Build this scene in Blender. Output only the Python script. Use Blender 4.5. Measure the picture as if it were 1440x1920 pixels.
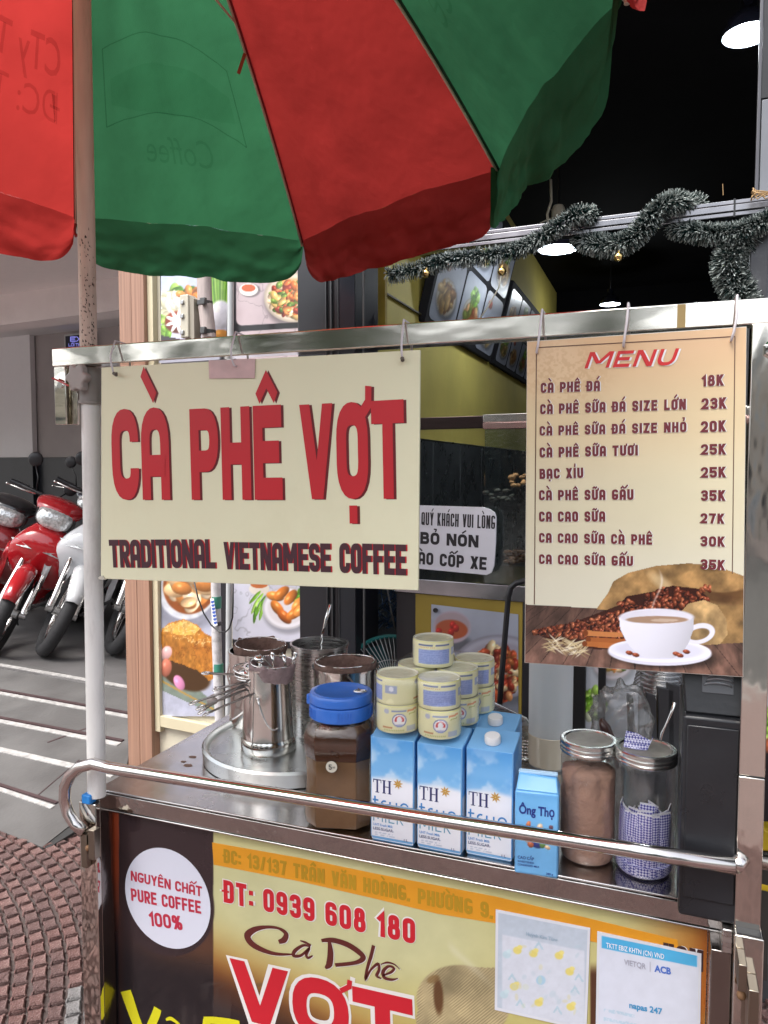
import bpy, math, random, unicodedata
import numpy as np
from mathutils import Vector, Matrix

for o in list(bpy.data.objects): bpy.data.objects.remove(o)
scene = bpy.context.scene
COL = scene.collection
R = math.radians
V3 = Vector

# ---------------------------------------------------------------- camera, sky, sun, exposure
IW, IH, F = 1440.0, 1920.0, 1400.0
YAW, PITCH = R(20.5), R(3.4)
CAM = Vector((0.0, 0.0, 1.45))
cam_rot = Matrix.Rotation(YAW, 3, 'Z') @ Matrix.Rotation(R(90) - PITCH, 3, 'X')
cd = bpy.data.cameras.new('camera'); cam = bpy.data.objects.new('camera', cd); COL.objects.link(cam)
cam.location = CAM; cam.rotation_euler = cam_rot.to_euler()
cd.sensor_fit = 'VERTICAL'; cd.sensor_height = 36.0; cd.sensor_width = 27.0
cd.lens = F / IH * 36.0; cd.clip_start = 0.02; cd.clip_end = 500
scene.camera = cam

SUN_EL, SUN_AZ = 60.0, 212.0      # azimuth measured clockwise from +Y: the sun stands behind and left of the viewer
w = bpy.data.worlds.new('World'); scene.world = w; w.use_nodes = True
nt = w.node_tree; nt.nodes.clear()
sky = nt.nodes.new('ShaderNodeTexSky'); sky.sky_type = 'NISHITA'; sky.sun_disc = False
sky.sun_elevation = R(SUN_EL); sky.sun_rotation = R(SUN_AZ); sky.air_density = 1.0; sky.dust_density = 4.0
hsv = nt.nodes.new('ShaderNodeHueSaturation'); hsv.inputs['Saturation'].default_value = 0.35
bg = nt.nodes.new('ShaderNodeBackground'); bg.inputs[1].default_value = 0.15
wo = nt.nodes.new('ShaderNodeOutputWorld')
nt.links.new(sky.outputs[0], hsv.inputs['Color']); nt.links.new(hsv.outputs[0], bg.inputs[0]); nt.links.new(bg.outputs[0], wo.inputs[0])

sl = bpy.data.lights.new('sun', 'SUN'); sl.energy = 1.1; sl.angle = R(35); sl.color = (1, .96, .9)
so = bpy.data.objects.new('sun', sl); COL.objects.link(so)
sd = Vector((math.sin(R(SUN_AZ)) * math.cos(R(SUN_EL)), math.cos(R(SUN_AZ)) * math.cos(R(SUN_EL)), math.sin(R(SUN_EL))))
so.rotation_euler = sd.to_track_quat('Z', 'Y').to_euler(); so.location = sd * 30

scene.render.engine = 'CYCLES'
vs = scene.view_settings; vs.view_transform = 'Standard'; vs.look = 'None'; vs.gamma = 1; vs.use_curve_mapping = False
vs.exposure = 1.42
scene.cycles.max_bounces = 10; scene.cycles.transparent_max_bounces = 24
scene.cycles.transmission_bounces = 6; scene.cycles.glossy_bounces = 6

# ---------------------------------------------------------------- projection helpers (pixels of the 1440x1920 photograph)
RIGHT = cam_rot @ Vector((1, 0, 0)); UP = cam_rot @ Vector((0, 1, 0)); FWD = cam_rot @ Vector((0, 0, -1))
def ray(px, py): return RIGHT * ((px - IW/2)/F) - UP * ((py - IH/2)/F) + FWD
def hit(px, py, O, n):
    d = ray(px, py); return CAM + d * ((O - CAM).dot(n) / d.dot(n))
def onY(px, py, y): return hit(px, py, Vector((0, y, 0)), Vector((0, 1, 0)))
def onX(px, py, x): return hit(px, py, Vector((x, 0, 0)), Vector((1, 0, 0)))
def onZ(px, py, z): return hit(px, py, Vector((0, 0, z)), Vector((0, 0, 1)))
def atd(px, py, d):                      # at horizontal forward distance d
    h = Vector((-math.sin(YAW), math.cos(YAW), 0)); return hit(px, py, CAM + h*d, h)
RM = np.array([list(RIGHT), list(UP), list(FWD)])
def project_np(P):                       # (n,3) -> px,py
    q = (P - np.array(CAM)) @ RM.T
    return IW/2 + F*q[:, 0]/q[:, 2], IH/2 - F*q[:, 1]/q[:, 2]

class Frame:
    def __init__(s, O, ux, uy=Vector((0, 0, 1))):
        s.O = Vector(O); s.ux = Vector(ux).normalized(); s.n = s.ux.cross(Vector(uy)).normalized(); s.uy = s.n.cross(s.ux).normalized()
    def P(s, u, v, h=0.0): return s.O + s.ux*u + s.uy*v + s.n*h
    def px(s, a, b):
        d = hit(a, b, s.O, s.n) - s.O; return (d.dot(s.ux), d.dot(s.uy))
    def off(s, h): return Frame(s.O + s.n*h, s.ux, s.uy)

# ---------------------------------------------------------------- objects
WM = {}
def tag(o, label=None, cat=None, group=None, kind=None):
    if label: o['label'] = label
    if cat: o['category'] = cat
    if group: o['group'] = group
    if kind: o['kind'] = kind
    return o
def thing(name, label, cat, loc=(0, 0, 0), group=None, kind=None):
    o = bpy.data.objects.new(name, None); COL.objects.link(o); o.empty_display_size = .05
    o.location = loc; WM[o] = Matrix.Translation(Vector(loc))
    return tag(o, label, cat, group, kind)
def link(name, me, parent=None):
    o = bpy.data.objects.new(name, me); COL.objects.link(o)
    if parent is not None: o.parent = parent; WM[o] = WM[parent].copy()
    return o
def finish(o, bevel=0, seg=2, smooth=False, subsurf=0):
    if bevel:
        m = o.modifiers.new('bevel', 'BEVEL'); m.width = bevel; m.segments = seg; m.limit_method = 'ANGLE'; m.angle_limit = R(40)
    if subsurf:
        m = o.modifiers.new('sub', 'SUBSURF'); m.levels = subsurf; m.render_levels = subsurf
    if smooth or bevel or subsurf:
        for p in o.data.polygons: p.use_smooth = True
    if (smooth == 'auto') or bevel:
        try: o.data.set_sharp_from_angle(angle=R(38))
        except Exception: pass
    return o
def copy_tree(o, parent=None):
    c = o.copy(); COL.objects.link(c)
    if parent is not None: c.parent = parent
    for ch in list(o.children): copy_tree(ch, c)
    return c

class MB:
    def __init__(s): s.v = []; s.f = []
    def add(s, vs, fs):
        b = len(s.v); s.v += [tuple(x) for x in vs]; s.f += [tuple(i+b for i in f) for f in fs]; return s
    def box(s, x0, x1, y0, y1, z0, z1, M=None):
        vs = [Vector((x, y, z)) for z in (z0, z1) for y in (y0, y1) for x in (x0, x1)]
        if M is not None: vs = [M @ v for v in vs]
        return s.add(vs, [(0, 2, 3, 1), (4, 5, 7, 6), (0, 1, 5, 4), (2, 6, 7, 3), (0, 4, 6, 2), (1, 3, 7, 5)])
    def fbox(s, fr, u0, u1, v0, v1, h0, h1):      # box in a frame
        if u0 > u1: u0, u1 = u1, u0
        if v0 > v1: v0, v1 = v1, v0
        if h0 > h1: h0, h1 = h1, h0
        vs = [fr.P(u, v, h) for h in (h0, h1) for v in (v0, v1) for u in (u0, u1)]
        return s.add(vs, [(0, 2, 3, 1), (4, 5, 7, 6), (0, 1, 5, 4), (2, 6, 7, 3), (0, 4, 6, 2), (1, 3, 7, 5)])
    def pxbox(s, fr, a, b, c, d, h0, h1):          # px rect (a,b)-(c,d) on the frame
        u0, v0 = fr.px(a, b); u1, v1 = fr.px(c, d); return s.fbox(fr, u0, u1, v0, v1, h0, h1)
    def prism(s, fr, pts, h0, h1):                  # closed 2d outline in a frame (ccw)
        n = len(pts)
        ar = sum(pts[i][0]*pts[(i+1) % n][1]-pts[(i+1) % n][0]*pts[i][1] for i in range(n))
        if ar < 0: pts = pts[::-1]
        vs = [fr.P(u, v, h0) for u, v in pts] + [fr.P(u, v, h1) for u, v in pts]
        fs = [tuple(range(n, 2*n)), tuple(range(n-1, -1, -1))] + [(i, (i+1) % n, n+(i+1) % n, n+i) for i in range(n)]
        return s.add(vs, fs)
    def pxprism(s, fr, pts, h0, h1): return s.prism(fr, [fr.px(*p) for p in pts], h0, h1)
    def tube(s, pts, r, n=10, closed=False, cap=True):
        P = [Vector(p) for p in pts]; m = len(P)
        rs = r if isinstance(r, (list, tuple)) else [r]*m
        T = []
        for i in range(m):
            a = P[i-1] if (i > 0 or closed) else P[i]; b = P[(i+1) % m] if (i < m-1 or closed) else P[i]
            t = b-a; T.append(t.normalized() if t.length > 1e-9 else Vector((0, 0, 1)))
        up = Vector((0, 0, 1)) if abs(T[0].z) < .9 else Vector((1, 0, 0))
        N = (up - T[0]*up.dot(T[0])).normalized(); vs = []; fs = []
        for i in range(m):
            N = (N - T[i]*N.dot(T[i])).normalized(); B = T[i].cross(N)
            vs += [P[i] + (N*math.cos(2*math.pi*k/n) + B*math.sin(2*math.pi*k/n))*rs[i] for k in range(n)]
        for i in range(m if closed else m-1):
            j = (i+1) % m
            fs += [(i*n+k, i*n+(k+1) % n, j*n+(k+1) % n, j*n+k) for k in range(n)]
        if cap and not closed: fs += [tuple(range(n-1, -1, -1)), tuple((m-1)*n+k for k in range(n))]
        return s.add(vs, fs)
    def lathe(s, prof, c=(0, 0, 0), n=40, M=None, wob=None):
        c = Vector(c); vs = []; fs = []; m = len(prof)
        for i, (r, z) in enumerate(prof):
            for k in range(n):
                a = 2*math.pi*k/n; rr = r
                if wob: rr, dz = wob(a, r, z, i)
                else: dz = 0
                v = Vector((rr*math.cos(a), rr*math.sin(a), z+dz)); vs.append((M @ v if M is not None else v) + c)
        for i in range(m-1):
            fs += [(i*n+k, i*n+(k+1) % n, (i+1)*n+(k+1) % n, (i+1)*n+k) for k in range(n)]
        if prof[0][0] > 1e-6: fs.append(tuple(range(n-1, -1, -1)))
        if prof[-1][0] > 1e-6: fs.append(tuple((m-1)*n+k for k in range(n)))
        return s.add(vs, fs)
    def open_lathe(s, prof, c=(0, 0, 0), n=40, M=None, wob=None):
        b = len(s.f); s.lathe(prof, c, n, M, wob)
        s.f = [f for i, f in enumerate(s.f) if i < b or len(f) == 4]; return s
    def loft(s, rings, cap=True):
        n = len(rings[0]); vs = [p for r_ in rings for p in r_]; fs = []
        for i in range(len(rings)-1):
            fs += [(i*n+k, i*n+(k+1) % n, (i+1)*n+(k+1) % n, (i+1)*n+k) for k in range(n)]
        if cap: fs += [tuple(range(n-1, -1, -1)), tuple((len(rings)-1)*n+k for k in range(n))]
        return s.add(vs, fs)
    def ell(s, secs, n=16, p=2.0):
        """loft of super-ellipse sections (x, y, z, ry, rz) along x"""
        rings = []
        for (x, y, z, ry, rz) in secs:
            ring = []
            for k in range(n):
                a = 2*math.pi*k/n; c_, s_ = math.cos(a), math.sin(a)
                ring.append((x, y + ry*math.copysign(abs(c_)**(2/p), c_), z + rz*math.copysign(abs(s_)**(2/p), s_)))
            rings.append(ring)
        return s.loft(rings)
    def sphere(s, c, r, n=16, m=10, sc=(1, 1, 1)):
        prof = [(max(1e-7, r*math.sin(math.pi*i/m)), -r*math.cos(math.pi*i/m)) for i in range(m+1)]
        M = Matrix.Diagonal(Vector(sc)); return s.lathe(prof, c, n, M)
    def build(s, name, mat, parent=None, smooth=False, bevel=0, seg=2, subsurf=0, base=None, label=None, cat=None, group=None, kind=None):
        vs = [Vector(v) for v in s.v]
        if parent is not None:
            inv = WM[parent].inverted(); vs = [inv @ v for v in vs]; loc = None
        else:
            if base is None:
                xs = [v.x for v in vs]; ys = [v.y for v in vs]; zs = [v.z for v in vs]
                base = ((min(xs)+max(xs))/2, (min(ys)+max(ys))/2, min(zs))
            loc = Vector(base); vs = [v-loc for v in vs]
        me = bpy.data.meshes.new(name); me.from_pydata([tuple(v) for v in vs], [], s.f)
        me.validate(); me.update()
        if mat is not None: me.materials.append(mat)
        o = link(name, me, parent)
        if loc is not None: o.location = loc; WM[o] = Matrix.Translation(loc)
        finish(o, bevel, seg, smooth, subsurf)
        return tag(o, label, cat, group, kind)

# ---------------------------------------------------------------- materials
def srgb(c):
    if isinstance(c, str): c = tuple(int(c[i:i+2], 16)/255 for i in (0, 2, 4))
    return tuple((x/12.92 if x <= .04045 else ((x+.055)/1.055)**2.4) for x in c)
def node(nt, t, **kw):
    n = nt.nodes.new(t)
    for k, v in kw.items():
        if k in n.inputs.keys() if isinstance(k, str) and k[0].isupper() else False: n.inputs[k].default_value = v
        else: setattr(n, k, v)
    return n
_mats = {}
def M(name, base=(.5, .5, .5), rough=.5, metal=0., var=.08, vs=6., bump=0., bs=60., coat=0., stretch=None, rvar=0., spec=.5, trans=0., dirt=0., dirtcol=(.05, .04, .03), dscale=3., emit=None, es=0., detail=4., sss=0):
    if name in _mats: return _mats[name]
    m = bpy.data.materials.new(name); m.use_nodes = True; nt = m.node_tree; b = nt.nodes['Principled BSDF']
    b.inputs['Roughness'].default_value = rough; b.inputs['Metallic'].default_value = metal
    b.inputs['Specular IOR Level'].default_value = spec
    b.inputs['Coat Weight'].default_value = coat; b.inputs['Coat Roughness'].default_value = .08
    b.inputs['Transmission Weight'].default_value = trans
    tc = nt.nodes.new('ShaderNodeTexCoord'); mp = nt.nodes.new('ShaderNodeMapping')
    nt.links.new(tc.outputs['Object'], mp.inputs[0])
    if stretch: mp.inputs['Scale'].default_value = stretch
    nz = nt.nodes.new('ShaderNodeTexNoise'); nz.inputs['Scale'].default_value = vs; nz.inputs['Detail'].default_value = detail
    nt.links.new(mp.outputs[0], nz.inputs['Vector'])
    rp = nt.nodes.new('ShaderNodeMapRange'); rp.inputs[1].default_value = .3; rp.inputs[2].default_value = .7
    rp.inputs[3].default_value = 1-var; rp.inputs[4].default_value = 1+var
    nt.links.new(nz.outputs[0], rp.inputs[0])
    mx = nt.nodes.new('ShaderNodeMix'); mx.data_type = 'RGBA'; mx.blend_type = 'MULTIPLY'; mx.inputs[0].default_value = 1
    mx.inputs[6].default_value = (*base, 1); nt.links.new(rp.outputs[0], mx.inputs[7])
    col = mx.outputs[2]
    if dirt:
        n2 = nt.nodes.new('ShaderNodeTexNoise'); n2.inputs['Scale'].default_value = dscale; n2.inputs['Detail'].default_value = 8; n2.inputs['Roughness'].default_value = .7
        nt.links.new(mp.outputs[0], n2.inputs['Vector'])
        r2 = nt.nodes.new('ShaderNodeMapRange'); r2.inputs[1].default_value = .5; r2.inputs[2].default_value = .75; r2.inputs[4].default_value = dirt
        nt.links.new(n2.outputs[0], r2.inputs[0])
        m2 = nt.nodes.new('ShaderNodeMix'); m2.data_type = 'RGBA'; nt.links.new(r2.outputs[0], m2.inputs[0]); nt.links.new(col, m2.inputs[6]); m2.inputs[7].default_value = (*dirtcol, 1)
        col = m2.outputs[2]
    nt.links.new(col, b.inputs['Base Color'])
    if rvar:
        r3 = nt.nodes.new('ShaderNodeMapRange'); r3.inputs[1].default_value = .3; r3.inputs[2].default_value = .7
        r3.inputs[3].default_value = max(.02, rough-rvar); r3.inputs[4].default_value = rough+rvar
        nt.links.new(nz.outputs[0], r3.inputs[0]); nt.links.new(r3.outputs[0], b.inputs['Roughness'])
    if bump:
        n3 = nt.nodes.new('ShaderNodeTexNoise'); n3.inputs['Scale'].default_value = bs; n3.inputs['Detail'].default_value = 3
        nt.links.new(mp.outputs[0], n3.inputs['Vector'])
        bp = nt.nodes.new('ShaderNodeBump'); bp.inputs['Strength'].default_value = bump; bp.inputs['Distance'].default_value = .01
        nt.links.new(n3.outputs[0], bp.inputs['Height']); nt.links.new(bp.outputs[0], b.inputs['Normal'])
    if emit: b.inputs['Emission Color'].default_value = (*emit, 1); b.inputs['Emission Strength'].default_value = es
    _mats[name] = m; return m
def MP(name, rough=.4, coat=0., bump=0., bs=200., spec=.5):      # printed surface: colour from the mesh's own colour attribute
    if name in _mats: return _mats[name]
    m = M(name, (1, 1, 1), rough=rough, coat=coat, var=.03, vs=9, bump=bump, bs=bs, spec=spec); nt = m.node_tree
    at = nt.nodes.new('ShaderNodeAttribute'); at.attribute_name = 'Col'
    mx = [n for n in nt.nodes if n.type == 'MIX'][0]; nt.links.new(at.outputs['Color'], mx.inputs[6]); return m
def thin(name, tint=(1, 1, 1), rough=.05, gloss=.12, milk=0., milkcol=(.8, .8, .8)):   # thin clear plastic or glass
    if name in _mats: return _mats[name]
    m = bpy.data.materials.new(name); m.use_nodes = True; nt = m.node_tree; nt.nodes.clear()
    out = nt.nodes.new('ShaderNodeOutputMaterial'); tr = nt.nodes.new('ShaderNodeBsdfTransparent'); tr.inputs[0].default_value = (*tint, 1)
    gl = nt.nodes.new('ShaderNodeBsdfGlossy'); gl.inputs['Roughness'].default_value = rough
    lw = nt.nodes.new('ShaderNodeLayerWeight'); lw.inputs[0].default_value = .25
    mr = nt.nodes.new('ShaderNodeMapRange'); mr.inputs[3].default_value = gloss*.4; mr.inputs[4].default_value = min(1, gloss*3)
    nz = nt.nodes.new('ShaderNodeTexNoise'); nz.inputs['Scale'].default_value = 40; bp = nt.nodes.new('ShaderNodeBump'); bp.inputs['Strength'].default_value = .15; bp.inputs['Distance'].default_value = .004
    nt.links.new(nz.outputs[0], bp.inputs['Height']); nt.links.new(bp.outputs[0], gl.inputs['Normal'])
    nt.links.new(lw.outputs['Fresnel'], mr.inputs[0])
    base = tr.outputs[0]
    if milk:
        df = nt.nodes.new('ShaderNodeBsdfDiffuse'); df.inputs[0].default_value = (*milkcol, 1)
        tl = nt.nodes.new('ShaderNodeBsdfTranslucent'); tl.inputs[0].default_value = (*milkcol, 1)
        a = nt.nodes.new('ShaderNodeMixShader'); a.inputs[0].default_value = .5; nt.links.new(df.outputs[0], a.inputs[1]); nt.links.new(tl.outputs[0], a.inputs[2])
        c = nt.nodes.new('ShaderNodeMixShader'); c.inputs[0].default_value = milk; nt.links.new(base, c.inputs[1]); nt.links.new(a.outputs[0], c.inputs[2]); base = c.outputs[0]
    mx = nt.nodes.new('ShaderNodeMixShader'); nt.links.new(mr.outputs[0], mx.inputs[0]); nt.links.new(base, mx.inputs[1]); nt.links.new(gl.outputs[0], mx.inputs[2])
    nt.links.new(mx.outputs[0], out.inputs[0]); _mats[name] = m; return m
def fabric(name, col, trans=.45):
    m = bpy.data.materials.new(name); m.use_nodes = True; nt = m.node_tree; nt.nodes.clear()
    out = nt.nodes.new('ShaderNodeOutputMaterial'); tc = nt.nodes.new('ShaderNodeTexCoord')
    nz = nt.nodes.new('ShaderNodeTexNoise'); nz.inputs['Scale'].default_value = 3.5; nz.inputs['Detail'].default_value = 7; nt.links.new(tc.outputs['Object'], nz.inputs['Vector'])
    mr = nt.nodes.new('ShaderNodeMapRange'); mr.inputs[1].default_value = .3; mr.inputs[2].default_value = .7; mr.inputs[3].default_value = .8; mr.inputs[4].default_value = 1.15
    nt.links.new(nz.outputs[0], mr.inputs[0])
    mx = nt.nodes.new('ShaderNodeMix'); mx.data_type = 'RGBA'; mx.blend_type = 'MULTIPLY'; mx.inputs[0].default_value = 1; mx.inputs[6].default_value = (*col, 1); nt.links.new(mr.outputs[0], mx.inputs[7])
    wv = nt.nodes.new('ShaderNodeTexNoise'); wv.inputs['Scale'].default_value = 420; nt.links.new(tc.outputs['Object'], wv.inputs['Vector'])
    n2 = nt.nodes.new('ShaderNodeTexNoise'); n2.inputs['Scale'].default_value = 7; n2.inputs['Detail'].default_value = 3; nt.links.new(tc.outputs['Object'], n2.inputs['Vector'])
    b1 = nt.nodes.new('ShaderNodeBump'); b1.inputs['Strength'].default_value = .35; b1.inputs['Distance'].default_value = .03; nt.links.new(n2.outputs[0], b1.inputs['Height'])
    b2 = nt.nodes.new('ShaderNodeBump'); b2.inputs['Strength'].default_value = .25; b2.inputs['Distance'].default_value = .002; nt.links.new(wv.outputs[0], b2.inputs['Height']); nt.links.new(b1.outputs[0], b2.inputs['Normal'])
    df = nt.nodes.new('ShaderNodeBsdfPrincipled'); df.inputs['Roughness'].default_value = .7; df.inputs['Specular IOR Level'].default_value = .25
    tl = nt.nodes.new('ShaderNodeBsdfTranslucent')
    for s_ in (df.inputs['Base Color'], tl.inputs[0]): nt.links.new(mx.outputs[2], s_)
    nt.links.new(b2.outputs[0], df.inputs['Normal']); nt.links.new(b2.outputs[0], tl.inputs['Normal'])
    ms = nt.nodes.new('ShaderNodeMixShader'); ms.inputs[0].default_value = trans; nt.links.new(df.outputs[0], ms.inputs[1]); nt.links.new(tl.outputs[0], ms.inputs[2])
    nt.links.new(ms.outputs[0], out.inputs[0]); _mats[name] = m; return m

STEEL = M('polished_steel', (.72, .70, .66), rough=.13, metal=1, var=.06, vs=5, rvar=.06, bump=.10, bs=9, dirt=.25, dirtcol=(.35, .31, .25), dscale=7)
STEELB = M('brushed_steel', (.56, .55, .54), rough=.27, metal=1, var=.12, vs=14, stretch=(1, 1, 12), rvar=.08, bump=.05, bs=30, dirt=.15, dirtcol=(.22, .19, .16), dscale=9)
STEELT = M('counter_steel', (.54, .52, .51), rough=.2, metal=1, var=.15, vs=9, rvar=.08, bump=.06, bs=14, dirt=.4, dirtcol=(.16, .14, .12), dscale=8)
CHROME = M('chrome', (.8, .79, .77), rough=.08, metal=1, var=.03, rvar=.04)
POTS = M('pot_steel', (.66, .65, .62), rough=.12, metal=1, var=.08, vs=20, stretch=(1, 1, .15), rvar=.07, bump=.06, bs=18)
ALU = M('aluminium', (.42, .42, .42), rough=.34, metal=1, var=.12, vs=12, rvar=.08)
BLACKP = M('black_plastic', (.018, .019, .022), rough=.38, var=.15, vs=20, dirt=.2, dirtcol=(.05, .05, .05))
BLACKM = M('black_paint', (.012, .012, .014), rough=.35, var=.2)
WHITEP = M('white_plastic', (.72, .72, .72), rough=.35, var=.05)
RED = M('print_red', srgb('c4242e'), rough=.4, var=.04)
REDD = M('print_dark_red', srgb('641c22'), rough=.4, var=.04)
MAROON = M('print_maroon', srgb('46181e'), rough=.4, var=.05)
TIE = M('white_tie', (.62, .58, .60), rough=.4, var=.05)
INKBLUE = M('print_navy', srgb('2d3566'), rough=.4, var=.04)
SKYBLUE = M('print_blue', srgb('2f7fc4'), rough=.4, var=.04)
INKBLACK = M('print_black', (.012, .010, .014), rough=.45, var=.1)
PRINTW = M('print_white', (.8, .8, .8), rough=.4, var=.02)

# ---------------------------------------------------------------- block lettering
def _g(w, *p): return (w, p)
GL = {
 'A': _g(1, [(0,0),(0,1,1),(1,1,1),(1,0)], [(0,.33),(1,.33)]),
 'B': _g(1, [(0,0),(0,1),(.93,1,.8),(.93,.53,.8),(0,.53)], [(0,.53),(1,.53,.8),(1,0,.8),(0,0)]),
 'C': _g(1, [(1,.68),(1,1,1),(0,1,1),(0,0,1),(1,0,1),(1,.3)]),
 'D': _g(1, [(0,.5),(0,1),(1,1,1),(1,0,1),(0,0),(0,.5)]),
 'E': _g(.92, [(1,1),(0,1),(0,0),(1,0)], [(0,.51),(.85,.51)]),
 'F': _g(.88, [(1,1),(0,1),(0,0)], [(0,.5),(.85,.5)]),
 'G': _g(1.05, [(1,.80),(1,1,1),(0,1,1),(0,0,1),(1,0,1),(1,.42),(.6,.42)]),
 'H': _g(1, [(0,0),(0,1)], [(1,0),(1,1)], [(0,.5),(1,.5)]),
 'I': _g(0, [(0,0),(0,1)]),
 'K': _g(1, [(0,0),(0,1)], [(.95,1),(.12,.42)], [(.32,.56),(1,0)]),
 'L': _g(.85, [(0,1),(0,0),(1,0)]),
 'M': _g(1.55, [(0,0),(0,1)], [(1,0),(1,1)], [(.04,1),(.5,.22)], [(.96,1),(.5,.22)]),
 'N': _g(1.1, [(0,0),(0,1)], [(1,0),(1,1)], [(.04,1),(.96,0)]),
 'O': _g(1, [(0,.5),(0,1,1),(1,1,1),(1,0,1),(0,0,1),(0,.5)]),
 'P': _g(1, [(0,0),(0,1),(1,1,1),(1,.4,1),(0,.4)]),
 'Q': _g(1, [(0,.5),(0,1,1),(1,1,1),(1,0,1),(0,0,1),(0,.5)], [(.55,.2),(1.1,-.08)]),
 'R': _g(1, [(0,0),(0,1),(1,1,1),(1,.45,1),(0,.45)], [(.45,.45),(1,0)]),
 'S': _g(1, [(1,.72),(1,1,1),(0,1,1),(0,.52,1),(1,.48,1),(1,0,1),(0,0,1),(0,.28)]),
 'T': _g(1, [(0,1),(1,1)], [(.5,1),(.5,0)]),
 'U': _g(1, [(0,1),(0,0,1),(1,0,1),(1,1)]),
 'V': _g(1.1, [(0,1),(.47,0)], [(1,1),(.53,0)]),
 'W': _g(1.5, [(0,1),(.25,0)], [(.5,1),(.27,0)], [(.5,1),(.73,0)], [(1,1),(.75,0)]),
 'X': _g(1.05, [(0,1),(1,0)], [(0,0),(1,1)]),
 'Y': _g(1.05, [(0,1),(.5,.4)], [(.5,.45),(.5,0)], [(1,1),(.5,.4)]),
 'Z': _g(1, [(0,1),(1,1)], [(0,0),(1,0)], [(.95,1),(.05,0)]),
 '0': _g(1, [(0,.5),(0,1,1),(1,1,1),(1,0,1),(0,0,1),(0,.5)]),
 '1': _g(.45, [(0,.78),(1,1),(1,0)]),
 '2': _g(1, [(0,.7),(0,1,1),(1,1,1),(1,.52,.7),(0,0),(1,0)]),
 '3': _g(1, [(0,.75),(0,1,1),(1,1,1),(1,.53,1),(.4,.53)], [(.4,.53),(1,.53,1),(1,0,1),(0,0,1),(0,.25)]),
 '4': _g(1, [(.8,0),(.8,1),(0,.28),(1,.28)]),
 '5': _g(1, [(1,1),(0,1),(0,.55),(1,.6,1),(1,0,1),(0,0,1),(0,.25)]),
 '6': _g(1, [(1,.75),(1,1,1),(0,1,1),(0,0,1),(1,0,1),(1,.56,1),(0,.56)]),
 '7': _g(1, [(0,1),(1,1)], [(.95,1),(.35,0)]),
 '8': _g(1, [(.1,.75),(.1,1,1),(.9,1,1),(.9,.53,1),(.1,.53,1),(.1,.75)], [(0,.27),(0,.53,1),(1,.53,1),(1,0,1),(0,0,1),(0,.27)]),
 '9': _g(1, [(0,.25),(0,0,1),(1,0,1),(1,1,1),(0,1,1),(0,.44,1),(1,.44)]),
 '%': _g(1.5, [(0,.75),(0,1,1),(.38,1,1),(.38,.55,1),(0,.55,1),(0,.75)], [(.62,.25),(.62,.45,1),(1,.45,1),(1,0,1),(.62,0,1),(.62,.25)], [(.2,0),(.8,1)]),
 '/': _g(.7, [(0,0),(1,1)]), '-': _g(.6, [(0,.45),(1,.45)]),
 ':': _g(0, [(0,.02),(0,.27)], [(0,.58),(0,.83)]), '.': _g(0, [(0,0),(0,.16)]), ',': _g(0, [(0,.14),(-.25,-.14)]),
}
def _round(path, cw):
    pts = []
    n = len(path); closed = path[0][:2] == path[-1][:2]
    for i, p in enumerate(path):
        P = Vector(p[:2])
        if len(p) > 2 and 0 < i < n-1:
            A = Vector(path[i-1][:2]); B = Vector(path[i+1][:2]); a = (A-P); b = (B-P)
            la = a.length*(.5 if len(path[i-1]) > 2 else .96); lb = b.length*(.5 if len(path[i+1]) > 2 else .96)
            r_ = min(la, lb, p[2]*max(cw/2, 1e-6)*1.0 + 0)
            a.normalize(); b.normalize(); s0 = P+a*r_; s1 = P+b*r_
            for k in range(7):
                t = k/6; q = s0*(1-t)**2 + P*2*t*(1-t)*.82 + P*0 + s1*t*t
                q = s0*(1-t)**2 + (P*2*t*(1-t)) + s1*t*t
                # pull towards a circle arc
                pts.append(q)
        else: pts.append(P)
    return pts, closed
def stroke2d(pts, t, closed=False, w0=None):
    P = []
    for p in pts:
        if not P or (Vector(p)-P[-1]).length > 1e-6: P.append(Vector(p))
    if closed and (P[0]-P[-1]).length < 1e-6: P.pop()
    n = len(P); L = []; Rr = []
    ws = w0 if w0 else [t]*n
    for i in range(n):
        a = P[i-1] if (i > 0 or closed) else None; b = P[(i+1) % n] if (i < n-1 or closed) else None
        d0 = (P[i]-a).normalized() if a is not None else None; d1 = (b-P[i]).normalized() if b is not None else None
        if d0 is None: d0 = d1
        if d1 is None: d1 = d0
        n0 = Vector((-d0.y, d0.x)); n1 = Vector((-d1.y, d1.x)); m = n0+n1
        if m.length < 1e-4: m = n0
        m.normalize(); k = 1/max(.45, m.dot(n0)); hw = ws[i]/2 if i < len(ws) else t/2
        L.append(P[i]+m*hw*k); Rr.append(P[i]-m*hw*k)
    vs = []
    for i in range(n): vs += [L[i], Rr[i]]
    fs = [(2*i+1, 2*((i+1) % n)+1, 2*((i+1) % n), 2*i) for i in range(n if closed else n-1)]
    return vs, fs
MARKS = {'\u0300': 'grave', '\u0301': 'acute', '\u0302': 'circ', '\u0306': 'breve', '\u0303': 'tilde', '\u0309': 'hook', '\u0323': 'dot', '\u031b': 'horn'}
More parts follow.
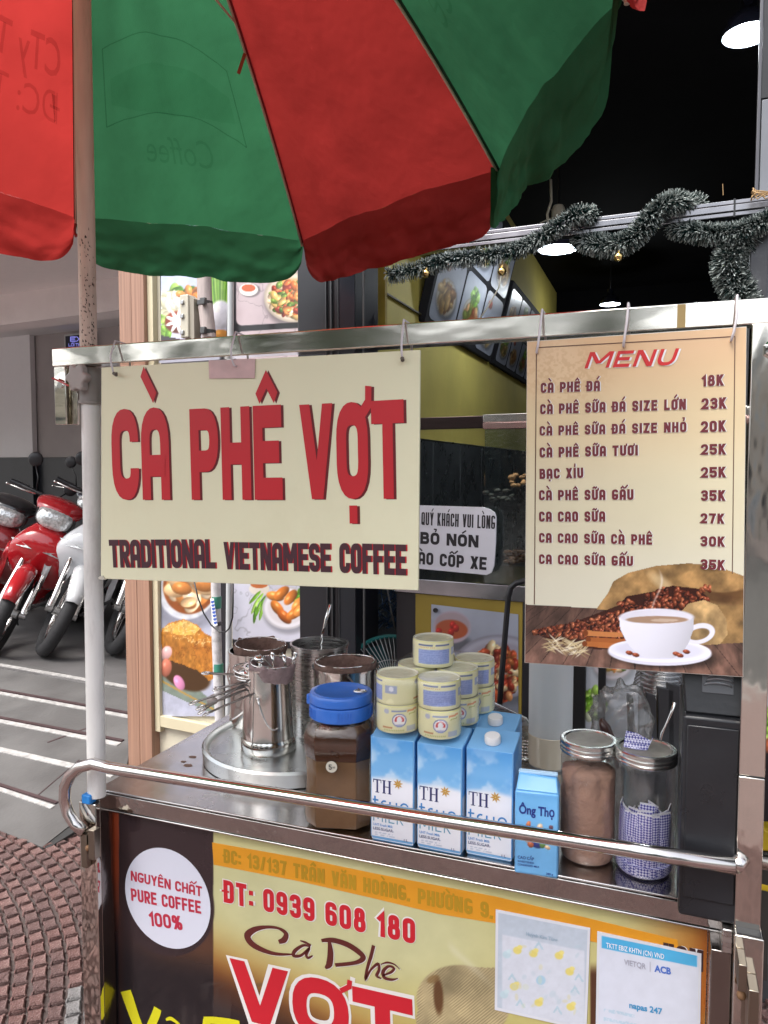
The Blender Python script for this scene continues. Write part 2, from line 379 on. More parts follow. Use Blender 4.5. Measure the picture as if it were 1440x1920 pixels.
def layout(text, W, H, t, gap=None, acc=None, space=None):
    """-> strips [(verts2d, faces)] for text filling width W, cap height H, stroke t"""
    gap = t*.45 if gap is None else gap; acc = H*.26 if acc is None else acc; space = t*1.6 if space is None else space
    items = []
    for ch in text:
        if ch == ' ': items.append(None); continue
        bar = ch in 'Đđ'
        d = unicodedata.normalize('NFD', 'D' if bar else ch)
        items.append((d[0].upper(), [MARKS[m] for m in d[1:] if m in MARKS], bar))
    nw = sum(GL[i[0]][0] for i in items if i)
    fixed = sum(t for i in items if i) + gap*(len(items)-1) + sum(space for i in items if not i)
    cw = max(.001, (W-fixed)/max(nw, .01)); x = 0; out = []
    for it in items:
        if it is None: x += space+gap; continue
        g, marks, bar = it; wr, paths = GL[g]; w_ = wr*cw; H0 = H-t
        for p in paths:
            q = [((a[0]*w_ if wr else a[0]*t), a[1]*H0)+tuple(a[2:]) for a in p]
            pts, closed = _round(q, min(w_, H0))
            pts = [Vector((a.x+x+t/2, a.y+t/2)) for a in pts]
            if len(pts) == 2 and abs(pts[0].x-pts[1].x) > .02*H and abs(pts[0].y-pts[1].y) > .2*H:   # diagonal: cut level at cap line and baseline
                A_, B_ = (pts[0], pts[1]) if pts[0].y > pts[1].y else (pts[1], pts[0])
                dx = (B_.x-A_.x); dy = (A_.y-B_.y); wd = min(1.6*t, t*math.hypot(dx, dy)/dy)*.5
                yt = H if A_.y > H-t*.6 else A_.y; yb = 0 if B_.y < t*.6 else B_.y
                out.append(([Vector((A_.x-wd, yt)), Vector((A_.x+wd, yt)), Vector((B_.x+wd, yb)), Vector((B_.x-wd, yb))], [(3, 2, 1, 0)])); continue
            if not closed:        # square caps
                d0 = (pts[0]-pts[1]).normalized(); d1 = (pts[-1]-pts[-2]).normalized()
                ortho = lambda d: max(abs(d.x), abs(d.y)) > .9
                if ortho(d0): pts[0] = pts[0]+d0*t/2*(1 if p[0][1] in (0, 1) or abs(d0.x) > .9 else 0)
                if ortho(d1): pts[-1] = pts[-1]+d1*t/2*(1 if p[-1][1] in (0, 1) or abs(d1.x) > .9 else 0)
                if not ortho(d0): pts[0] = pts[0]+d0*t*.35
                if not ortho(d1): pts[-1] = pts[-1]+d1*t*.35
            out.append(stroke2d(pts, t, closed))
        cx = x+(w_+t)/2; cwid = w_+t; y0 = H+acc*.22; a = acc; st = min(t*.62, a*.45)
        if bar: out.append(stroke2d([(x-t*.45, H*.5), (x+cwid*.55, H*.5)], st))
        base = [m for m in marks if m in ('circ', 'breve', 'horn')]; ton = [m for m in marks if m not in ('circ', 'breve', 'horn')]
        if 'circ' in base: out.append(stroke2d([(cx-cwid*.32, y0), (cx, y0+a*.6), (cx+cwid*.32, y0)], st))
        if 'breve' in base: out.append(stroke2d([(cx-cwid*.3, y0+a*.6), (cx-cwid*.18, y0+a*.1), (cx+cwid*.18, y0+a*.1), (cx+cwid*.3, y0+a*.6)], st))
        if 'horn' in base: out.append(stroke2d([(x+cwid-t*.5, H-t*.5), (x+cwid+t*.1, H-t*.1), (x+cwid+t*.15, H+a*.45)], st))
        sh = cwid*.42 if ('circ' in base or 'breve' in base) else 0
        if 'grave' in ton: out.append(stroke2d([(cx-cwid*.38+sh, y0+a), (cx+cwid*.05+sh, y0+a*.1)], st))
        if 'acute' in ton: out.append(stroke2d([(cx-cwid*.05+sh, y0+a*.1), (cx+cwid*.38+sh, y0+a)], st))
        if 'tilde' in ton: out.append(stroke2d([(cx-cwid*.36, y0+a*.1), (cx-cwid*.12, y0+a*.5), (cx+cwid*.12, y0+a*.2), (cx+cwid*.36, y0+a*.6)], st))
        if 'hook' in ton: out.append(stroke2d([(cx-cwid*.15, y0+a*.85), (cx+cwid*.12, y0+a*.8), (cx+cwid*.1, y0+a*.4), (cx, y0)], st))
        if 'dot' in ton: out.append(stroke2d([(cx, -a*.2), (cx, -a*.75)], t*.8))
        x += w_+t+gap
    return out
def lettering(fr, strips, mat, parent, h, uv0=(0, 0), d=(1, 0), shear=0., shift=(0, 0), name='lettering', xform=None):
    d = Vector(d).normalized(); e = Vector((-d.y, d.x)); mb = MB(); o = Vector(uv0)+Vector(shift)
    for k, (vs, fs) in enumerate(strips):
        hh = h + (k % 5)*3e-5; P = []
        for iv, v in enumerate(vs):
            hh += 1.2e-6
            q = o + d*(v[0]+shear*v[1]) + e*v[1]
            P.append(xform(q, hh) if xform else fr.P(q.x, q.y, hh))
        mb.add(P, fs)
    return mb.build(name, mat, parent)
def pxtext(fr, text, a, b, top, mat, parent, h=.0004, t=None, shear=0., shift=(0, 0), **kw):
    """a, b: baseline ends in photo pixels; top: a pixel (above a) at cap height"""
    A = Vector(fr.px(*a)); B = Vector(fr.px(*b)); T = Vector(fr.px(*top)); d = (B-A); e = Vector((-d.y, d.x)).normalized()
    H = abs((T-A).dot(e)); W = d.length; n = max(1, len(text)); t_ = t*H if t else H*.2
    return lettering(fr, layout(text, W, H, t_, **kw), mat, parent, h, A, d, shear, shift)
_ft = {}
def font_strips(body, W, H, offset=0.0, shear=0):
    key = (body, offset, shear)
    if key not in _ft:
        c = bpy.data.curves.new('lettering', 'FONT'); c.body = body; c.offset = offset; c.shear = shear; c.resolution_u = 3
        o = bpy.data.objects.new('lettering', c); COL.objects.link(o)
        me = bpy.data.meshes.new_from_object(o.evaluated_get(bpy.context.evaluated_depsgraph_get()))
        vs = [Vector((v.co.x, v.co.y)) for v in me.vertices]; fs = [tuple(p.vertices) for p in me.polygons]
        bpy.data.objects.remove(o); bpy.data.curves.remove(c); bpy.data.meshes.remove(me); _ft[key] = (vs, fs)
    vs, fs = _ft[key]; x0 = min(v.x for v in vs); x1 = max(v.x for v in vs); y1 = .7
    return [([Vector(((v.x-x0)/(x1-x0)*W, v.y/y1*H)) for v in vs], fs)]
def pxfont(fr, text, a, b, top, mat, parent, h=.0004, offset=0.01, shear=0, shift=(0, 0)):
    A = Vector(fr.px(*a)); B = Vector(fr.px(*b)); T = Vector(fr.px(*top)); d = (B-A); e = Vector((-d.y, d.x)).normalized()
    return lettering(fr, font_strips(text, d.length, abs((T-A).dot(e)), offset, shear), mat, parent, h, A, d, 0, shift)

# ---------------------------------------------------------------- colour grids (flat print on real surfaces)
def lin(a): return np.where(a <= .04045, a/12.92, ((np.clip(a, 0, 1)+.055)/1.055)**2.4)
def grid_obj(name, P, C, mat, parent, label=None, closed=False):
    """P (nv,nu,3) points, C (nv,nu,3) sRGB"""
    nv, nu = P.shape[:2]
    vs = P.reshape(-1, 3)
    if parent is not None:
        inv = np.array(WM[parent].inverted()); vs = vs @ inv[:3, :3].T + inv[:3, 3]
    i, j = np.meshgrid(np.arange(nu-1), np.arange(nv-1)); a = (j*nu+i).ravel()
    q = np.stack([a, a+1, a+nu+1, a+nu], 1)
    me = bpy.data.meshes.new(name); me.vertices.add(len(vs)); me.vertices.foreach_set('co', vs.astype(np.float32).ravel())
    me.loops.add(q.size); me.loops.foreach_set('vertex_index', q.astype(np.int32).ravel())
    me.polygons.add(len(q)); me.polygons.foreach_set('loop_start', (np.arange(len(q))*4).astype(np.int32))
    me.update(calc_edges=True)
    ca = me.color_attributes.new('Col', 'FLOAT_COLOR', 'POINT')
    c4 = np.ones((len(vs), 4), np.float32); c4[:, :3] = lin(np.clip(C.reshape(-1, 3), 0, 1)); ca.data.foreach_set('color', c4.ravel())
    me.materials.append(mat); o = link(name, me, parent)
    for p in me.polygons: p.use_smooth = True
    return tag(o, label)
def print_px(name, fr, corners, nu, nv, fn, mat, parent, h=.0002, label=None):
    """a flat print whose corners (tl,tr,br,bl) are given in photo pixels; fn(PX,PY)->rgb in photo pixels"""
    c = [np.array(fr.P(*fr.px(*p), h)) for p in corners]
    U, Vv = np.meshgrid(np.linspace(0, 1, nu), np.linspace(0, 1, nv)); U = U[..., None]; Vv = Vv[..., None]
    P = (c[3]*(1-U)+c[2]*U)*(1-Vv) + (c[0]*(1-U)+c[1]*U)*Vv
    px, py = project_np(P.reshape(-1, 3)); X = px.reshape(nv, nu); Y = py.reshape(nv, nu)
    return grid_obj(name, P, fn(X, Y), mat, parent, label)
def hx(s): return np.array([int(s[i:i+2], 16)/255 for i in (0, 2, 4)])
def vnoise(X, Y, s, seed=0, octv=4):
    rs = np.random.RandomState(seed); g = rs.rand(64, 64); out = np.zeros_like(X, float); amp = 1; tot = 0
    for o_ in range(octv):
        x = X/s*2**o_+seed*7.3; y = Y/s*2**o_+3.1*o_; xi = np.floor(x).astype(int); yi = np.floor(y).astype(int); fx = x-xi; fy = y-yi
        fx = fx*fx*(3-2*fx); fy = fy*fy*(3-2*fy); G = lambda a, b: g[a % 64, b % 64]
        out += amp*((G(xi, yi)*(1-fx)+G(xi+1, yi)*fx)*(1-fy)+(G(xi, yi+1)*(1-fx)+G(xi+1, yi+1)*fx)*fy); tot += amp; amp *= .55
    return out/tot
def flat(X, c): return np.ones(X.shape+(3,))*(hx(c) if isinstance(c, str) else np.array(c))
def over(img, m, c): m = np.clip(m, 0, 1)[..., None]; return img*(1-m)+(hx(c) if isinstance(c, str) else c)*m
def sst(a, b, x): t = np.clip((x-a)/(b-a), 0, 1); return t*t*(3-2*t)
def elm(X, Y, cx, cy, rx, ry, rot=0, soft=.08):
    c, s = math.cos(rot), math.sin(rot); x = ((X-cx)*c+(Y-cy)*s)/rx; y = (-(X-cx)*s+(Y-cy)*c)/ry; d = np.sqrt(x*x+y*y)
    return 1-sst(1-soft, 1+soft, d), x, y, d
def polym(X, Y, pts):
    ins = np.zeros(X.shape, bool); n = len(pts)
    for i in range(n):
        x0, y0 = pts[i]; x1, y1 = pts[(i+1) % n]
        if y0 == y1: continue
        c = ((y0 > Y) != (y1 > Y)) & (X < (x1-x0)*(Y-y0)/(y1-y0)+x0); ins ^= c
    return ins.astype(float)
def blob(img, X, Y, cx, cy, rx, ry, rot, col, shade=.35):
    m, x, y, d = elm(X, Y, cx, cy, rx, ry, rot, .12); c = (hx(col) if isinstance(col, str) else col)
    cc = c*(1+shade*(-(x*.4+y*.7))[..., None]*.8 - .25*shade*(d**2)[..., None]); hl = np.exp(-((x+.3)**2+(y+.35)**2)/.05)*shade*.5
    return img*(1-m[..., None])+np.clip(cc+hl[..., None], 0, 1)*m[..., None]
def food(img, X, Y, cx, cy, rx, ry, pal, n, size, seed=0, shade=.5, elong=1.6):
    rs = random.Random(seed)
    for k in range(n):
        a = rs.random()*6.283; r_ = math.sqrt(rs.random()); s = size*rs.uniform(.5, 1.3)
        img = blob(img, X, Y, cx+rx*r_*math.cos(a), cy+ry*r_*math.sin(a), s*elong, s, rs.random()*3.14, rs.choice(pal), shade)
    return img
def plate(img, X, Y, cx, cy, rx, ry, rim='ece8e4', well='dcd6d2', sh=1.0):
    m, x, y, d = elm(X, Y, cx+3, cy+ry*.14, rx*1.06, ry*1.08, 0, .12); img = img*(1-.35*sh*m[..., None])
    m, x, y, d = elm(X, Y, cx, cy, rx, ry, 0, .03); img = over(img, m, rim)
    img = img*(1-(.18*sst(.86, .98, d)*m)[..., None])
    m, x, y, d = elm(X, Y, cx, cy, rx*.78, ry*.76, 0, .08); return over(img, m*.9, well)

def tintmat(name, c):
    m = bpy.data.materials.new(name); m.use_nodes = True; nt = m.node_tree; nt.nodes.clear()
    o = nt.nodes.new('ShaderNodeOutputMaterial'); t = nt.nodes.new('ShaderNodeBsdfTransparent'); t.inputs[0].default_value = (*c, 1); nt.links.new(t.outputs[0], o.inputs[0]); _mats[name] = m; return m
# ================================================================ SETTING
XF = Vector((math.cos(R(6)), -math.sin(R(6)), 0))
P0 = atd(268, 877, 3.4)
FF = Frame(P0, XF)                                   # shop front plane
def FD(px, d): return Frame(atd(px, 877, d), XF)     # planes parallel to it
DKFLOOR = M('dark_floor', (.135, .13, .13), rough=.42, var=.25, vs=2.2, bump=.12, bs=25, rvar=.12, dirt=.35, dirtcol=(.11, .10, .10), dscale=2)
RAMPM = M('ramp_sheet', (.105, .102, .100), rough=.5, var=.2, vs=3, bump=.15, bs=60, rvar=.1, dirt=.5, dirtcol=(.14, .135, .13), dscale=1.5)
MORTAR = M('mortar', (.095, .072, .068), rough=.9, var=.3, vs=40, bump=.4, bs=200)
ROADM = M('asphalt', (.06, .06, .06), rough=.9, var=.25, vs=4, bump=.3, bs=200)
def stone_mat(name, base, light):
    m = M(name, base, rough=.62, var=.35, vs=25, bump=.9, bs=260, dirt=.85, dirtcol=light, dscale=150); return m
STONES = [stone_mat('red_granite', (.155, .074, .066), (.46, .34, .31)), stone_mat('rose_granite', (.19, .10, .09), (.50, .39, .36)), stone_mat('brown_granite', (.13, .07, .065), (.38, .29, .27))]
GREYST = stone_mat('grey_granite', (.22, .21, .21), (.48, .47, .46))

mb = MB(); mb.box(-40, 40, -3.2, 30, -.2, -.012); 
PAVB = M('paving_sheet', (.27, .20, .185), rough=.7, var=.25, vs=30, bump=.4, bs=160); nt_p = PAVB.node_tree
vo = nt_p.nodes.new('ShaderNodeTexVoronoi'); vo.feature = 'DISTANCE_TO_EDGE'; vo.inputs['Scale'].default_value = 17; tcp = [n for n in nt_p.nodes if n.type == 'TEX_COORD'][0]; nt_p.links.new(tcp.outputs['Object'], vo.inputs['Vector'])
crp = nt_p.nodes.new('ShaderNodeMapRange'); crp.inputs[1].default_value = .02; crp.inputs[2].default_value = .07; crp.inputs[3].default_value = .12; nt_p.links.new(vo.outputs['Distance'], crp.inputs[0])
mxp = nt_p.nodes.new('ShaderNodeMix'); mxp.data_type = 'RGBA'; mxp.blend_type = 'MULTIPLY'; mxp.inputs[0].default_value = 1; mxp.inputs[6].default_value = (.19, .125, .115, 1); nt_p.links.new(crp.outputs[0], mxp.inputs[7])
nt_p.links.new(mxp.outputs[2], [n for n in nt_p.nodes if n.type == 'MIX'][0].inputs[6])
mb2 = MB()
for (xa, xb, ya, yb) in ((-40, 40, -3.2, -1.0), (-40, -4.3, -1.0, 3.35), (2.4, 40, -1.0, 3.35)): mb2.box(xa, xb, ya, yb, -.2, -.001)
mb2.build('outer_paving', PAVB, kind='structure')
g = mb.build('ground', MORTAR, kind='structure')
mb = MB(); mb.box(-40, 40, -14, -3.2, -.3, -.13); mb.build('road', ROADM, kind='structure')
mb = MB(); mb.box(-40, 40, -3.34, -3.2, -.2, .0); mb.build('kerb', M('kerb_concrete', (.3, .29, .28), rough=.85, var=.15, vs=8, bump=.3), kind='structure')
mb = MB(); mb.box(-40, 40, -40, -14, -.2, -.02); mb.build('far_pavement', M('far_paving', (.24, .2, .19), rough=.8, var=.2, vs=3), kind='structure')

# paving: setts in swept arcs
pave = thing('pavement', None, None, (-1.2, 2.0, -.012), kind='structure')
rs = random.Random(4)
def stone_mesh(seed, mat, L, Wd):
    r_ = random.Random(seed); n = 8; pts = []
    for (sx, sy) in ((-1, -1), (1, -1), (1, 1), (-1, 1)):
        for k in range(2):
            ox, oy = ((.84, 1), (1, .84))[k if sx*sy > 0 else 1-k]
            pts.append((sx*L/2*ox*r_.uniform(.93, 1.03), sy*Wd/2*oy*r_.uniform(.93, 1.03)))
    top = .012; m_ = MB()
    rings = [[(x, y, 0) for x, y in pts], [(x, y, top*.6) for x, y in pts], [(x*.88, y*.88, top+r_.uniform(-.001, .001)) for x, y in pts]]
    m_.loft(rings); me = bpy.data.meshes.new('paving_stone'); me.from_pydata(m_.v, [], m_.f); me.materials.append(mat)
    for p in me.polygons: p.use_smooth = False
    return me
C0 = Vector((-2.9, 0.35)); stones = []
smesh = [stone_mesh(k, STONES[k % 3], .056, .0425) for k in range(9)]; gmesh = [stone_mesh(20+k, GREYST, .056, .0425) for k in range(3)]
cand = []; sdat = [([v.co.copy() for v in m_.vertices], [tuple(p.vertices) for p in m_.polygons if len(p.vertices) == 4 or p.center.z > .006]) for m_ in smesh]
for ir in range(22, 150):
    r0 = ir*.0475; na = int(2*math.pi*r0/.061)
    for k in range(na):
        a = 2*math.pi*(k+.5*(ir % 2)+.13*math.sin(ir*3.3))/na
        x = C0.x + r0*math.cos(a); y = C0.y + r0*math.sin(a)
        if not (-4.3 < x < 2.4 and -1.0 < y < 3.35): continue
        if Vector((x, y)).length > 3.0 and not -2.9 < x < -.2 and rs.random() < 0: continue
        px_, py_ = project_np(np.array([[x, y, 0]])); px_, py_ = px_[0], py_[0]
        seen = -60 < px_ < 215 and 1530 < py_ < 1990
        cand.append((x, y, a, seen, px_, py_))
seen = [c for c in cand if c[3]]; rest = [c for c in cand if not c[3]]
seen.sort(key=lambda c: -c[5])
rest = seen[295:] + rest; seen = seen[:295]
INV = WM[pave].inverted()
def is_grey(px_, py_): return px_ > 118 and py_ > 1868 - (px_-118)*.55 and py_ > 1850
for (x, y, a, _, px_, py_) in seen:
    me = rs.choice(gmesh if is_grey(px_, py_) else smesh)
    o = bpy.data.objects.new('paving_stone', me); COL.objects.link(o); o.parent = pave
    o.location = INV @ Vector((x+rs.uniform(-.002, .002), y+rs.uniform(-.002, .002), -.0115+rs.uniform(-.0015, .001)))
    o.rotation_euler = (rs.uniform(-.02, .02), rs.uniform(-.02, .02), a+math.pi/2+rs.uniform(-.05, .05)); WM[o] = None
mb = MB(); mi_ = []
for (x, y, a, _, px_, py_) in rest:
    mm = Matrix.Translation((x, y, -.0115)) @ Matrix.Rotation(a+math.pi/2, 4, 'Z')
    q_ = rs.randrange(9); vv_, ff_ = sdat[q_]; mb.add([mm @ v for v in vv_], ff_); mi_ += [q_ % 3]*len(ff_)
o_ = mb.build('outer_paving_stones', STONES[0], pave); tag(o_, kind='stuff')
for m_ in STONES[1:]: o_.data.materials.append(m_)
if len(o_.data.polygons) == len(mi_): o_.data.polygons.foreach_set('material_index', mi_)

# ---------------------------------------------------------------- garage
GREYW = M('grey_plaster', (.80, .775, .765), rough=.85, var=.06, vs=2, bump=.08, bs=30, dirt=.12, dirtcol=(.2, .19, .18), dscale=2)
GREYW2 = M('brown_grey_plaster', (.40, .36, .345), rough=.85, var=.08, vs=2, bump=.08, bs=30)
LTW = M('pale_plaster', (.86, .83, .82), rough=.85, var=.06, vs=2, bump=.06, bs=30, dirt=.12, dirtcol=(.36, .34, .32), dscale=3)
DKTILE = M('dark_tile', (.016, .018, .023), rough=.35, var=.2, vs=5)
gar = thing('parking_garage', 'open ground floor garage with pale grey beams and dark wall base', 'garage', atd(100, 877, 6.0)*1.0 - Vector((0, 0, 1.45)))
W0 = lambda u, w_: FF.P(u, 0, -w_)
def gbox(name, mat, u0, u1, w0, w1, z0, z1, parent=gar, **k):
    m_ = MB(); m_.fbox(FF, u0, u1, z0-1.45, z1-1.45, -w0, -w1); return m_.build(name, mat, parent, **k)
zc = 2.74
uP0, _ = FF.px(245, 900); uP1, _ = FF.px(291, 900)
gbox('ceiling', GREYW, -16, uP0+.02, 0, 1.45, zc, zc+.12)
gbox('facade_wall', LTW, -16, uP0, -.02, .12, zc+.003, 4.2)
gbox('beam', LTW, -16, uP0+.13, 1.25, 1.45, 2.52, zc)
gbox('ceiling', GREYW, -16, uP0+.13, 1.45, 5.6, 3.36, 3.48)
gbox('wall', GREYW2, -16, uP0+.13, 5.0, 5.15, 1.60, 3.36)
gbox('wall_tiling', DKTILE, -16, uP0+.13, 4.985, 5.15, .1, 1.597)
fr5 = FF.off(-4.90)
u_, _ = fr5.px(60, 800)
gbox('wall', GREYW, -16, u_, 4.90, 4.98, 1.603, 3.36); gbox('wall_tiling', DKTILE, -16, u_, 4.89, 4.98, .1, 1.597)
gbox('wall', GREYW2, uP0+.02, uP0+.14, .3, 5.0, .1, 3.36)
# floor and ramp
fl = MB(); fl.fbox(FF, -16, uP0+.13, -1.45-.1, .15-1.45, -.62, -5.0); fl.build('garage_floor', DKFLOOR, kind='structure')
# sloping ramp plane: front edge through (78,1588) on the ground
Ra = onZ(-10, 1556, 0.0); Rb = onZ(79, 1588, 0.0)
RX = (Rb-Ra).normalized(); w_mid = 0
far0 = FF.P(FF.px(120, 900)[0], -1.30, -.62)
RYv = (far0-Rb); RYv = RYv - RX*RYv.dot(RX); RLEN = RYv.length; RYv.normalize()
RF = Frame(Rb, RX, RYv)
def rpx(a, b): return RF.px(a, b)
ramp = thing('access_ramp', 'grey sheet metal ramp with pale strips leading up into the garage', 'ramp', Rb)
edge = [rpx(-40, 1542), rpx(79, 1588), rpx(152, 1531), rpx(236, 1446), rpx(262, 1300), rpx(-60, 1215)]
mb = MB(); mb.prism(RF, edge, -.012, 0); mb.build('plate', RAMPM, ramp)
# seams between sheets
def rstrip(p, q, wpx, name, mat, h0, h1):
    a = Vector(rpx(*p)); b = Vector(rpx(*q)); d = (b-a).normalized(); e = Vector((-d.y, d.x))
    c = Vector(rpx(p[0], p[1]-wpx)); wd = abs((c-a).dot(e)); m_ = MB()
    m_.prism(RF, [tuple(a), tuple(b), tuple(b+e*wd), tuple(a+e*wd)], h0, h1); return m_.build(name, mat, ramp)
STRIP = M('worn_white_strip', (.38, .37, .36), rough=.6, var=.3, vs=30, dirt=.7, dirtcol=(.25, .24, .23), dscale=40)
GROOVE = M('dark_groove', (.06, .035, .037), rough=.5, var=.2)
for (a, b, wt, wg) in (((-30, 1244), (240, 1291), 4.5, 0), ((-30, 1297), (240, 1347), 5, 5), ((-30, 1350), (219, 1399), 6.5, 6), ((-30, 1404), (208, 1458), 9, 0), ((-30, 1474), (95, 1517), 7.5, 8)):
    rstrip(a, b, wt, 'strip', STRIP, .0, .004)
    if wg: rstrip((a[0], a[1]-wt-1), (b[0]+9, b[1]-wt-1), wg*.6, 'groove', GROOVE, .0, .007)
for (a, b) in (((62, 1500), (150, 1425)), ((90, 1393), (180, 1360))):
    rstrip(a, b, 2, 'seam', GROOVE, 0, .0015)
mb = MB(); mb.prism(RF, [rpx(79, 1588), rpx(152, 1531), rpx(236, 1446), rpx(242, 1470), rpx(160, 1545), rpx(90, 1588)], -.014, -.004); mb.build('edge_plate', M('dark_edge', (.03, .03, .03), rough=.6), ramp)
# exit sign on the far wall
fe = FF.off(-4.93)
ex = thing('exit_sign', 'small dark exit sign with pale frame on the far garage wall', 'sign', fe.P(*fe.px(150, 655)))
m_ = MB(); m_.pxbox(fe, 122, 628, 176, 654, -.03, .02); m_.build('frame', M('sign_frame', (.5, .52, .5), rough=.5), ex, bevel=.004)
m_ = MB(); m_.pxbox(fe, 125, 631, 173, 651, .0202, .022); m_.build('panel', M('exit_panel', (.012, .014, .03), rough=.4), ex)
EXI = M('exit_letters', (.14, .14, .36), rough=.4, emit=(.25, .25, .8), es=.35)
pxtext(fe, 'EXIT', (134, 641), (171, 641), (134, 631.5), EXI, ex, h=.0235, t=.2)
pxtext(fe, 'LỐI THOÁT', (131, 650), (171, 650), (131, 644), EXI, ex, h=.0235, t=.18)

# ---------------------------------------------------------------- coffee shop building
YEL = M('yellow_wall', (.46, .38, .085), rough=.7, var=.08, vs=3, bump=.05, bs=40, dirt=.15, dirtcol=(.25, .2, .05), dscale=2)
YELP = M('yellow_paint', (.28, .20, .025), rough=.6, var=.08)
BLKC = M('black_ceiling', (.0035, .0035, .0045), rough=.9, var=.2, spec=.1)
CREAM = M('cream_wall', (.60, .56, .44), rough=.7, var=.08, vs=4, bump=.06, bs=30, dirt=.3, dirtcol=(.40, .36, .28), dscale=6)
CREAMF = M('cream_frame', (.58, .52, .36), rough=.5, var=.05)
WOOD = M('wood_laminate', (.31, .175, .12), rough=.5, var=.2, vs=60, stretch=(1.6, 1.6, .03), bump=.08, bs=140, detail=6)
shop = thing('shop_building', 'coffee shop with wood clad pillar and open dark interior', 'building', (FF.P(.4, 0, -.5)-Vector((0, 0, 1.45))))
def sbox(name, mat, *a, **k): return gbox(name, mat, *a, parent=shop, **k)
# pillar built of vertical boards
uu = [uP0, uP0+(uP1-uP0)*.5, uP1]
for a, b in zip(uu[:-1], uu[1:]): sbox('board', WOOD, a+.0008, b-.0008, -.05, .13, 0, 3.2, bevel=.0015)
sbox('pillar_core', M('core', (.15, .09, .07), rough=.8), uP0+.006, uP1-.006, -.043, .125, 0, 3.2)
uA, _ = FF.px(301, 900); uB, _ = FF.px(618, 900)
sbox('facade_wall', CREAM, uP1, uB, .0, .15, 0, 3.2)
XW = -1.22
m_ = MB(); m_.box(XW-.12, XW, 2.80, 9.05, 1.6, 3.5); m_.build('side_wall', YEL, shop)
m_ = MB(); m_.box(XW-.12, XW, 2.80, 9.05, 0, 1.597); m_.build('side_wall', M('wall_backing', (.13, .13, .13), rough=.9), shop)
TILE = M('charcoal_tile', (.045, .050, .052), rough=.3, var=.2, vs=6, rvar=.08)
y_ = 2.82; k = 0
while y_ < 9.0:
    m_ = MB()
    m_.box(XW, XW+.010, y_+.004, y_+.596, .804, 1.597); m_.build('tile', TILE, shop, bevel=.002)
    m_ = MB(); m_.box(XW, XW+.010, y_+.003, y_+.597, .1, .797); m_.build('tile', TILE, shop, bevel=.002)
    y_ += .6
m_ = MB(); m_.box(XW-.005, XW+.012, 2.8, 9.05, 1.5975, 1.604); m_.build('trim', ALU, shop)
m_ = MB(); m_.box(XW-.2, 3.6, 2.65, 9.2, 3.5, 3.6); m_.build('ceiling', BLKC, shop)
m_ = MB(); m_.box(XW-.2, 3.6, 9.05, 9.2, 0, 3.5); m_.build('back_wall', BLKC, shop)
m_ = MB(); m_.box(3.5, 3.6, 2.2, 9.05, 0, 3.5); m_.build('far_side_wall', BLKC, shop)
m_ = MB(); m_.box(XW-.2, 3.6, 2.2, 9.2, -.01, .1); m_.build('shop_floor', M('shop_floor_tile', (.08, .08, .085), rough=.35, var=.2), shop)
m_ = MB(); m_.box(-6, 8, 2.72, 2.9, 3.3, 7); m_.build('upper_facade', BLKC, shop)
# yellow front return: pier with vertical ribs seen between posters and light boxes
m_ = MB(); m_.pxbox(FD(700, 3.1), 690, 380, 722, 640, -.02, .0); m_.build('pier', YELP, shop)
# conduit line and cable on the yellow wall
m_ = MB(); m_.tube([onX(722, 549, XW+.01), onX(789, 590, XW+.01), onX(800, 597, XW+.01)], .007, 6); m_.build('trunking', M('grey_trunking', (.06, .05, .02), rough=.6), shop)
m_ = MB(); m_.tube([FD(700, 2.95).P(*FD(700, 2.95).px(x, y)) for x, y in ((692, 540), (697, 570), (702, 600), (701, 625))], .006, 6)
m_.build('loose_cable', BLACKM, label='black cable dangling against the yellow wall beside the poster board', cat='cable')

# aluminium beam across the shop front
def lat_pt(px, py, z): return onZ(px, py, z)
BZ = 2.33
bl = onZ(700, 458, BZ); br = onZ(1432, 368, BZ)
XB = (br-bl).normalized(); BF = Frame(bl, XB); BL = (br-bl).length
beam = thing('aluminium_beam', 'grooved aluminium beam spanning the shop front wound with tinsel', 'beam', bl)
ALUL = M('pale_aluminium', (.27, .27, .29), rough=.3, metal=1, var=.15, vs=10, rvar=.1, dirt=.3, dirtcol=(.16, .16, .17), dscale=15)
m_ = MB()
for (v0, v1, h) in ((0, -.013, .0), (-.0155, -.036, .003), (-.0385, -.052, .0)):
    m_ = MB(); m_.fbox(BF, -.4, BL+.5, v0, v1, -.045, h); m_.build('rail', ALUL, beam, bevel=.002)
m_ = MB(); m_.fbox(BF, -.4, BL+.5, -.003, -.050, -.043, -.007); m_.build('core', BLACKM, beam)
m_ = MB(); uj, _ = BF.px(1375, 400); m_.fbox(BF, uj, uj+.006, .003, -.056, -.047, .0055); m_.build('band', BLACKM, beam)
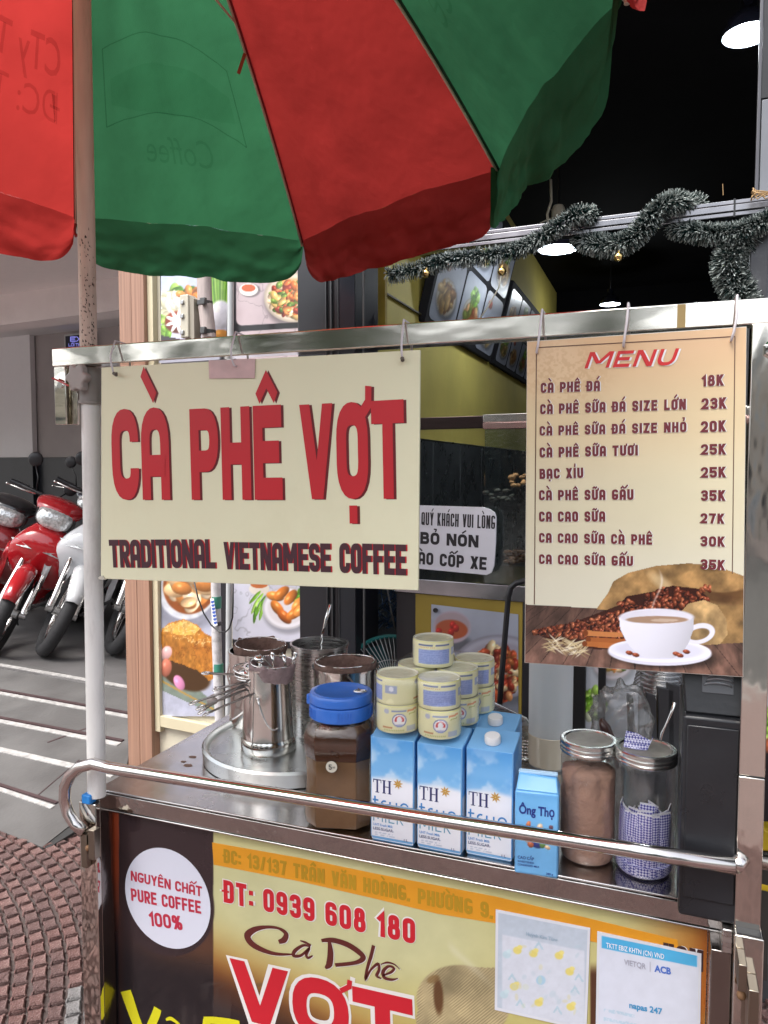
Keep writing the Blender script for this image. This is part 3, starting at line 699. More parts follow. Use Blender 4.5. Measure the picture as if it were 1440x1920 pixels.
# upright frame at the right end
upf = Frame(BF.P(BL, 0, .01), XB)
upr = thing('window_upright', 'tall pale aluminium window upright at the right end of the beam', 'window frame', BF.P(BL, -2.25, 0))
u0, _ = BF.px(1419, 300); u1, _ = BF.px(1426, 300)
m_ = MB(); m_.fbox(BF, u0, u1, -2.2, 1.1, -.07, -.05); m_.build('frame', M('dull_dark_aluminium', (.09, .09, .10), rough=.4, metal=.5), upr, bevel=.002)
m_ = MB(); m_.fbox(BF, u1+.003, u1+.14, -2.2, .33, -.08, -.055); m_.build('stile', M('hazy_aluminium', (.16, .17, .19), rough=.5, metal=.2, var=.1), upr, bevel=.002)
m_ = MB(); m_.fbox(BF, u1+.0005, u1+.14, .335, 1.6, -.08, -.055); m_.build('black_stile', BLACKM, upr)
m_ = MB(); m_.fbox(BF, u0-.012, u1+.03, -.056, -2.2, -.048, .0); m_.build('post', M('dark_aluminium', (.07, .07, .075), rough=.35, metal=.6, dirt=.4, dirtcol=(.2, .2, .2), dscale=20), upr, bevel=.002)
# ================================================================ POSTERS AND SHOP FITTINGS
PG = MP('poster_print', rough=.28, coat=.25); PM = MP('matt_print', rough=.55); PD = MP('dull_print', rough=.4)
BLKF = M('black_board', (.018, .018, .022), rough=.3, var=.1)
ORNG = ['c8691f', 'd98a3a', 'a84a18', 'e3a85c', '8e3c14', 'c47a35']; MIXF = ['b5472a', 'd98a4a', '6f8a34', 'e8c9a0', '8c2f1c', 'cf6b30', 'd9b36a', '4d6b26']
GRN = ['6fa32e', '8cc044', '4f8420', 'a6cf60']; 
def fA(X, Y):                       # tall poster: salad above, bowl and toast below
    img = flat(X, 'c9cbe0'); n = vnoise(X, Y, 40, 3); img = img*(.92+.16*n[..., None])
    img = over(img, sst(570, 500, Y), 'b9c6e6')
    img = food(img, X, Y, 338, 558, 28, 14, GRN, 26, 9, 1); img = food(img, X, Y, 318, 600, 16, 40, GRN, 26, 8, 2)
    img = food(img, X, Y, 322, 570, 20, 20, ['e9e4cc', 'd9d4b0', 'f2efe0'], 30, 5, 3, .3, 3)
    img = food(img, X, Y, 362, 560, 26, 24, ['d98f45', 'e0a860', 'c9772f'], 16, 11, 4)
    img = blob(img, X, Y, 333, 604, 24, 21, 0, '7a2c14', .5)
    for k in range(9):
        a = k*.698; img = over(img, elm(X, Y, 333+11*math.cos(a), 602+11*math.sin(a), 12, 3.2, a, .2)[0], 'f5f2f0')
    img = over(img, polym(X, Y, [(395, 440), (440, 440), (440, 592), (405, 592)]), 'c7cf9a')
    for k in range(16): img = over(img, elm(X, Y, 396+k*3, 530+(k % 3)*4, 3, 55, -.12+.02*k, .4)[0], GRN[k % 4])
    img = blob(img, X, Y, 414, 590, 21, 27, 0, 'e6e4ee', .25); img = blob(img, X, Y, 414, 628, 17, 10, 0, 'd99545', .3)
    img = over(img, polym(X, Y, [(298, 628), (330, 634), (380, 648), (430, 632), (430, 900), (298, 900)]), '3a3236')
    img = over(img, sst(700, 760, Y), 'b3b6c8')
    img = img*(1-.22*elm(X, Y, 345, 1130, 62, 58, .2, .2)[0][..., None])
    img = over(img, elm(X, Y, 352, 1100, 56, 62, .3, .04)[0], 'cfd2da'); img = over(img, elm(X, Y, 356, 1098, 50, 54, .3, .04)[0], '8a4a20'); img = over(img, elm(X, Y, 358, 1090, 46, 44, .25, .05)[0], 'c98a4c')
    img = food(img, X, Y, 360, 1098, 38, 32, ['e6bd8c', 'd39a5e', 'c07a3c', 'f0d6b4'], 40, 11, 6, .5)
    img = over(img, polym(X, Y, [(298, 1262), (330, 1258), (405, 1320), (398, 1338), (298, 1292)]), '7d8a80'); img = img*(.9+.2*vnoise(X, Y, 9, 5)[..., None])
    img = over(img, elm(X, Y, 348, 1262, 50, 30, .45, .1)[0], '4a3420')
    def loaf(pts, seed, c1, c2):
        nonlocal img
        m = polym(X+4*(vnoise(X, Y, 14, seed)-.5), Y+5*(vnoise(X, Y, 12, seed+1)-.5), pts); v = vnoise(X, Y, 16, seed+2)[..., None]; f = vnoise(X, Y*.5, 4, seed+3, 3)[..., None]
        c = hx(c1)*(1-v)+hx(c2)*v; img = over(img, m, np.clip(c*(.72+.5*f), 0, 1))
    loaf([(303, 1178), (318, 1168), (345, 1160), (372, 1172), (386, 1190), (400, 1196), (404, 1270), (392, 1276), (366, 1252), (340, 1240), (303, 1230)], 3, 'b87228', 'cf9040')
    loaf([(303, 1192), (330, 1190), (358, 1206), (372, 1240), (366, 1256), (340, 1244), (303, 1234)], 13, 'a4682c', 'c08238')
    loaf([(362, 1206), (385, 1196), (402, 1208), (403, 1268), (386, 1262), (370, 1238)], 23, 'a8662a', 'c8863a')
    loaf([(303, 1180), (322, 1170), (350, 1164), (376, 1178), (362, 1192), (330, 1190)], 33, 'd99c40', 'f0c878')
    img = over(img, np.exp(-((vnoise(X, Y, 10, 44)-.55)/.03)**2)*polym(X, Y, [(305, 1175), (345, 1162), (380, 1180), (400, 1200), (380, 1215), (340, 1200), (306, 1190)])*.7, 'f6dca0')
    img = over(img, np.exp(-((vnoise(X, Y, 18, 54)-.5)/.015)**2)*polym(X, Y, [(303, 1190), (360, 1200), (404, 1210), (402, 1270), (303, 1236)])*.6, '7a4018')
    img = blob(img, X, Y, 312, 1224, 10, 13, .4, 'e6b6b4', .3); img = blob(img, X, Y, 311, 1252, 11, 17, .1, 'c87862', .4); img = blob(img, X, Y, 336, 1280, 9, 15, -.5, 'dc8fb8', .3)
    img = over(img, polym(X, Y, [(298, 1272), (404, 1330), (404, 1334), (298, 1276)])*.8, 'b98f3c')
    return np.clip(img, 0, 1)*.97
pa = thing('food_poster_board', 'tall framed food poster with salad leaves and toast beside the wood pillar', 'poster', FF.P((uP1+uA)/2+.2, -1.2, .02))
fA_ = FF.off(.012)
m_ = MB(); m_.pxbox(FF, 301, 380, 433, 1345, .001, .012); m_.build('board', BLKF, pa)
print_px('print', fA_, [(302, 420), (431, 420), (404, 1343), (303, 1343)], 80, 480, fA, PG, pa, .001)
_u1 = FF.px(433, 900)[0]; _v0 = FF.px(300, 1337)[1]
for (a, b, c, d_) in ((uP1, uA, -1.2, 1.4), (uA, _u1, _v0-.05, _v0)):
    m_ = MB(); m_.fbox(FF, a, b, c if a == uP1 else c, d_, .0, .030); m_.build('frame', CREAMF, pa, bevel=.002)

def card(img, X, Y, x0, y0, x1, y1, r, col):
    dx = np.maximum(np.maximum(x0+r-X, X-(x1-r)), 0); dy = np.maximum(np.maximum(y0+r-Y, Y-(y1-r)), 0)
    return over(img, 1-sst(r-.8, r+.8, np.sqrt(dx*dx+dy*dy)), col)
def fB(X, Y):
    img = flat(X, '1d1c20'); mb_ = vnoise(X, Y, 60, 8); vein = np.exp(-((vnoise(X, Y, 45, 9)-.5)/.012)**2)
    Ys = Y-(X-443)*-.06
    for (y0, y1) in ((300, 611), (622, 800), (830, 1010)): img = card(img, X, Ys, 443, y0, 607, y1, 12, 'bfaeb2')
    img = card(img, X, Y-(X-432)*.04, 430, 900, 593, 1199, 12, 'c6c6d4')
    lit = (img.mean(-1) > .4)[..., None]; img = np.where(lit, img*(.93+.14*mb_[..., None])*(1-.18*vein[..., None]), img)
    img = plate(img, X, Y, 466, 543, 18, 12); img = over(img, elm(X, Y, 466, 540, 13, 7)[0], 'c05a2c')
    img = plate(img, X, Y, 550, 557, 55, 47, 'd9c9b6', 'd0a070'); img = food(img, X, Y, 549, 560, 42, 33, MIXF, 170, 6, 11, .6)
    for (x, y, a) in ((573, 530, .9), (588, 543, .5), (592, 560, .2), (578, 525, 1.2)): img = blob(img, X, Y, x, y, 16, 6.5, a-1.2, 'd9b49c', .3); img = blob(img, X, Y, x+4, y+6, 12, 3, a-1.2, 'b5713c', .3)
    img = over(img, elm(X, Y, 486, 1104, 19, 12)[0], 'd8cfc4'); img = over(img, elm(X, Y, 486, 1096, 16, 7)[0], 'b86838')
    for k in range(7): img = blob(img, X, Y, 478+(k % 3)*6, 1120+k*5.5, 16, 3.2, 2.3-.1*k, GRN[k % 4], .4)
    img = plate(img, X, Y, 538, 1140, 46, 40, 'e2dfe6', 'd6d0d4', .7)
    img = food(img, X, Y, 566, 1122, 14, 12, GRN, 14, 6, 7)
    for (x, y, a) in ((516, 1118, .2), (528, 1112, -.7), (545, 1120, -.9), (560, 1132, -.8), (520, 1140, .9), (533, 1156, .8), (552, 1150, -.6), (565, 1143, -.7)): img = blob(img, X, Y, x, y, 17, 9, a, random.Random(x).choice(['c8742e', 'b75f24', 'd98a40']), .6)
    return img
_uB0 = FF.px(436, 900)[0]
pb = thing('dish_poster_board', 'black poster board with rounded dish photo cards right of the salad poster', 'poster', FF.P(_uB0+.2, -1.2, .02))
m_ = MB(); m_.pxbox(FF, 434, 380, 613, 1218, .001, .020); m_.build('board', BLKF, pb, bevel=.002)
print_px('print', FF.off(.020), [(436, 380), (612, 380), (600, 1216), (436, 1216)], 130, 640, fB, PG, pb, .0006)

# slim poles and pipes in front of the posters
fP = FF.off(.10)
def ptube(fr, pts, r_, n=10): return MB().tube([fr.P(*fr.px(x, y)) for x, y in pts], r_, n)
pipe = thing('clamped_pipe', 'thick weathered grey pipe with two clamps in front of the salad poster', 'pipe', fP.P(*fP.px(384, 1345)))
PIPEM = M('weathered_pipe', (.44, .37, .35), rough=.6, var=.2, vs=20, stretch=(3, 3, .4), bump=.1, dirt=.3, dirtcol=(.2, .16, .15), dscale=12)
ptube(fP, [(380, 420), (384, 560), (392, 634)], .030, 16).build('tube', PIPEM, pipe, smooth='auto')
for y in (569, 623):
    ptube(fP, [(384 if y < 600 else 390, y-4), (384 if y < 600 else 390, y+4)], .033, 16).build('clamp', M('clamp_steel', (.10, .10, .10), rough=.4, metal=.7), pipe, smooth='auto')
    MB().pxbox(fP, 388, y-7, 397, y+5, .028, .045).build('clamp_bolt', M('clamp_steel'), pipe, bevel=.003)
WRAP = M('white_grey_wrap', (.58, .57, .58), rough=.6, var=.3, vs=40, bump=.1, dirt=.5, dirtcol=(.22, .2, .22), dscale=40)
wp = thing('wrapped_pipe', 'pipe wrapped in worn white tape below the yellow sign', 'pipe', fP.P(*fP.px(408, 1345)))
ptube(fP, [(404, 1060), (406, 1200), (412, 1350)], .020, 12).build('tube', WRAP, wp, smooth='auto')
for (y0, y1, c) in ((1118, 1140, 'TEALT'), (1244, 1262, 'TEALT'), (1165, 1172, 'D'), (1285, 1290, 'D')):
    x_ = 404+(y0-1060)*.03
    ptube(fP, [(x_, y0), (x_, y1)], .0208, 12).build('tape_band', M('green_tape', (.05, .24, .17), rough=.5) if c == 'TEALT' else M('dark_tape', (.1, .09, .1), rough=.6), wp, smooth='auto')
fW = fP.off(.03)
MB().pxprism(fW, [(394, 1122), (401, 1122), (408, 1172), (400, 1176)], 0, .001).build('paper_label', PRINTW, wp)
for k in range(7):
    MB().pxprism(fW, [(396+k*.9, 1127+k*6.5), (402+k*.9, 1126+k*6.5), (402+k*.9, 1129+k*6.5), (399+k*.9, 1131.5+k*6.5), (396+k*.9, 1130+k*6.5)], .0012, .0016).build('lettering', M('label_blue', (.05, .12, .5), rough=.5), wp)
fT = FF.off(.16)
ptube(fT, [(433, 420), (431, 900), (428, 1360)], .0125, 12).build('slim_pole', M('grey_painted_pole', (.48, .50, .51), rough=.4, var=.08), label='slim pale grey pole standing upright between the two poster boards', cat='pole', smooth='auto')
jb = thing('junction_box', 'cream metal junction box beside the clamped pipe', 'junction box', fP.P(*fP.px(358, 640)))
JB = M('cream_metal', (.50, .47, .38), rough=.45, var=.1, dirt=.2, dirtcol=(.2, .16, .1), dscale=15)
MB().pxprism(fP, [(346, 556), (361, 554), (363, 634), (348, 636)], -.02, .03).build('case', JB, jb, bevel=.004)
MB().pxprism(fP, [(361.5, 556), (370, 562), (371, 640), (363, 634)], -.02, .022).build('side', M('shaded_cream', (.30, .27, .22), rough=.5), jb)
for y in (566, 592, 622): MB().pxbox(fP, 349, y, 355, y+7, .030, .038).build('hinge', ALU, jb, bevel=.002)
# loose wire loop
ptube(fT.off(.03), [(364, 1090), (371, 1120), (382, 1150), (396, 1172), (410, 1184), (422, 1186), (430, 1178), (436, 1158), (437, 1130), (437, 1085)], .0032, 8).build('hanging_wire', BLACKM, label='loop of thin black wire hanging over the lower salad poster', cat='wire', smooth=True)

# dark cabinet column right of the posters
dc = thing('black_cabinet', 'tall black cabinet with aluminium trims right of the dish poster', 'cabinet', FF.P(FF.px(650, 900)[0], -1.3, .1))
MB().pxbox(FF, 614.5, 380, 688, 1300, -.10, .22).build('body', BLKF, dc, bevel=.004)
fC = FF.off(.22)
for x, w_ in ((601, 3), (611, 2), (624, 2), (670, 4)):
    MB().pxbox(fC, x+12, 385, x+12+w_, 1295, .001, .010).build('trim', M('dull_trim', (.10, .105, .11), rough=.35, metal=.6), dc)
MB().pxbox(fC, 634, 400, 668, 1290, .0005, .006).build('panel', M('navy_black', (.012, .016, .022), rough=.25), dc)
# blue wire bundle
wires = MB(); rs = random.Random(9); fWi = FD(730, 3.0)
for k in range(26):
    x = 698+rs.random()*60; pts = []
    for j in range(9): pts.append(fWi.P(*fWi.px(x+rs.uniform(-9, 9)+j*rs.uniform(-2, 3), 1070+j*13), rs.uniform(-.02, .05)))
    wires.tube(pts, .0022, 5)
wires.build('wire_tangle', M('blue_wire', (.02, .06, .14), rough=.4, var=.3), label='tangle of dark blue cables hanging beneath the yellow sign', cat='cables', smooth=True, kind='stuff')
ptube(FD(730, 2.95), [(725, 1080), (727, 1110), (733, 1145), (741, 1180)], .004, 6).build('grey_cable', M('grey_cable_m', (.25, .24, .24), rough=.5), label='single grey cable hanging in front of the blue cable tangle', cat='cable', smooth=True)

# desk fan
fc = atd(732, 1278, 2.85); fan = thing('desk_fan', 'desk fan with round wire cage and teal ring behind the cans', 'fan', fc-Vector((0, 0, .3)))
fd = (CAM-fc).normalized(); fu = Frame(fc, fd.cross(Vector((0, 0, -1))), Vector((0, 0, 1))); rad = .178
def ringp(r_, h, n=48): return [fu.P(r_*math.cos(2*math.pi*k/n), r_*math.sin(2*math.pi*k/n), h) for k in range(n)]
TEAL = M('teal_plastic', (.03, .26, .25), rough=.4); WIREG = M('wire_grey', (.70, .76, .78), rough=.35)
MB().tube(ringp(rad, 0), .008, 8, closed=True).build('cage_ring', TEAL, fan, smooth=True)
m_ = MB()
for k in range(64):
    a = 2*math.pi*k/64; m_.tube([fu.P(r_*math.cos(a+t), r_*math.sin(a+t), h) for r_, h, t in ((.04, .055, 0), (.10, .055, .12), (.15, .04, .2), (rad, .002, .24))], .0016, 4)
m_.tube(ringp(.10, .056), .0015, 5, closed=True); m_.build('wire_cage', WIREG, fan, smooth=True)
MB().sphere(fu.P(0, 0, .05), .042, 16, 8).build('hub', TEAL, fan, smooth=True)
for k in range(3):
    m_ = MB(); a = k*2.094; rings = []
    pts = [fu.P(r_*math.cos(a+o_), r_*math.sin(a+o_), .02*s_) for r_, o_, s_ in ((.03, -.3, 1), (.09, -.5, 1.4), (.155, -.3, 1), (.16, .1, 0), (.10, .35, -.6), (.03, .2, -.5))]
    m_.add([p+fd*.001 for p in pts]+[p-fd*.001 for p in pts], [tuple(range(6)), tuple(range(11, 5, -1))]+[(i, (i+1) % 6, 6+(i+1) % 6, 6+i) for i in range(6)]); m_.build('blade', M('fan_blade', (.03, .12, .13), rough=.3), fan, smooth='auto')
MB().tube([fc-fd*.06, fc-fd*.06-Vector((0, 0, .3))], .015, 8).build('stand', TEAL, fan)

# light boxes with dish pictures on the side wall
def fdish(seed, kind):
    def f(U, Vv):
        rs_ = random.Random(seed); img = flat(U, 'b9bfd0'); X = U*100; Y = (1-Vv)*130
        img = img*(.85+.2*vnoise(X, Y, 30, seed)[..., None])
        cx, cy = 50+rs_.uniform(-6, 6), 78+rs_.uniform(-8, 8); img = plate(img, X, Y, cx, cy, 38, 34, 'c9c3b8', 'a59a86')
        pal = [['9c6a34', 'b58a4c', '7a4a24', 'c9a56a'], ['8a3a20', 'b5603a', 'd9a070', '6c7a30'], ['a58a50', 'c4a868', '806030', '5f7a2c']][kind % 3]
        img = food(img, X, Y, cx, cy, 27, 22, pal, 45, 8, seed)
        if kind % 2 == 0: img = food(img, X, Y, 55, 36, 16, 18, GRN, 22, 8, seed+1)
        else: img = blob(img, X, Y, 28, 26, 12, 10, 0, 'b8502c', .4)
        return img*.85
    return f
def light_box(Y0, Y1, ncol, name_label, seed, zt=2.80, xt=XW+.18):
    zb, xb = 2.21, XW+.03
    O = Vector((xb, Y0, zb)); fr = Frame(O, Vector((0, 1, 0)), Vector((xt-xb, 0, zt-zb)))   # n points into the room
    if fr.n.x < 0: fr = Frame(Vector((xb, Y1, zb)), Vector((0, -1, 0)), Vector((xt-xb, 0, zt-zb)))
    L = Y1-Y0; Hh = math.hypot(xt-xb, zt-zb); t = thing('menu_light_box', name_label, 'light box', O, group='menu light boxes on the yellow wall')
    MB().fbox(fr, 0, L, 0, Hh, -.05, 0).build('frame', M('box_black', (.01, .01, .013), rough=.7, spec=.15), t, bevel=.006)
    cw = (L-.04)/ncol
    for i in range(ncol):
        for j in range(2):
            u0 = .035+i*cw; v0 = .035+j*(Hh-.05)/2; u1 = u0+cw-.03; v1 = v0+(Hh-.05)/2-.03
            n = 40; U, Vv = np.meshgrid(np.linspace(0, 1, n), np.linspace(0, 1, n))
            # rounded card: pull grid corners in
            P = np.zeros((n, n, 3)); o_ = np.array(fr.P(u0, v0, .002)); a = np.array(fr.ux)*(u1-u0); b = np.array(fr.uy)*(v1-v0)
            k_ = .06; uu_ = U+(.5-U)*k_*np.maximum(0, np.abs(2*Vv-1)-.8)*5*np.abs(2*U-1)**4; vv_ = Vv+(.5-Vv)*k_*np.maximum(0, np.abs(2*U-1)-.8)*5*np.abs(2*Vv-1)**4
            P = o_+a*uu_[..., None]+b*vv_[..., None]
            grid_obj('dish_picture', P, fdish(seed+i*7+j*3, i+j+seed)(U if fr.ux.y > 0 else 1-U, Vv), MP('lightbox_print', rough=.3, spec=.3, coat=.5), t)
    return t
light_box(3.78, 5.38, 3, 'nearer tilted light box of dish pictures high on the yellow wall', 3, 3.05, XW+.24)
light_box(5.46, 7.5, 5, 'farther tilted light box of dish pictures high on the yellow wall', 50)

# lamps
def bell_lamp(px, py, d, rr, label, socket=False):
    c = atd(px, py, d); t = thing('bell_lamp', label, 'lamp', c, group='bell lamps hanging in the dark shop')
    prof = [(rr, 0), (rr*.97, rr*.25), (rr*.8, rr*.65), (rr*.45, rr*.95), (rr*.32, rr*1.1), (rr*.3, rr*1.5)]
    MB().open_lathe(prof, c, 32).build('shade', M('navy_enamel', (.02, .022, .04), rough=.25), t, smooth=True)
    MB().open_lathe([(rr*.985, .001), (rr*.95, rr*.25), (rr*.78, rr*.63), (rr*.3, rr*.93)], c, 32).build('reflector', M('reflector_white', (.7, .75, .78), rough=.3, emit=(.75, .92, 1), es=1.1), t, smooth=True)
    MB().lathe([(1e-7, -rr*.02), (rr*.38, rr*.02), (rr*.42, rr*.3), (rr*.3, rr*.8), (1e-7, rr*.85)], c, 20).build('bulb', M('lit_bulb', (.9, .95, 1), emit=(.9, .97, 1), es=14), t, smooth=True)
    if socket:
        MB().lathe([(rr*.27, rr*1.35), (rr*.33, rr*1.5), (rr*.34, rr*2.0), (rr*.25, rr*2.2), (rr*.1, rr*2.25)], c, 24).build('socket', M('ivory_plastic', (.62, .58, .48), rough=.4), t, smooth='auto')
        MB().tube([c+Vector((-rr*.45, -rr*.3, rr*1.15)), c+Vector((-rr*.5, -.05, rr*1.7)), c+Vector((-rr*.3, -.05, rr*2.3)), c+Vector((-rr*.35, -.05, rr*3.4))], .008, 6).build('wire', M('ivory_plastic'), t, smooth=True)
        MB().tube([c+Vector((-rr*.9, -.05, rr*.7)), c+Vector((-rr*.85, -.05, rr*1.3)), c+Vector((-rr*.4, -.05, rr*1.45)), c+Vector((rr*.3, -.05, rr*1.35)), c+Vector((rr*.75, -.05, rr*1.0))], .005, 6).build('wire', M('ivory_plastic'), t, smooth=True)
    MB().tube([c+Vector((0, 0, rr*1.5)), Vector((c.x, c.y, 3.5))], .006, 6).build('cord', BLACKM, t)
    l = bpy.data.lights.new('lamp_light', 'POINT'); l.energy = 4.5 if d > 4 else 2.0; l.color = (.9, .96, 1); l.shadow_soft_size = .04
    lo = bpy.data.objects.new('lamp_light', l); COL.objects.link(lo); lo.parent = t; lo.location = (0, 0, -.06)
bell_lamp(1046, 468, 4.6, .118, 'lit bell lamp with ivory socket hanging behind the tinsel', True)
bell_lamp(1402, 66, 3.0, .092, 'lit bell lamp highest in the dark, beside the window upright')
bell_lamp(1144, 571, 7.6, .10, 'small far lit bell lamp just above the steel top bar')

# tinsel garlands
def tinsel(name, path, r_, n, label, seed, grp='tinsel garlands on the beam'):
    P = [Vector(p) for p in path]; rs_ = random.Random(seed); segs = [(P[i+1]-P[i]).length for i in range(len(P)-1)]; tot = sum(segs)
    # catmull resample
    fine = []
    for i in range(len(P)-1):
        p0 = P[max(0, i-1)]; p1 = P[i]; p2 = P[i+1]; p3 = P[min(len(P)-1, i+2)]
        for k in range(12):
            t = k/12; fine.append(.5*((2*p1)+(p2-p0)*t+(2*p0-5*p1+4*p2-p3)*t*t+(-p0+3*p1-3*p2+p3)*t**3))
    fine.append(P[-1]); root = thing(name, label, 'garland', fine[0], group=grp)
    gr = MB(); wh = MB(); m = len(fine)
    for k in range(n):
        f = rs_.random()*(m-1.001); i = int(f); c = fine[i].lerp(fine[i+1], f-i); T = (fine[i+1]-fine[i]).normalized()
        v = Vector((rs_.gauss(0, 1), rs_.gauss(0, 1), rs_.gauss(0, 1))); v = (v-T*v.dot(T)).normalized(); v = (v+T*rs_.uniform(-.45, .45)).normalized()
        L = r_*rs_.uniform(.75, 1.15); s = T.cross(v).normalized()*rs_.uniform(.0009, .0016); s.rotate(Matrix.Rotation(rs_.uniform(-1, 1), 3, v)); bend = Vector((0, 0, -1))*L*rs_.uniform(0, .15)
        a = c+v*r_*.05; b = c+v*L*.66; e = c+v*L+bend
        gr.add([a-s, a+s, b+s, b-s], [(0, 1, 2, 3)])
        tgt = wh if rs_.random() < .62 else gr; tgt.add([b-s, b+s, e+s*1.1, e-s*1.1], [(0, 1, 2, 3)])
    gr.build('needles', M('tinsel_green', (.008, .026, .024), rough=.3, metal=.2, var=.4, vs=60), root); wh.build('needle_tips', M('tinsel_tips', (.36, .40, .38), rough=.45, var=.2, vs=60), root)
    for o_ in root.children: o_['kind'] = 'stuff'
def bp(px, py, h):   # point near the beam
    u, v = BF.px(px, py); 
    f = BF.off(h); u, v = f.px(px, py); return f.P(u, v)
tinsel('tinsel_garland', [bp(730, 515, .02), bp(780, 505, .02), bp(830, 490, .02), bp(880, 482, .03), bp(930, 478, .03), bp(975, 466, .03), bp(1010, 448, .04), bp(1045, 425, .045), bp(1085, 400, .04), bp(1112, 405, 0)], .036, 6000, 'tinsel rising over the beam behind the green umbrella corner', 1)
tinsel('tinsel_garland', [bp(1085, 445, -.05), bp(1110, 455, .0), bp(1145, 460, .02), bp(1180, 450, .04), bp(1210, 420, .045), bp(1235, 392, .045), bp(1262, 378, .03), bp(1290, 382, -.02), bp(1310, 385, -.05)], .042, 7000, 'tinsel looping over the middle of the beam above a gold ball', 2)
tinsel('tinsel_garland', [bp(1262, 425, -.04), bp(1295, 433, .0), bp(1335, 438, .02), bp(1375, 436, .03), bp(1410, 425, .04), bp(1445, 410, .05)], .037, 5000, 'tinsel drooping under the right end of the beam', 3)
tinsel('tinsel_garland', [bp(1395, 440, .0), bp(1372, 470, .0), bp(1366, 505, .0), bp(1385, 545, .0), bp(1400, 580, 0)], .056, 6500, 'thick bunch of tinsel hanging down beside the upright', 4)
GOLD = M('gold_ball', (.75, .55, .22), rough=.12, metal=1, var=.05)
for (x, y, lb) in ((799, 513, 'small gold ball at the tip of the red umbrella valance'), (941, 509, 'small gold ball under the tinsel near the light box'), (1160, 482, 'gold ball hanging alone below the middle tinsel loop')):
    c = bp(x, y, .06); t = thing('gold_ball', lb, 'ornament', c-Vector((0, 0, .016)), group='gold balls on the tinsel')
    MB().sphere(c, .0155, 20, 12).build('ball', GOLD, t, smooth=True); MB().lathe([(.005, .014), (.005, .021), (1e-7, .021)], c, 12).build('cap', GOLD, t)
ptube(FD(900, 3.6), [(941, 510), (935, 540), (912, 580), (893, 606)], .0035, 5).build('thin_cable', M('ivory_plastic'), label='thin pale wire drooping from the tinsel across the light box', cat='wire', smooth=True)
rope = MB(); rs = random.Random(3); cr = bp(1432, 362, .06)
for k in range(4): rope.tube([cr+Vector((.035*math.cos(a)+rs.uniform(-.006, .006), -.02*math.sin(a), .012*math.sin(a*2+k)+rs.uniform(-.012, .012))) for a in [j*.7 for j in range(9)]], .0022, 5)
rope.build('twine_knot', M('twine', (.35, .22, .10), rough=.8), label='brown twine knotted round the upright and beam joint', cat='twine', smooth=True)
nail = MB().tube([bp(1356, 366, -.01), bp(1355, 345, -.01)], .0012, 5); nail.build('thin_wire', M('twine'), label='thin upright wire end on top of the beam', cat='wire')

# glass food cart inside, with its picture panel
FC = FD(850, 2.62)
fcart = thing('food_display_cart', 'glass topped food cart with yellow framed noodle picture behind the stall', 'food cart', FC.P(.3, -1.4, 0))
uL = FC.px(786, 1100)[0]; uR = uL+1.75; zl = FC.px(850, 1090)[1]; zb_ = FC.px(850, 793)[1]
DSTEEL = M('dark_mirror_steel', (.30, .30, .32), rough=.16, metal=1, var=.2, vs=9)
MB().fbox(FC, uL-.1, uR, zl-.055, zl, -.5, .0).build('counter', DSTEEL, fcart, bevel=.003)
MB().fbox(FC, uL-.1, uR, -1.30, zl-.055, -.48, -.02).build('cabinet', BLKF, fcart)
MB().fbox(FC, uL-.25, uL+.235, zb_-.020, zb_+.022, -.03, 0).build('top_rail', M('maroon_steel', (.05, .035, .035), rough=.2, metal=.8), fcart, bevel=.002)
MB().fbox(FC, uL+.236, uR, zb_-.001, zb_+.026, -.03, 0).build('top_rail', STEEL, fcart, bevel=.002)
MB().fbox(FC, uL+.236, uR, zb_-.024, zb_-.002, -.03, .001).build('top_rail', M('red_reflection_steel', (.5, .34, .32), rough=.2, metal=.9), fcart, bevel=.002)  # red reflection on the steel rail, put into this strip's colour
GL_ = thin('cabinet_glass', (.80, .86, .84), .03, .22)
MB().fbox(FC, uL+.24, uR, zl, zb_-.025, -.016, -.012).build('glass_pane', GL_, fcart)
for u in (uL+.405, uR-.02): MB().fbox(FC, u, u+.018, zl, zb_-.2 if u < uR-.1 else zb_-.02, -.05, -.02).build('glass_post', STEEL, fcart, bevel=.002)
MB().fbox(FC, uL+.40, uR, zl+.31, zl+.325, -.45, -.02).build('shelf', STEEL, fcart)
# panel with picture and yellow frame
a0 = FC.px(787, 1112); a1 = FC.px(975, 1330)
uY = FC.px(979, 1130)[0]
MB().fbox(FC, a0[0]-.02, uY, a1[1]-.4, a0[1]-.004, -.019, -.006).build('panel_frame', YELP, fcart, bevel=.002)
MB().fbox(FC, uY+.001, uR, a1[1]-.4, a0[1]-.004, -.019, -.006).build('black_panel', BLKF, fcart, bevel=.002)
def fC_(X, Y):
    img = flat(X, 'aab0c0'); img = img*(.9+.15*vnoise(X, Y, 60, 2)[..., None]); img = img*(1-.25*sst(1150, 1350, Y))[..., None]
    img = img*(1-.4*elm(X, Y, 850, 1205, 32, 16, 0, .3)[0][..., None]); img = over(img, elm(X, Y, 848, 1176, 35, 30, .1)[0], 'b3a3b0'); img = over(img, elm(X, Y, 848, 1172, 32, 23, .1)[0], 'a8989f'); img = over(img, elm(X, Y, 847, 1180, 30, 18, .1)[0], 'a85230')
    for x, y in ((823, 1184), (846, 1185), (849, 1172), (855, 1178)): img = blob(img, X, Y, x, y, 6, 7, 0, 'b02018', .5)
    img = plate(img, X, Y, 935, 1250, 85, 60, 'a9a9b8', '9c98a4', .6)
    img = food(img, X, Y, 930, 1262, 42, 54, ['8a2c1c', 'b04a2a', 'd0a878', '6c2016', 'c98a58', '9c5a30', 'e0c89a'], 260, 6, 5, .6)
    return img*.92
print_px('picture', FC.off(-.005), [(809, 1133), (972, 1152), (972, 1336), (807, 1322)], 90, 110, fC_, PG, fcart, .001)
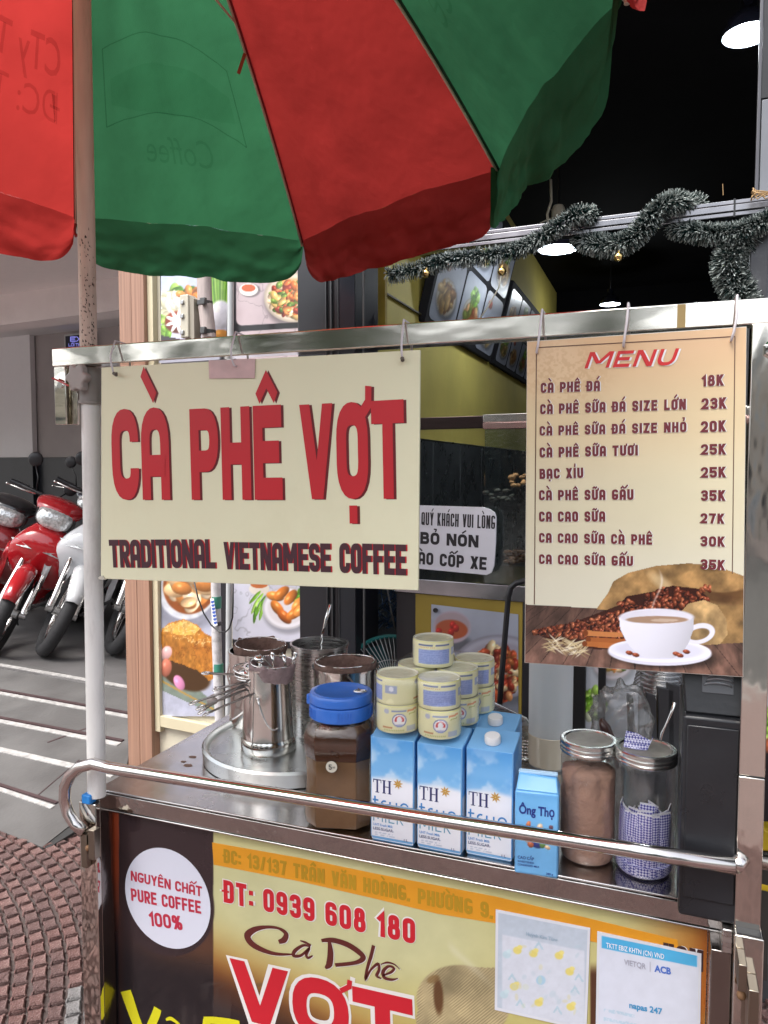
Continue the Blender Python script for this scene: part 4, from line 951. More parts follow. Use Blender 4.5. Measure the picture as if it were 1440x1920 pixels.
MB().lathe([(1e-7, .004), (.006, .003), (.007, 0)], (0, 0, 0), 12, M=Matrix.Rotation(R(90), 3, 'X')).build('screw', ALU, fcart) if False else None
m_ = MB(); c = FC.P(*FC.px(817, 1144), 0); m_.tube([c, c+FC.n*.006], .0085, 12); m_.build('screw', BLACKM, fcart)
FR = FC.off(-.003)
def fD(X, Y):
    img = flat(X, 'bcc2cc'); img = plate(img, X, Y, 1148, 1240, 40, 36, 'c9c4cc', 'b8b0b0', .5); img = food(img, X, Y, 1150, 1244, 22, 14, MIXF, 40, 5, 8)
    return food(img, X, Y, 1112, 1320, 18, 28, GRN+['dfe6c8'], 70, 6, 4)
print_px('picture', FR, [(1097, 1200), (1200, 1208), (1200, 1400), (1097, 1395)], 60, 100, fD, PG, fcart, .002)
for x, w_ in ((1070, 27), (1125, 9)):
    MB().pxbox(FR, x, 1190, x+w_, 1440, .003, .02).build('upright', BLACKM, fcart, bevel=.002)
# food seen through the glass
rs = random.Random(5)
for (x, y, n, s, pal) in ((975, 897, 22, .009, ['a87a50', 'a8683c']), (930, 925, 18, .009, ['3c3b36', '8a8878']), (968, 1040, 24, .012, ['5a3620', '96683c'])):
    m_ = MB(); f_ = FC.off(-.2)
    for k in range(n): m_.sphere(f_.P(*f_.px(x+rs.uniform(-18, 30), y+rs.uniform(-8, 14)), rs.uniform(-.05, .05)), s*rs.uniform(.7, 1.3), 8, 6, (1.3, .9, .7))
    m_.build('food_heap', M('food_'+pal[0], srgb(pal[0]), rough=.6, var=.4, vs=30), label={975: 'small heap of pale fried snacks on the glass cart shelf', 930: 'grey wrapped food heap inside the glass cart', 968: 'brown braised food in the glass cart corner'}[x], cat='food', smooth=True, kind='stuff')
# helmet notice
FN = FC.off(.03)
nt_ = thing('parking_notice', 'white rounded notice with black capitals leaning on the food cart', 'sign', FN.P(*FN.px(850, 1078)))
pts = [(740, 946), (905, 951), (918, 955), (927, 961), (930, 970), (929, 1020), (926, 1062), (921, 1074), (912, 1078), (740, 1062)]
MB().pxprism(FN, pts, -.008, 0).build('board', M('notice_white', (.60, .60, .66), rough=.45, var=.05, dirt=.2, dirtcol=(.4, .38, .36), dscale=10), nt_)
pxtext(FN, 'QUÝ KHÁCH VUI LÒNG', (790, 984), (928, 992), (790, 960), INKBLACK, nt_, t=.12, space=.008, gap=.0032)
pxtext(FN, 'BỎ NÓN', (788, 1019.5), (897, 1027), (788, 997), INKBLACK, nt_, t=.25)
pxtext(FN, 'VÀO CỐP XE', (768, 1056), (912, 1069), (768, 1033), INKBLACK, nt_, t=.22)
# black bent handle in front of the food cart
FH = FD(950, 2.3)
hnd = [(1010, 1090), (985, 1089), (968, 1093), (958, 1102), (953, 1120), (948, 1180), (942, 1250), (936, 1330)]
ptube(FH, hnd, .009, 12).build('push_handle', BLACKP, label='bent black metal push handle before the noodle picture', cat='handle', smooth=True)
# bright steel counter glimpsed through the gap right of the stall
e_ = FD(1440, 1.9)
ys = thing('yellow_stool', 'bright yellow plastic stool glimpsed right of the steel post', 'stool', e_.P(*e_.px(1450, 1850)))
YP = M('yellow_plastic', (.75, .52, .03), rough=.35)
MB().pxprism(e_, [(1422, 1548), (1432, 1552), (1470, 1578), (1470, 1600), (1422, 1596)], -.2, 0).build('seat', YP, ys, bevel=.006)
MB().pxbox(e_, 1424, 1656, 1475, 1681, -.15, .0).build('rung', YP, ys, bevel=.004)
for x in (1428, 1466): MB().pxbox(e_, x, 1597, x+10, 1840, -.02, -.001).build('leg', M('dark_leg', (.05, .045, .04), rough=.5), ys)
e2 = FD(1440, 2.2)
ww = thing('wheel_rack', 'stacked chrome bars beside the right stall corner', 'rack', e2.P(*e2.px(1450, 1900)))
for y in (1735, 1757, 1778, 1800, 1822, 1850, 1880): MB().tube([e2.P(*e2.px(1412, y)), e2.P(*e2.px(1500, y+9))], .011, 10).build('bar', CHROME, ww, smooth=True)
MB().pxbox(e2, 1410, 1720, 1500, 1920, -.04, -.02).build('backplate', BLACKP, ww)
# dark fridge behind the right post
e3 = FD(1440, 1.75)
fg = thing('white_panel_display', 'display panel with pale food print right of the stall post', 'display panel', e3.P(*e3.px(1460, 1560)))
MB().pxbox(e3, 1421, 1080, 1560, 1545, -.5, 0).build('body', BLKF, fg)
def fG(X, Y):
    img = flat(X, 'b5b9be'); img = food(img, X, Y, 1440, 1362, 14, 30, GRN, 20, 8, 3); img = food(img, X, Y, 1442, 1400, 14, 10, ['b0603c'], 8, 8, 3); return over(img, sst(1408, 1412, Y), '16161a')
print_px('print', e3, [(1422, 1090), (1500, 1090), (1500, 1540), (1422, 1540)], 40, 120, fG, PG, fg, .001)
# ================================================================ COFFEE CART
CT = .84; YF = 1.12; XL = -.985; XR = .083
cart = thing('coffee_cart', 'stainless steel coffee cart with printed banner on its front', 'coffee cart', (-.45, 1.43, 0))
MB().box(XL-.004, XR+.03, YF-.012, 1.74, CT-.004, CT).build('counter_top', STEELT, cart, bevel=.0015)
MB().box(XL-.003, XR+.02, YF-.014, YF-.004, CT-.034, CT-.0045).build('front_lip', M('lip_steel', (.50, .48, .46), rough=.09, metal=1, var=.12, vs=12, rvar=.04, bump=.3, bs=22, dirt=.2, dirtcol=(.25, .22, .19), dscale=12), cart, bevel=.0012)
MB().box(XL-.003, XR+.02, YF-.016, YF-.008, CT-.0375, CT-.0345).build('lip_edge', CHROME, cart, bevel=.001)
MB().box(XL-.004, XR+.03, YF+.004, 1.735, .16, CT-.006).build('body', STEELB, cart)
MB().box(XL-.03, XL-.006, YF, 1.74, .16, CT-.01).build('side_sheet', STEELB, cart, bevel=.002)
for y0 in (YF+.02, 1.66):
    for x in (XL+.05, XR-.1):
        MB().tube([(x, y0, .06), (x+.025, y0, .06)], .06, 20).build('caster', BLACKP, cart, smooth='auto')
# lower corner posts
PST = M('post_steel', (.66, .63, .58), rough=.08, metal=1, var=.06, vs=10, rvar=.03, bump=.22, bs=14, dirt=.08, dirtcol=(.3, .26, .2), dscale=10, stretch=(1, 1, .5))
zt_l = onY(183, 1510, 1.072).z
pL0 = onY(152.5, 1700, 1.072).x; pL1 = onY(183.5, 1700, 1.072).x
MB().box(pL0, pL1, 1.072, 1.115, .08, zt_l).build('corner_post', PST, cart, bevel=.0015)
MB().box(pL0+.004, pL1-.004, 1.076, 1.111, zt_l, zt_l+.0015).build('post_cap', BLACKP, cart)
MB().box(pL1+.0005, XL+.012, 1.082, 1.116, .08, CT-.006).build('corner_return', M('return_steel', (.30, .27, .25), rough=.2, metal=1, bump=.2, bs=20), cart, bevel=.0015)
pR0 = onY(1376, 1800, 1.035).x; pR1 = onY(1432, 1800, 1.035).x; zr = onY(1400, 1757, 1.035).z
MB().box(pR0, pR1, 1.035, 1.10, .08, zr).build('corner_post', PST, cart, bevel=.0015)
MB().box(pR0+.003, pR1-.003, 1.038, 1.10, zr, zr+.002).build('post_cap', BLACKP, cart)
MB().box(XR-.010, pR0-.0005, 1.06, 1.116, .08, CT-.036).build('corner_return', M('return_steel'), cart, bevel=.0015)
MB().box(XR+.003, pR0-.0005, 1.055, 1.116, CT-.035, CT-.002).build('corner_return', STEELB, cart, bevel=.0015)
# upright to the top bar
yU = 1.052
def rect_tube(mb, p0, p1, wx, wy):
    p0 = Vector(p0); p1 = Vector(p1)
    vs = [p + Vector((sx*wx/2, sy*wy/2, 0)) for p in (p0, p1) for sy in (-1, 1) for sx in (-1, 1)]
    return mb.add(vs, [(0, 2, 3, 1), (4, 5, 7, 6), (0, 1, 5, 4), (2, 6, 7, 3), (0, 4, 6, 2), (1, 3, 7, 5)])
a = onY(1401, 1742, yU); b = onY(1433, 700, yU); dd = (b-a)/(b.z-a.z)
zj = onY(1410, 1457, yU).z; ztb = 1.631
pt = lambda z: a+dd*(z-a.z)+Vector((0, .016, 0))
rect_tube(MB(), pt(a.z), pt(zj-.001), .031, .032).build('upright', PST, cart, bevel=.0012)
rect_tube(MB(), pt(zj+.001), pt(ztb-.001), .031, .032).build('upright', PST, cart, bevel=.0012)
MB().box(pt(zj).x-.014, pt(zj).x+.014, yU+.003, yU+.03, zj-.002, zj+.002).build('joint', BLACKP, cart)
c = pt(onY(1436, 655, yU).z)+Vector((.012, -.018, 0)); MB().lathe([(1e-7, .0), (.012, .002), (.014, .010), (.006, .014), (.005, .022), (1e-7, .022)], c, 7, M=Matrix.Rotation(R(90), 3, 'X')).build('knob', CHROME, cart, smooth='auto')
# top bar
yB = 1.055
BARM = M('bar_steel', (.80, .77, .70), rough=.09, metal=1, var=.06, vs=6, rvar=.04, bump=.22, bs=9, dirt=.12, dirtcol=(.4, .34, .25), dscale=9, stretch=(.3, 1, 1))
xb0 = onY(97, 675, yB).x
MB().box(xb0, .50, yB, yB+.030, 1.630, 1.6625).build('top_bar', BARM, cart, bevel=.002)
sx0 = onY(100, 720, yB).x; sx1 = onY(121, 720, yB).x; sz = onY(110, 796, yB).z
MB().box(sx0, sx1, yB+.002, yB+.006, sz, 1.6295).build('bracket_face', BARM, cart, bevel=.001)
MB().box(sx0, sx1+.017, yB+.012, yB+.018, sz, 1.6295).build('bracket_back', PST, cart, bevel=.001)
MB().tube([onY(112, 722, yB)+Vector((0, -.0005, 0)), onY(112, 722, yB)+Vector((0, .003, 0))], .006, 12).build('bolt', CHROME, cart)
MB().tube([onY(98, 709, yB-.006), onY(112, 715, yB-.006), onY(128, 723, yB-.012)], .0016, 6).build('red_wire', RED, cart)
MB().box(.30, .33, yB, yB+.03, .1, 1.6295).build('upright', PST, cart)
# clevis brackets on the lower posts
for (x, y, yy) in ((157, 1592, 1.06), (171, 1585, 1.055)):
    w_ = .010; c = onY(x, y, yy); MB().box(c.x-w_*.7, c.x+w_*.7, yy, 1.0715, c.z-.032+(.004 if x > 160 else -.004), c.z+.028).build('bracket', M('bracket_steel', (.30, .26, .21), rough=.3, metal=1), cart, bevel=.001)
c = onY(166, 1590, 1.062); MB().sphere(c, .006, 10, 6).build('bolt', M('rusty_bolt', (.22, .12, .06), rough=.7, metal=.4), cart, smooth=True)
for (x0, x1, y0, y1) in ((1385, 1400, 1808, 1862), (1404, 1420, 1856, 1990)):
    p = onY(x0, y0, 1.0); q = onY(x1, y1, 1.0); MB().box(p.x, q.x, 1.0, 1.0345, q.z, p.z).build('bracket', M('bracket_steel'), cart, bevel=.001)
c = onY(1390, 1866, 1.02); MB().sphere(c, .006, 10, 6).build('bolt', M('rusty_bolt'), cart, smooth=True)
# hand rail
RAIL = M('rail_steel', (.70, .66, .64), rough=.16, metal=1, var=.05, rvar=.04)
yr0, yr1 = 1.045, 1.035; rr = .0105
pA = onY(205, 1440, yr0); pB = onY(1372, 1623, yr1)
dir_ = (pB-pA).normalized(); pts = [pB+dir_*.004]
for k in range(8): pts.append(pB.lerp(pA, (k+1)/8))
ctl = [(175, 1432), (150, 1438), (132, 1453), (122, 1475), (121, 1500), (128, 1525), (141, 1545), (158, 1560)]
for i, (x, y) in enumerate(ctl): pts.append(onY(x, y, yr0+.002*i))
MB().tube(pts, rr, 16).build('hand_rail', RAIL, cart, smooth=True)
MB().tube([pB+dir_*.0042, pt(pB.z)+Vector((-.004, -.002, 0))], rr*.93, 16).build('rail_stub', RAIL, cart, smooth=True)
q = pt(pB.z); MB().tube([q+Vector((.016, -.002, -.002)), q+Vector((.25, -.0, -.012))], rr, 16).build('rail_stub', RAIL, cart, smooth=True)

# ---------------------------------------------------------------- banner
BN = Frame((0, YF, 0), (1, 0, 0))
xl_, _ = BN.px(209, 1560); xr_ = XR-.011; zt_ = CT-.038
def pj(u, v): a_, b_ = project_np(np.array([list(BN.P(u, v))])); return (a_[0], b_[0])
def fban(X, Y):
    s = X+ .0*Y; img = flat(X, 'dcd493')
    yl = Y-.19*(X-400)               # de-slanted height: 1560 at top
    img = over(img, sst(1560, 1900, yl)*.7, 'cfc070'); img = over(img, elm(X, yl, 640, 1680, 300, 110, 0, .5)[0]*.6, 'dfe0b8')
    img = over(img, sst(1140, 1390, X+.2*(Y-1750)), 'c9711f'); img = over(img, sst(1290, 1380, X), 'a8481c')
    # dark area with orange fringe
    d1 = (X-400)/210.; d2 = (yl-1720)/150.
    k = sst(-.15, 1.0, d2*1.0-d1*.42); img = over(img, k, 'b5722e'); img = over(img, sst(.25, 1.0, d2-d1*.42), '6b3a22'); img = over(img, sst(.5, 1.25, d2-d1*.38), '2a2428')
    L = sst(401, 398.5, X)*1.0; Ld = np.minimum(L, 1)
    img = over(img, Ld*(yl < 1660), '382b2e')
    low = L*sst(1600, 1720, yl); img = over(img, L, '382b2e')
    glow = L*np.exp(-((yl-1790)/55)**2)*sst(220, 330, X); img = over(img, glow*.55, '8a5430')
    img = over(img, L*sst(1760, 1860, yl), '211e22')
    ring = elm(X, yl, 306, 1705, 96, 104, 0, .02)[0]; img = over(img, ring, '382b2e')
    img = over(img, sst(223.5, 222.5, X-(Y-1600)*0)*sst(1790, 1600, Y), 'a8492a'); img = over(img, sst(210, 208, X), '5c1c14')
    gl = sst(236, 222, X)*sst(222, 223, X)*sst(1650, 1720, Y)*.4; img = over(img, gl*.6, '7a3a26')
    n = vnoise(X, Y, 30, 4); dk = sst(1780, 1830, yl)*sst(640, 520, X); img = over(img, dk*sst(.62, .8, vnoise(X*.4+Y, Y*1.0, 26, 6))*.4, '5a514c')
    # burlap sack
    sack = np.maximum(elm(X, Y, 868, 1880, 88, 70, .2, .03)[0], polym(X, Y, [(780, 1905), (800, 1840), (860, 1812), (935, 1815), (935, 1990), (780, 1990)]))
    wv = .5+.5*np.sin(X*1.6+3*vnoise(X, Y, 40, 2))*np.sin(Y*1.9+3*vnoise(X, Y, 35, 3)); sc = hx('c9b68a')*(.72+.35*wv[..., None])*(.75+.5*vnoise(X, Y, 50, 7)[..., None])
    img = over(img, sack, sc); img = over(img, elm(X, Y, 822, 1868, 9, 34, -.05, .3)[0]*.85, '5e3a20'); img = over(img, elm(X, Y, 812, 1836, 12, 7, -.4, .3)[0]*.7, '8a6a40')
    img = over(img, np.exp(-((Y-(1790+ (X-860)*.9))/9)**2)*sst(835, 850, X)*sst(935, 880, X)*.35, 'f0ecd0')
    beans = sst(1105, 1108, X)*sst(1120, 1118, X); img = over(img, beans*sst(1800, 1830, Y), '5a3826')
    r2 = sst(1310, 1330, X)*sst(1880, 1915, Y); img = over(img, r2*.8, 'b89a5a')
    return img*(.97+.06*n[..., None])*.85
pts = [pj(xl_, zt_), pj(xr_, zt_), pj(xr_, .12), pj(xl_, .12)]
def banner_grid():
    nu, nv = 620, 170; zs = np.concatenate([np.linspace(.12, .50, 10, endpoint=False), np.linspace(.50, zt_, nv-10)])
    U, Z = np.meshgrid(np.linspace(xl_, xr_, nu), zs); P = np.stack([U, np.full_like(U, YF), Z], -1)
    px, py = project_np(P.reshape(-1, 3)); return grid_obj('banner', P, fban(px.reshape(U.shape), py.reshape(U.shape)), MP('banner_print', rough=.22, coat=.35, bump=.06, bs=25), cart)
banner_grid()
c0 = BN.px(313, 1684); rad_ = (BN.px(392.5, 1684)[0]-BN.px(233.5, 1684)[0])/2
MB().prism(BN, [(c0[0]+rad_*math.cos(2*math.pi*k/64), c0[1]+rad_*math.sin(2*math.pi*k/64)) for k in range(64)], 0, .0006).build('round_sticker', M('sticker_white', (.60, .61, .70), rough=.3, var=.02), cart)
LR = M('sticker_red', srgb('b02a40'), rough=.4)
pxtext(BN, 'NGUYÊN CHẤT', (246, 1650.5), (379.5, 1681), (246, 1632), LR, cart, h=.001, t=.2, acc=.006)
pxtext(BN, 'PURE COFFEE', (247, 1688), (378, 1713), (247, 1665), LR, cart, h=.001, t=.19)
pxtext(BN, '100%', (281, 1735), (343.5, 1744), (281, 1709), LR, cart, h=.001, t=.2)
# orange tape hiding the address line
TAPE = M('orange_tape', srgb('d18e22'), rough=.3, coat=.3, var=.06, vs=14, bump=.15, bs=16)
tp = [(398, 1579.5), (560, 1608), (700, 1637), (820, 1660), (930, 1681), (1105, 1722), (1270, 1762), (1276, 1800), (1105, 1764), (930, 1731), (820, 1713), (700, 1684), (560, 1652), (401, 1621)]
MB().pxprism(BN, tp, 0, .0005).build('masking_tape', TAPE, cart)
GH = M('ghost_letters', srgb('a8811f'), rough=.35)
pxtext(BN, 'ĐC: 13/137 TRẦN VĂN HOÀNG, PHƯỜNG 9,', (420, 1617), (925, 1723), (420, 1591), GH, cart, h=.0009, t=.2)
DKL = M('dark_letters', srgb('3a2426'), rough=.4)
for mm, hh, kw in ((PRINTW, .0003, .36), (DKL, .0008, .22)): pxtext(BN, 'HCM', (1243, 1806), (1318, 1822), (1243, 1766), mm, cart, h=hh, t=kw)
WO = M('letter_outline', (.66, .63, .60), rough=.4)
BRED = M('banner_red', srgb('b8202c'), rough=.35)
for mm, hh, kw, g in ((WO, .0004, .30, .0), (BRED, .0009, .205, None)):
    A = (420, 1691); B = (779, 1770)
    pxtext(BN, 'ĐT: 0939 608 180', (A[0]-(1.5 if g is not None else 0), A[1]+1.5*(g is not None)), (B[0]+(1.5 if g is not None else 0), B[1]+1.5*(g is not None)), (A[0], 1649-1.5*(g is not None)), mm, cart, h=hh, t=kw, gap=(.0022 if g is not None else .0047), space=.011, acc=.008)
def brush(fr, strokes, mat, parent, h, mp=lambda x, y: (x, y), grow=0, name='lettering'):
    mb = MB()
    for i, st in enumerate(strokes):
        P = [Vector(fr.px(*mp(x, y))) for x, y, w_ in st]; sc_ = (Vector(fr.px(*mp(st[0][0]+1, st[0][1])))-P[0]).length
        # smooth
        Q = []; Wd = []
        for a in range(len(P)-1):
            p0, p1, p2, p3 = P[max(0, a-1)], P[a], P[a+1], P[min(len(P)-1, a+2)]
            for k in range(5):
                t = k/5; Q.append(.5*((2*p1)+(p2-p0)*t+(2*p0-5*p1+4*p2-p3)*t*t+(-p0+3*p1-3*p2+p3)*t**3)); Wd.append((st[a][2]*(1-t)+st[a+1][2]*t+grow)*sc_)
        Q.append(P[-1]); Wd.append((st[-1][2]+grow)*sc_); vs_, fs_ = stroke2d(Q, 0, False, Wd)
        mb.add([fr.P(v[0], v[1], h+i*4e-5) for v in vs_], fs_)
    return mb.build(name, mat, parent)
m5 = lambda x, y: (x/2.25+180, y/2.25+1500)
CP = [[(772, 598, 14), (795, 588, 22), (802, 562, 18), (770, 540, 10), (720, 535, 12), (670, 545, 20), (640, 570, 28), (655, 602, 26), (700, 630, 20), (760, 648, 13), (835, 650, 5)],
      [(905, 618, 7), (875, 612, 10), (840, 635, 14), (835, 655, 14), (865, 655, 10), (900, 625, 8), (888, 650, 12), (895, 665, 10), (915, 655, 4)], [(862, 592, 4), (885, 600, 10), (908, 612, 6)],
      [(985, 592, 12), (990, 640, 24), (985, 690, 26), (968, 708, 8)], [(952, 592, 12), (1000, 590, 20), (1060, 608, 22), (1110, 640, 22), (1128, 665, 20), (1095, 685, 14), (1010, 695, 14)],
      [(1172, 612, 14), (1160, 660, 14), (1145, 710, 12), (1138, 752, 10), (1160, 715, 8), (1190, 690, 12), (1195, 715, 12), (1185, 740, 12), (1205, 752, 5)],
      [(1212, 738, 6), (1245, 725, 10), (1258, 708, 10), (1235, 700, 10), (1212, 722, 14), (1218, 748, 14), (1250, 756, 10), (1275, 750, 3)], [(1202, 692, 4), (1230, 684, 8), (1260, 692, 6), (1282, 712, 3)]]
brush(BN, CP, WO, cart, .0003, lambda x, y: m5(x+3, y+3)); brush(BN, CP, M('brush_brown', srgb('57231f'), rough=.4), cart, .0008, m5)
for mm, hh, kw, e_, g in ((WO, .0004, .33, 5, -.004), (BRED, .0009, .25, 0, .008)):
    pxtext(BN, 'VỢT', (437-e_, 1906+e_), (777+e_, 1994+e_), (437-e_, 1797-e_), mm, cart, h=hh, t=kw, gap=g, acc=.02)
YL = M('print_yellow', srgb('cfc820'), rough=.4)
m4 = lambda x, y: (x/3, y/3+1300)
brush(BN, [[(708, 1672, 60), (725, 1720, 60), (752, 1800, 55), (790, 1900, 50)], [(888, 1770, 40), (880, 1800, 42), (850, 1870, 42), (820, 1930, 40)], [(935, 1835, 10), (965, 1828, 18), (1010, 1862, 14)], [(1150, 1835, 30), (1210, 1838, 34), (1290, 1850, 38), (1350, 1862, 36)], [(1165, 1835, 40), (1160, 1900, 44)]], YL, cart, .0008, m4)
# receipts taped to the banner (their square codes are left out)
def fQ1(X, Y):
    yl = Y-.2*(X-930); img = flat(X, 'b9c3d0'); img = over(img, sst(1748, 1752, yl)*sst(940, 943, X)*sst(1098, 1094, X), 'cdd1dc')
    pts_ = [(970, 1782), (1048, 1792), (1000, 1788), (1068, 1822), (964, 1850), (1070, 1888), (1010, 1880), (950, 1790), (945, 1865)]
    for i, (x, y) in enumerate(pts_):
        img = over(img, elm(X, Y, x, y, 8, 7, .3, .2)[0]*.9, 'dccb6a' if i not in (7, 8) else 'b8cfd8'); img = over(img, elm(X, Y, x+5, y-6, 5, 4, .3, .2)[0]*.9, 'e2d37c' if i not in (7, 8) else 'c4d8de')
    for (x, y) in ((1010, 1772), (960, 1832), (1085, 1832), (1078, 1855), (975, 1880), (1045, 1893)): img = over(img, polym(X, Y, [(x-9, y+6), (x, y-8), (x+10, y+9), (x+6, y+9), (x, y-1), (x-5, y+6)])*.8, 'aac4d2')
    img = img*(.96+.06*vnoise(X, Y, 8, 3)[..., None]); img = over(img, elm(X, Y, 1014, 1838, 9, 9, 0, .1)[0]*.8, '9cc0d6')
    for q in range(26):
        r_ = random.Random(q); x = r_.uniform(950, 1088); y = r_.uniform(1765, 1895)+.2*(x-1015)*.6; img = over(img, elm(X, Y, x, y, r_.uniform(3, 8), r_.uniform(2, 6), r_.random()*3, .3)[0]*.35, r_.choice(['a9c0cc', 'c9cfae', 'b5c6d2', 'd2c88a']))
    return np.clip(img, 0, 1)*.97
def fQ2(X, Y):
    yl = Y-.2*(X-1120); img = flat(X, 'c9cdda'); img = over(img, sst(1752, 1754, yl)*sst(1777, 1775, yl)*sst(1127, 1129, X)*sst(1308, 1306, X), '4aa6d4'); 
    for q in range(4): img = over(img, ((Y-.2*(X-1130) > 1890+q*17) & (Y-.2*(X-1130) < 1896+q*17) & (X > 1132) & (X < 1190+q*12))*.45*sst(.35, .5, vnoise(X*2, Y, 5, q)), '8fb8cc')
    return img*(.97+.05*vnoise(X, Y, 20, 3)[..., None])
PAPER = MP('laminated_paper', rough=.12, coat=.6, bump=.05, bs=12)
for (cs, fn, lb, nm) in (([(930, 1704), (1107, 1739), (1100, 1931), (928, 1892)], fQ1, 'laminated payment slip with pale yellow duck like blots on the banner', 'payment_slip'), ([(1120, 1745), (1315, 1787), (1312, 1975), (1117, 1930)], fQ2, 'laminated white payment slip with blue heading at the right of the banner', 'payment_slip')):
    t = thing(nm, lb.replace('duck like ', ''), 'payment slip', BN.P(*BN.px(cs[3][0]+80, cs[3][1]), .002))
    MB().pxprism(BN, cs, .001, .0018).build('sheet', M('lamination', (.60, .61, .66), rough=.15, coat=.5), t)
    ins = [(cs[0][0]+5, cs[0][1]+6), (cs[1][0]-5, cs[1][1]+4), (cs[2][0]-5, cs[2][1]-6), (cs[3][0]+5, cs[3][1]-5)]
    print_px('print', BN, ins, 120, 120, fn, PAPER, t, .0022)
    if fn is fQ1:
        GB = M('pale_ink', srgb('8fa3b4'), rough=.4)
        pxfont(BN, 'Huỳnh Kim Tùng', (987, 1752), (1046, 1764), (987, 1745), GB, t, h=.0028, offset=.02)
        pxfont(BN, 'VND - 0012939608', (990, 1761), (1042, 1771.5), (990, 1755), M('paler_ink', srgb('b9c4ce')), t, h=.0028) if False else None
    else:
        pxfont(BN, 'TKTT EBIZ KHTN (CN) VND', (1137, 1774), (1245, 1796), (1137, 1765), PRINTW, t, h=.0028, offset=.005)
        pxfont(BN, 'VIETQR', (1170, 1806), (1211, 1815), (1170, 1796), M('ink_grey', srgb('9a9aa8')), t, h=.0028, offset=.02)
        pxfont(BN, 'ACB', (1227, 1819), (1258, 1825), (1227, 1807), M('ink_blue', srgb('4468b8')), t, h=.0028, offset=.04)
        MB().pxprism(BN, [(1218.5, 1801), (1219.5, 1801), (1219.5, 1820), (1218.5, 1820)], .0024, .0028).build('rule', M('ink_grey'), t)
        pxfont(BN, 'napas 247', (1180, 1887), (1242, 1900), (1180, 1876), M('ink_cyan', srgb('3a8ab8')), t, h=.0028, offset=.03)
# ================================================================ HANGING SIGNS
def hang(name, label, cs, Y, thick, mat):
    O = onY(*cs[3], Y); E = onY(*cs[2], Y); fr = Frame(O, E-O); t = thing(name, label, 'sign', O)
    MB().pxprism(fr, cs, -thick, 0).build('board', mat, t, bevel=.0006); return t, fr
SB = M('cream_board', srgb('e9e7c6'), rough=.32, coat=.1, var=.03, vs=3, bump=.02, bs=20, dirt=.22, dirtcol=srgb('c9c19b'), dscale=5)
sgn, SF = hang('coffee_sign', 'large cream sign reading CÀ PHÊ VỢT in red capitals', [(190, 689), (787.5, 656), (784, 1107), (189, 1085)], 1.047, .005, SB)
SHD = M('letter_shade', srgb('6a1a1e'), rough=.4)
def word(fr, text, a, b, top, ys, t, parent, mat, h, shift=(0, 0), gap=None, acc=None):
    A = Vector(fr.px(*a)); B = Vector(fr.px(*b)); T = Vector(fr.px(*top)); d = (B-A); e = Vector((-d.y, d.x)).normalized(); H = abs((T-A).dot(e))
    s_ = [([Vector((v[0], v[1]*ys)) for v in vs], fs) for vs, fs in layout(text, d.length, H/ys, t*H/ys, gap=gap, acc=acc)]
    return lettering(fr, s_, mat, parent, h, A, d, 0, shift)
pxm = (SF.px(500, 900)[0]-SF.px(400, 900)[0])/100
for (txt, x0, y0, x1, y1, yt) in (('CÀ', 213, 937, 320, 937, 768), ('PHÊ', 360, 937, 531, 937, 767), ('VỢT', 566, 936, 760, 935, 759)):
    a, b, tp_ = (x0, y0), (x1, y1), (x0, yt); sc_ = (x1-x0)
    word(SF, txt, a, b, tp_, 2.1, .235, sgn, SHD, .0003, (4.2*pxm, -1.0*pxm), 6*pxm, 24*pxm)
    word(SF, txt, a, b, tp_, 2.1, .235, sgn, RED, .0008, (0, 0), 6*pxm, 24*pxm)
for dx, mm, hh in ((2.3, RED, .0003), (0, M('print_plum', srgb('45222c')), .0008)):
    for (txt, x0, y0, x1, y1, yt) in (('TRADITIONAL', 207, 1064, 405, 1066, 1012), ('VIETNAMESE', 421, 1067, 621, 1073, 1016), ('COFFEE', 637, 1074, 762, 1079, 1018)):
        word(SF, txt, (x0, y0), (x1, y1), (x0, yt), 1.5, .215, sgn, mm, hh, (dx*pxm, 0), 1.6*pxm, 5*pxm)
MB().pxprism(SF.off(.0012), [(392, 676), (479, 672.5), (478, 709), (393, 710)], 0, .0012).build('pink_tag', M('pink_tag', (.62, .43, .42), rough=.25, var=.15, vs=30, coat=.3), sgn)
MB().pxprism(SF.off(.0), [(186.5, 1082), (194, 1079), (200, 1086.5), (189, 1085.8)], .0002, .004).build('folded_corner', M('worn_board', (.55, .53, .45), rough=.6), sgn)

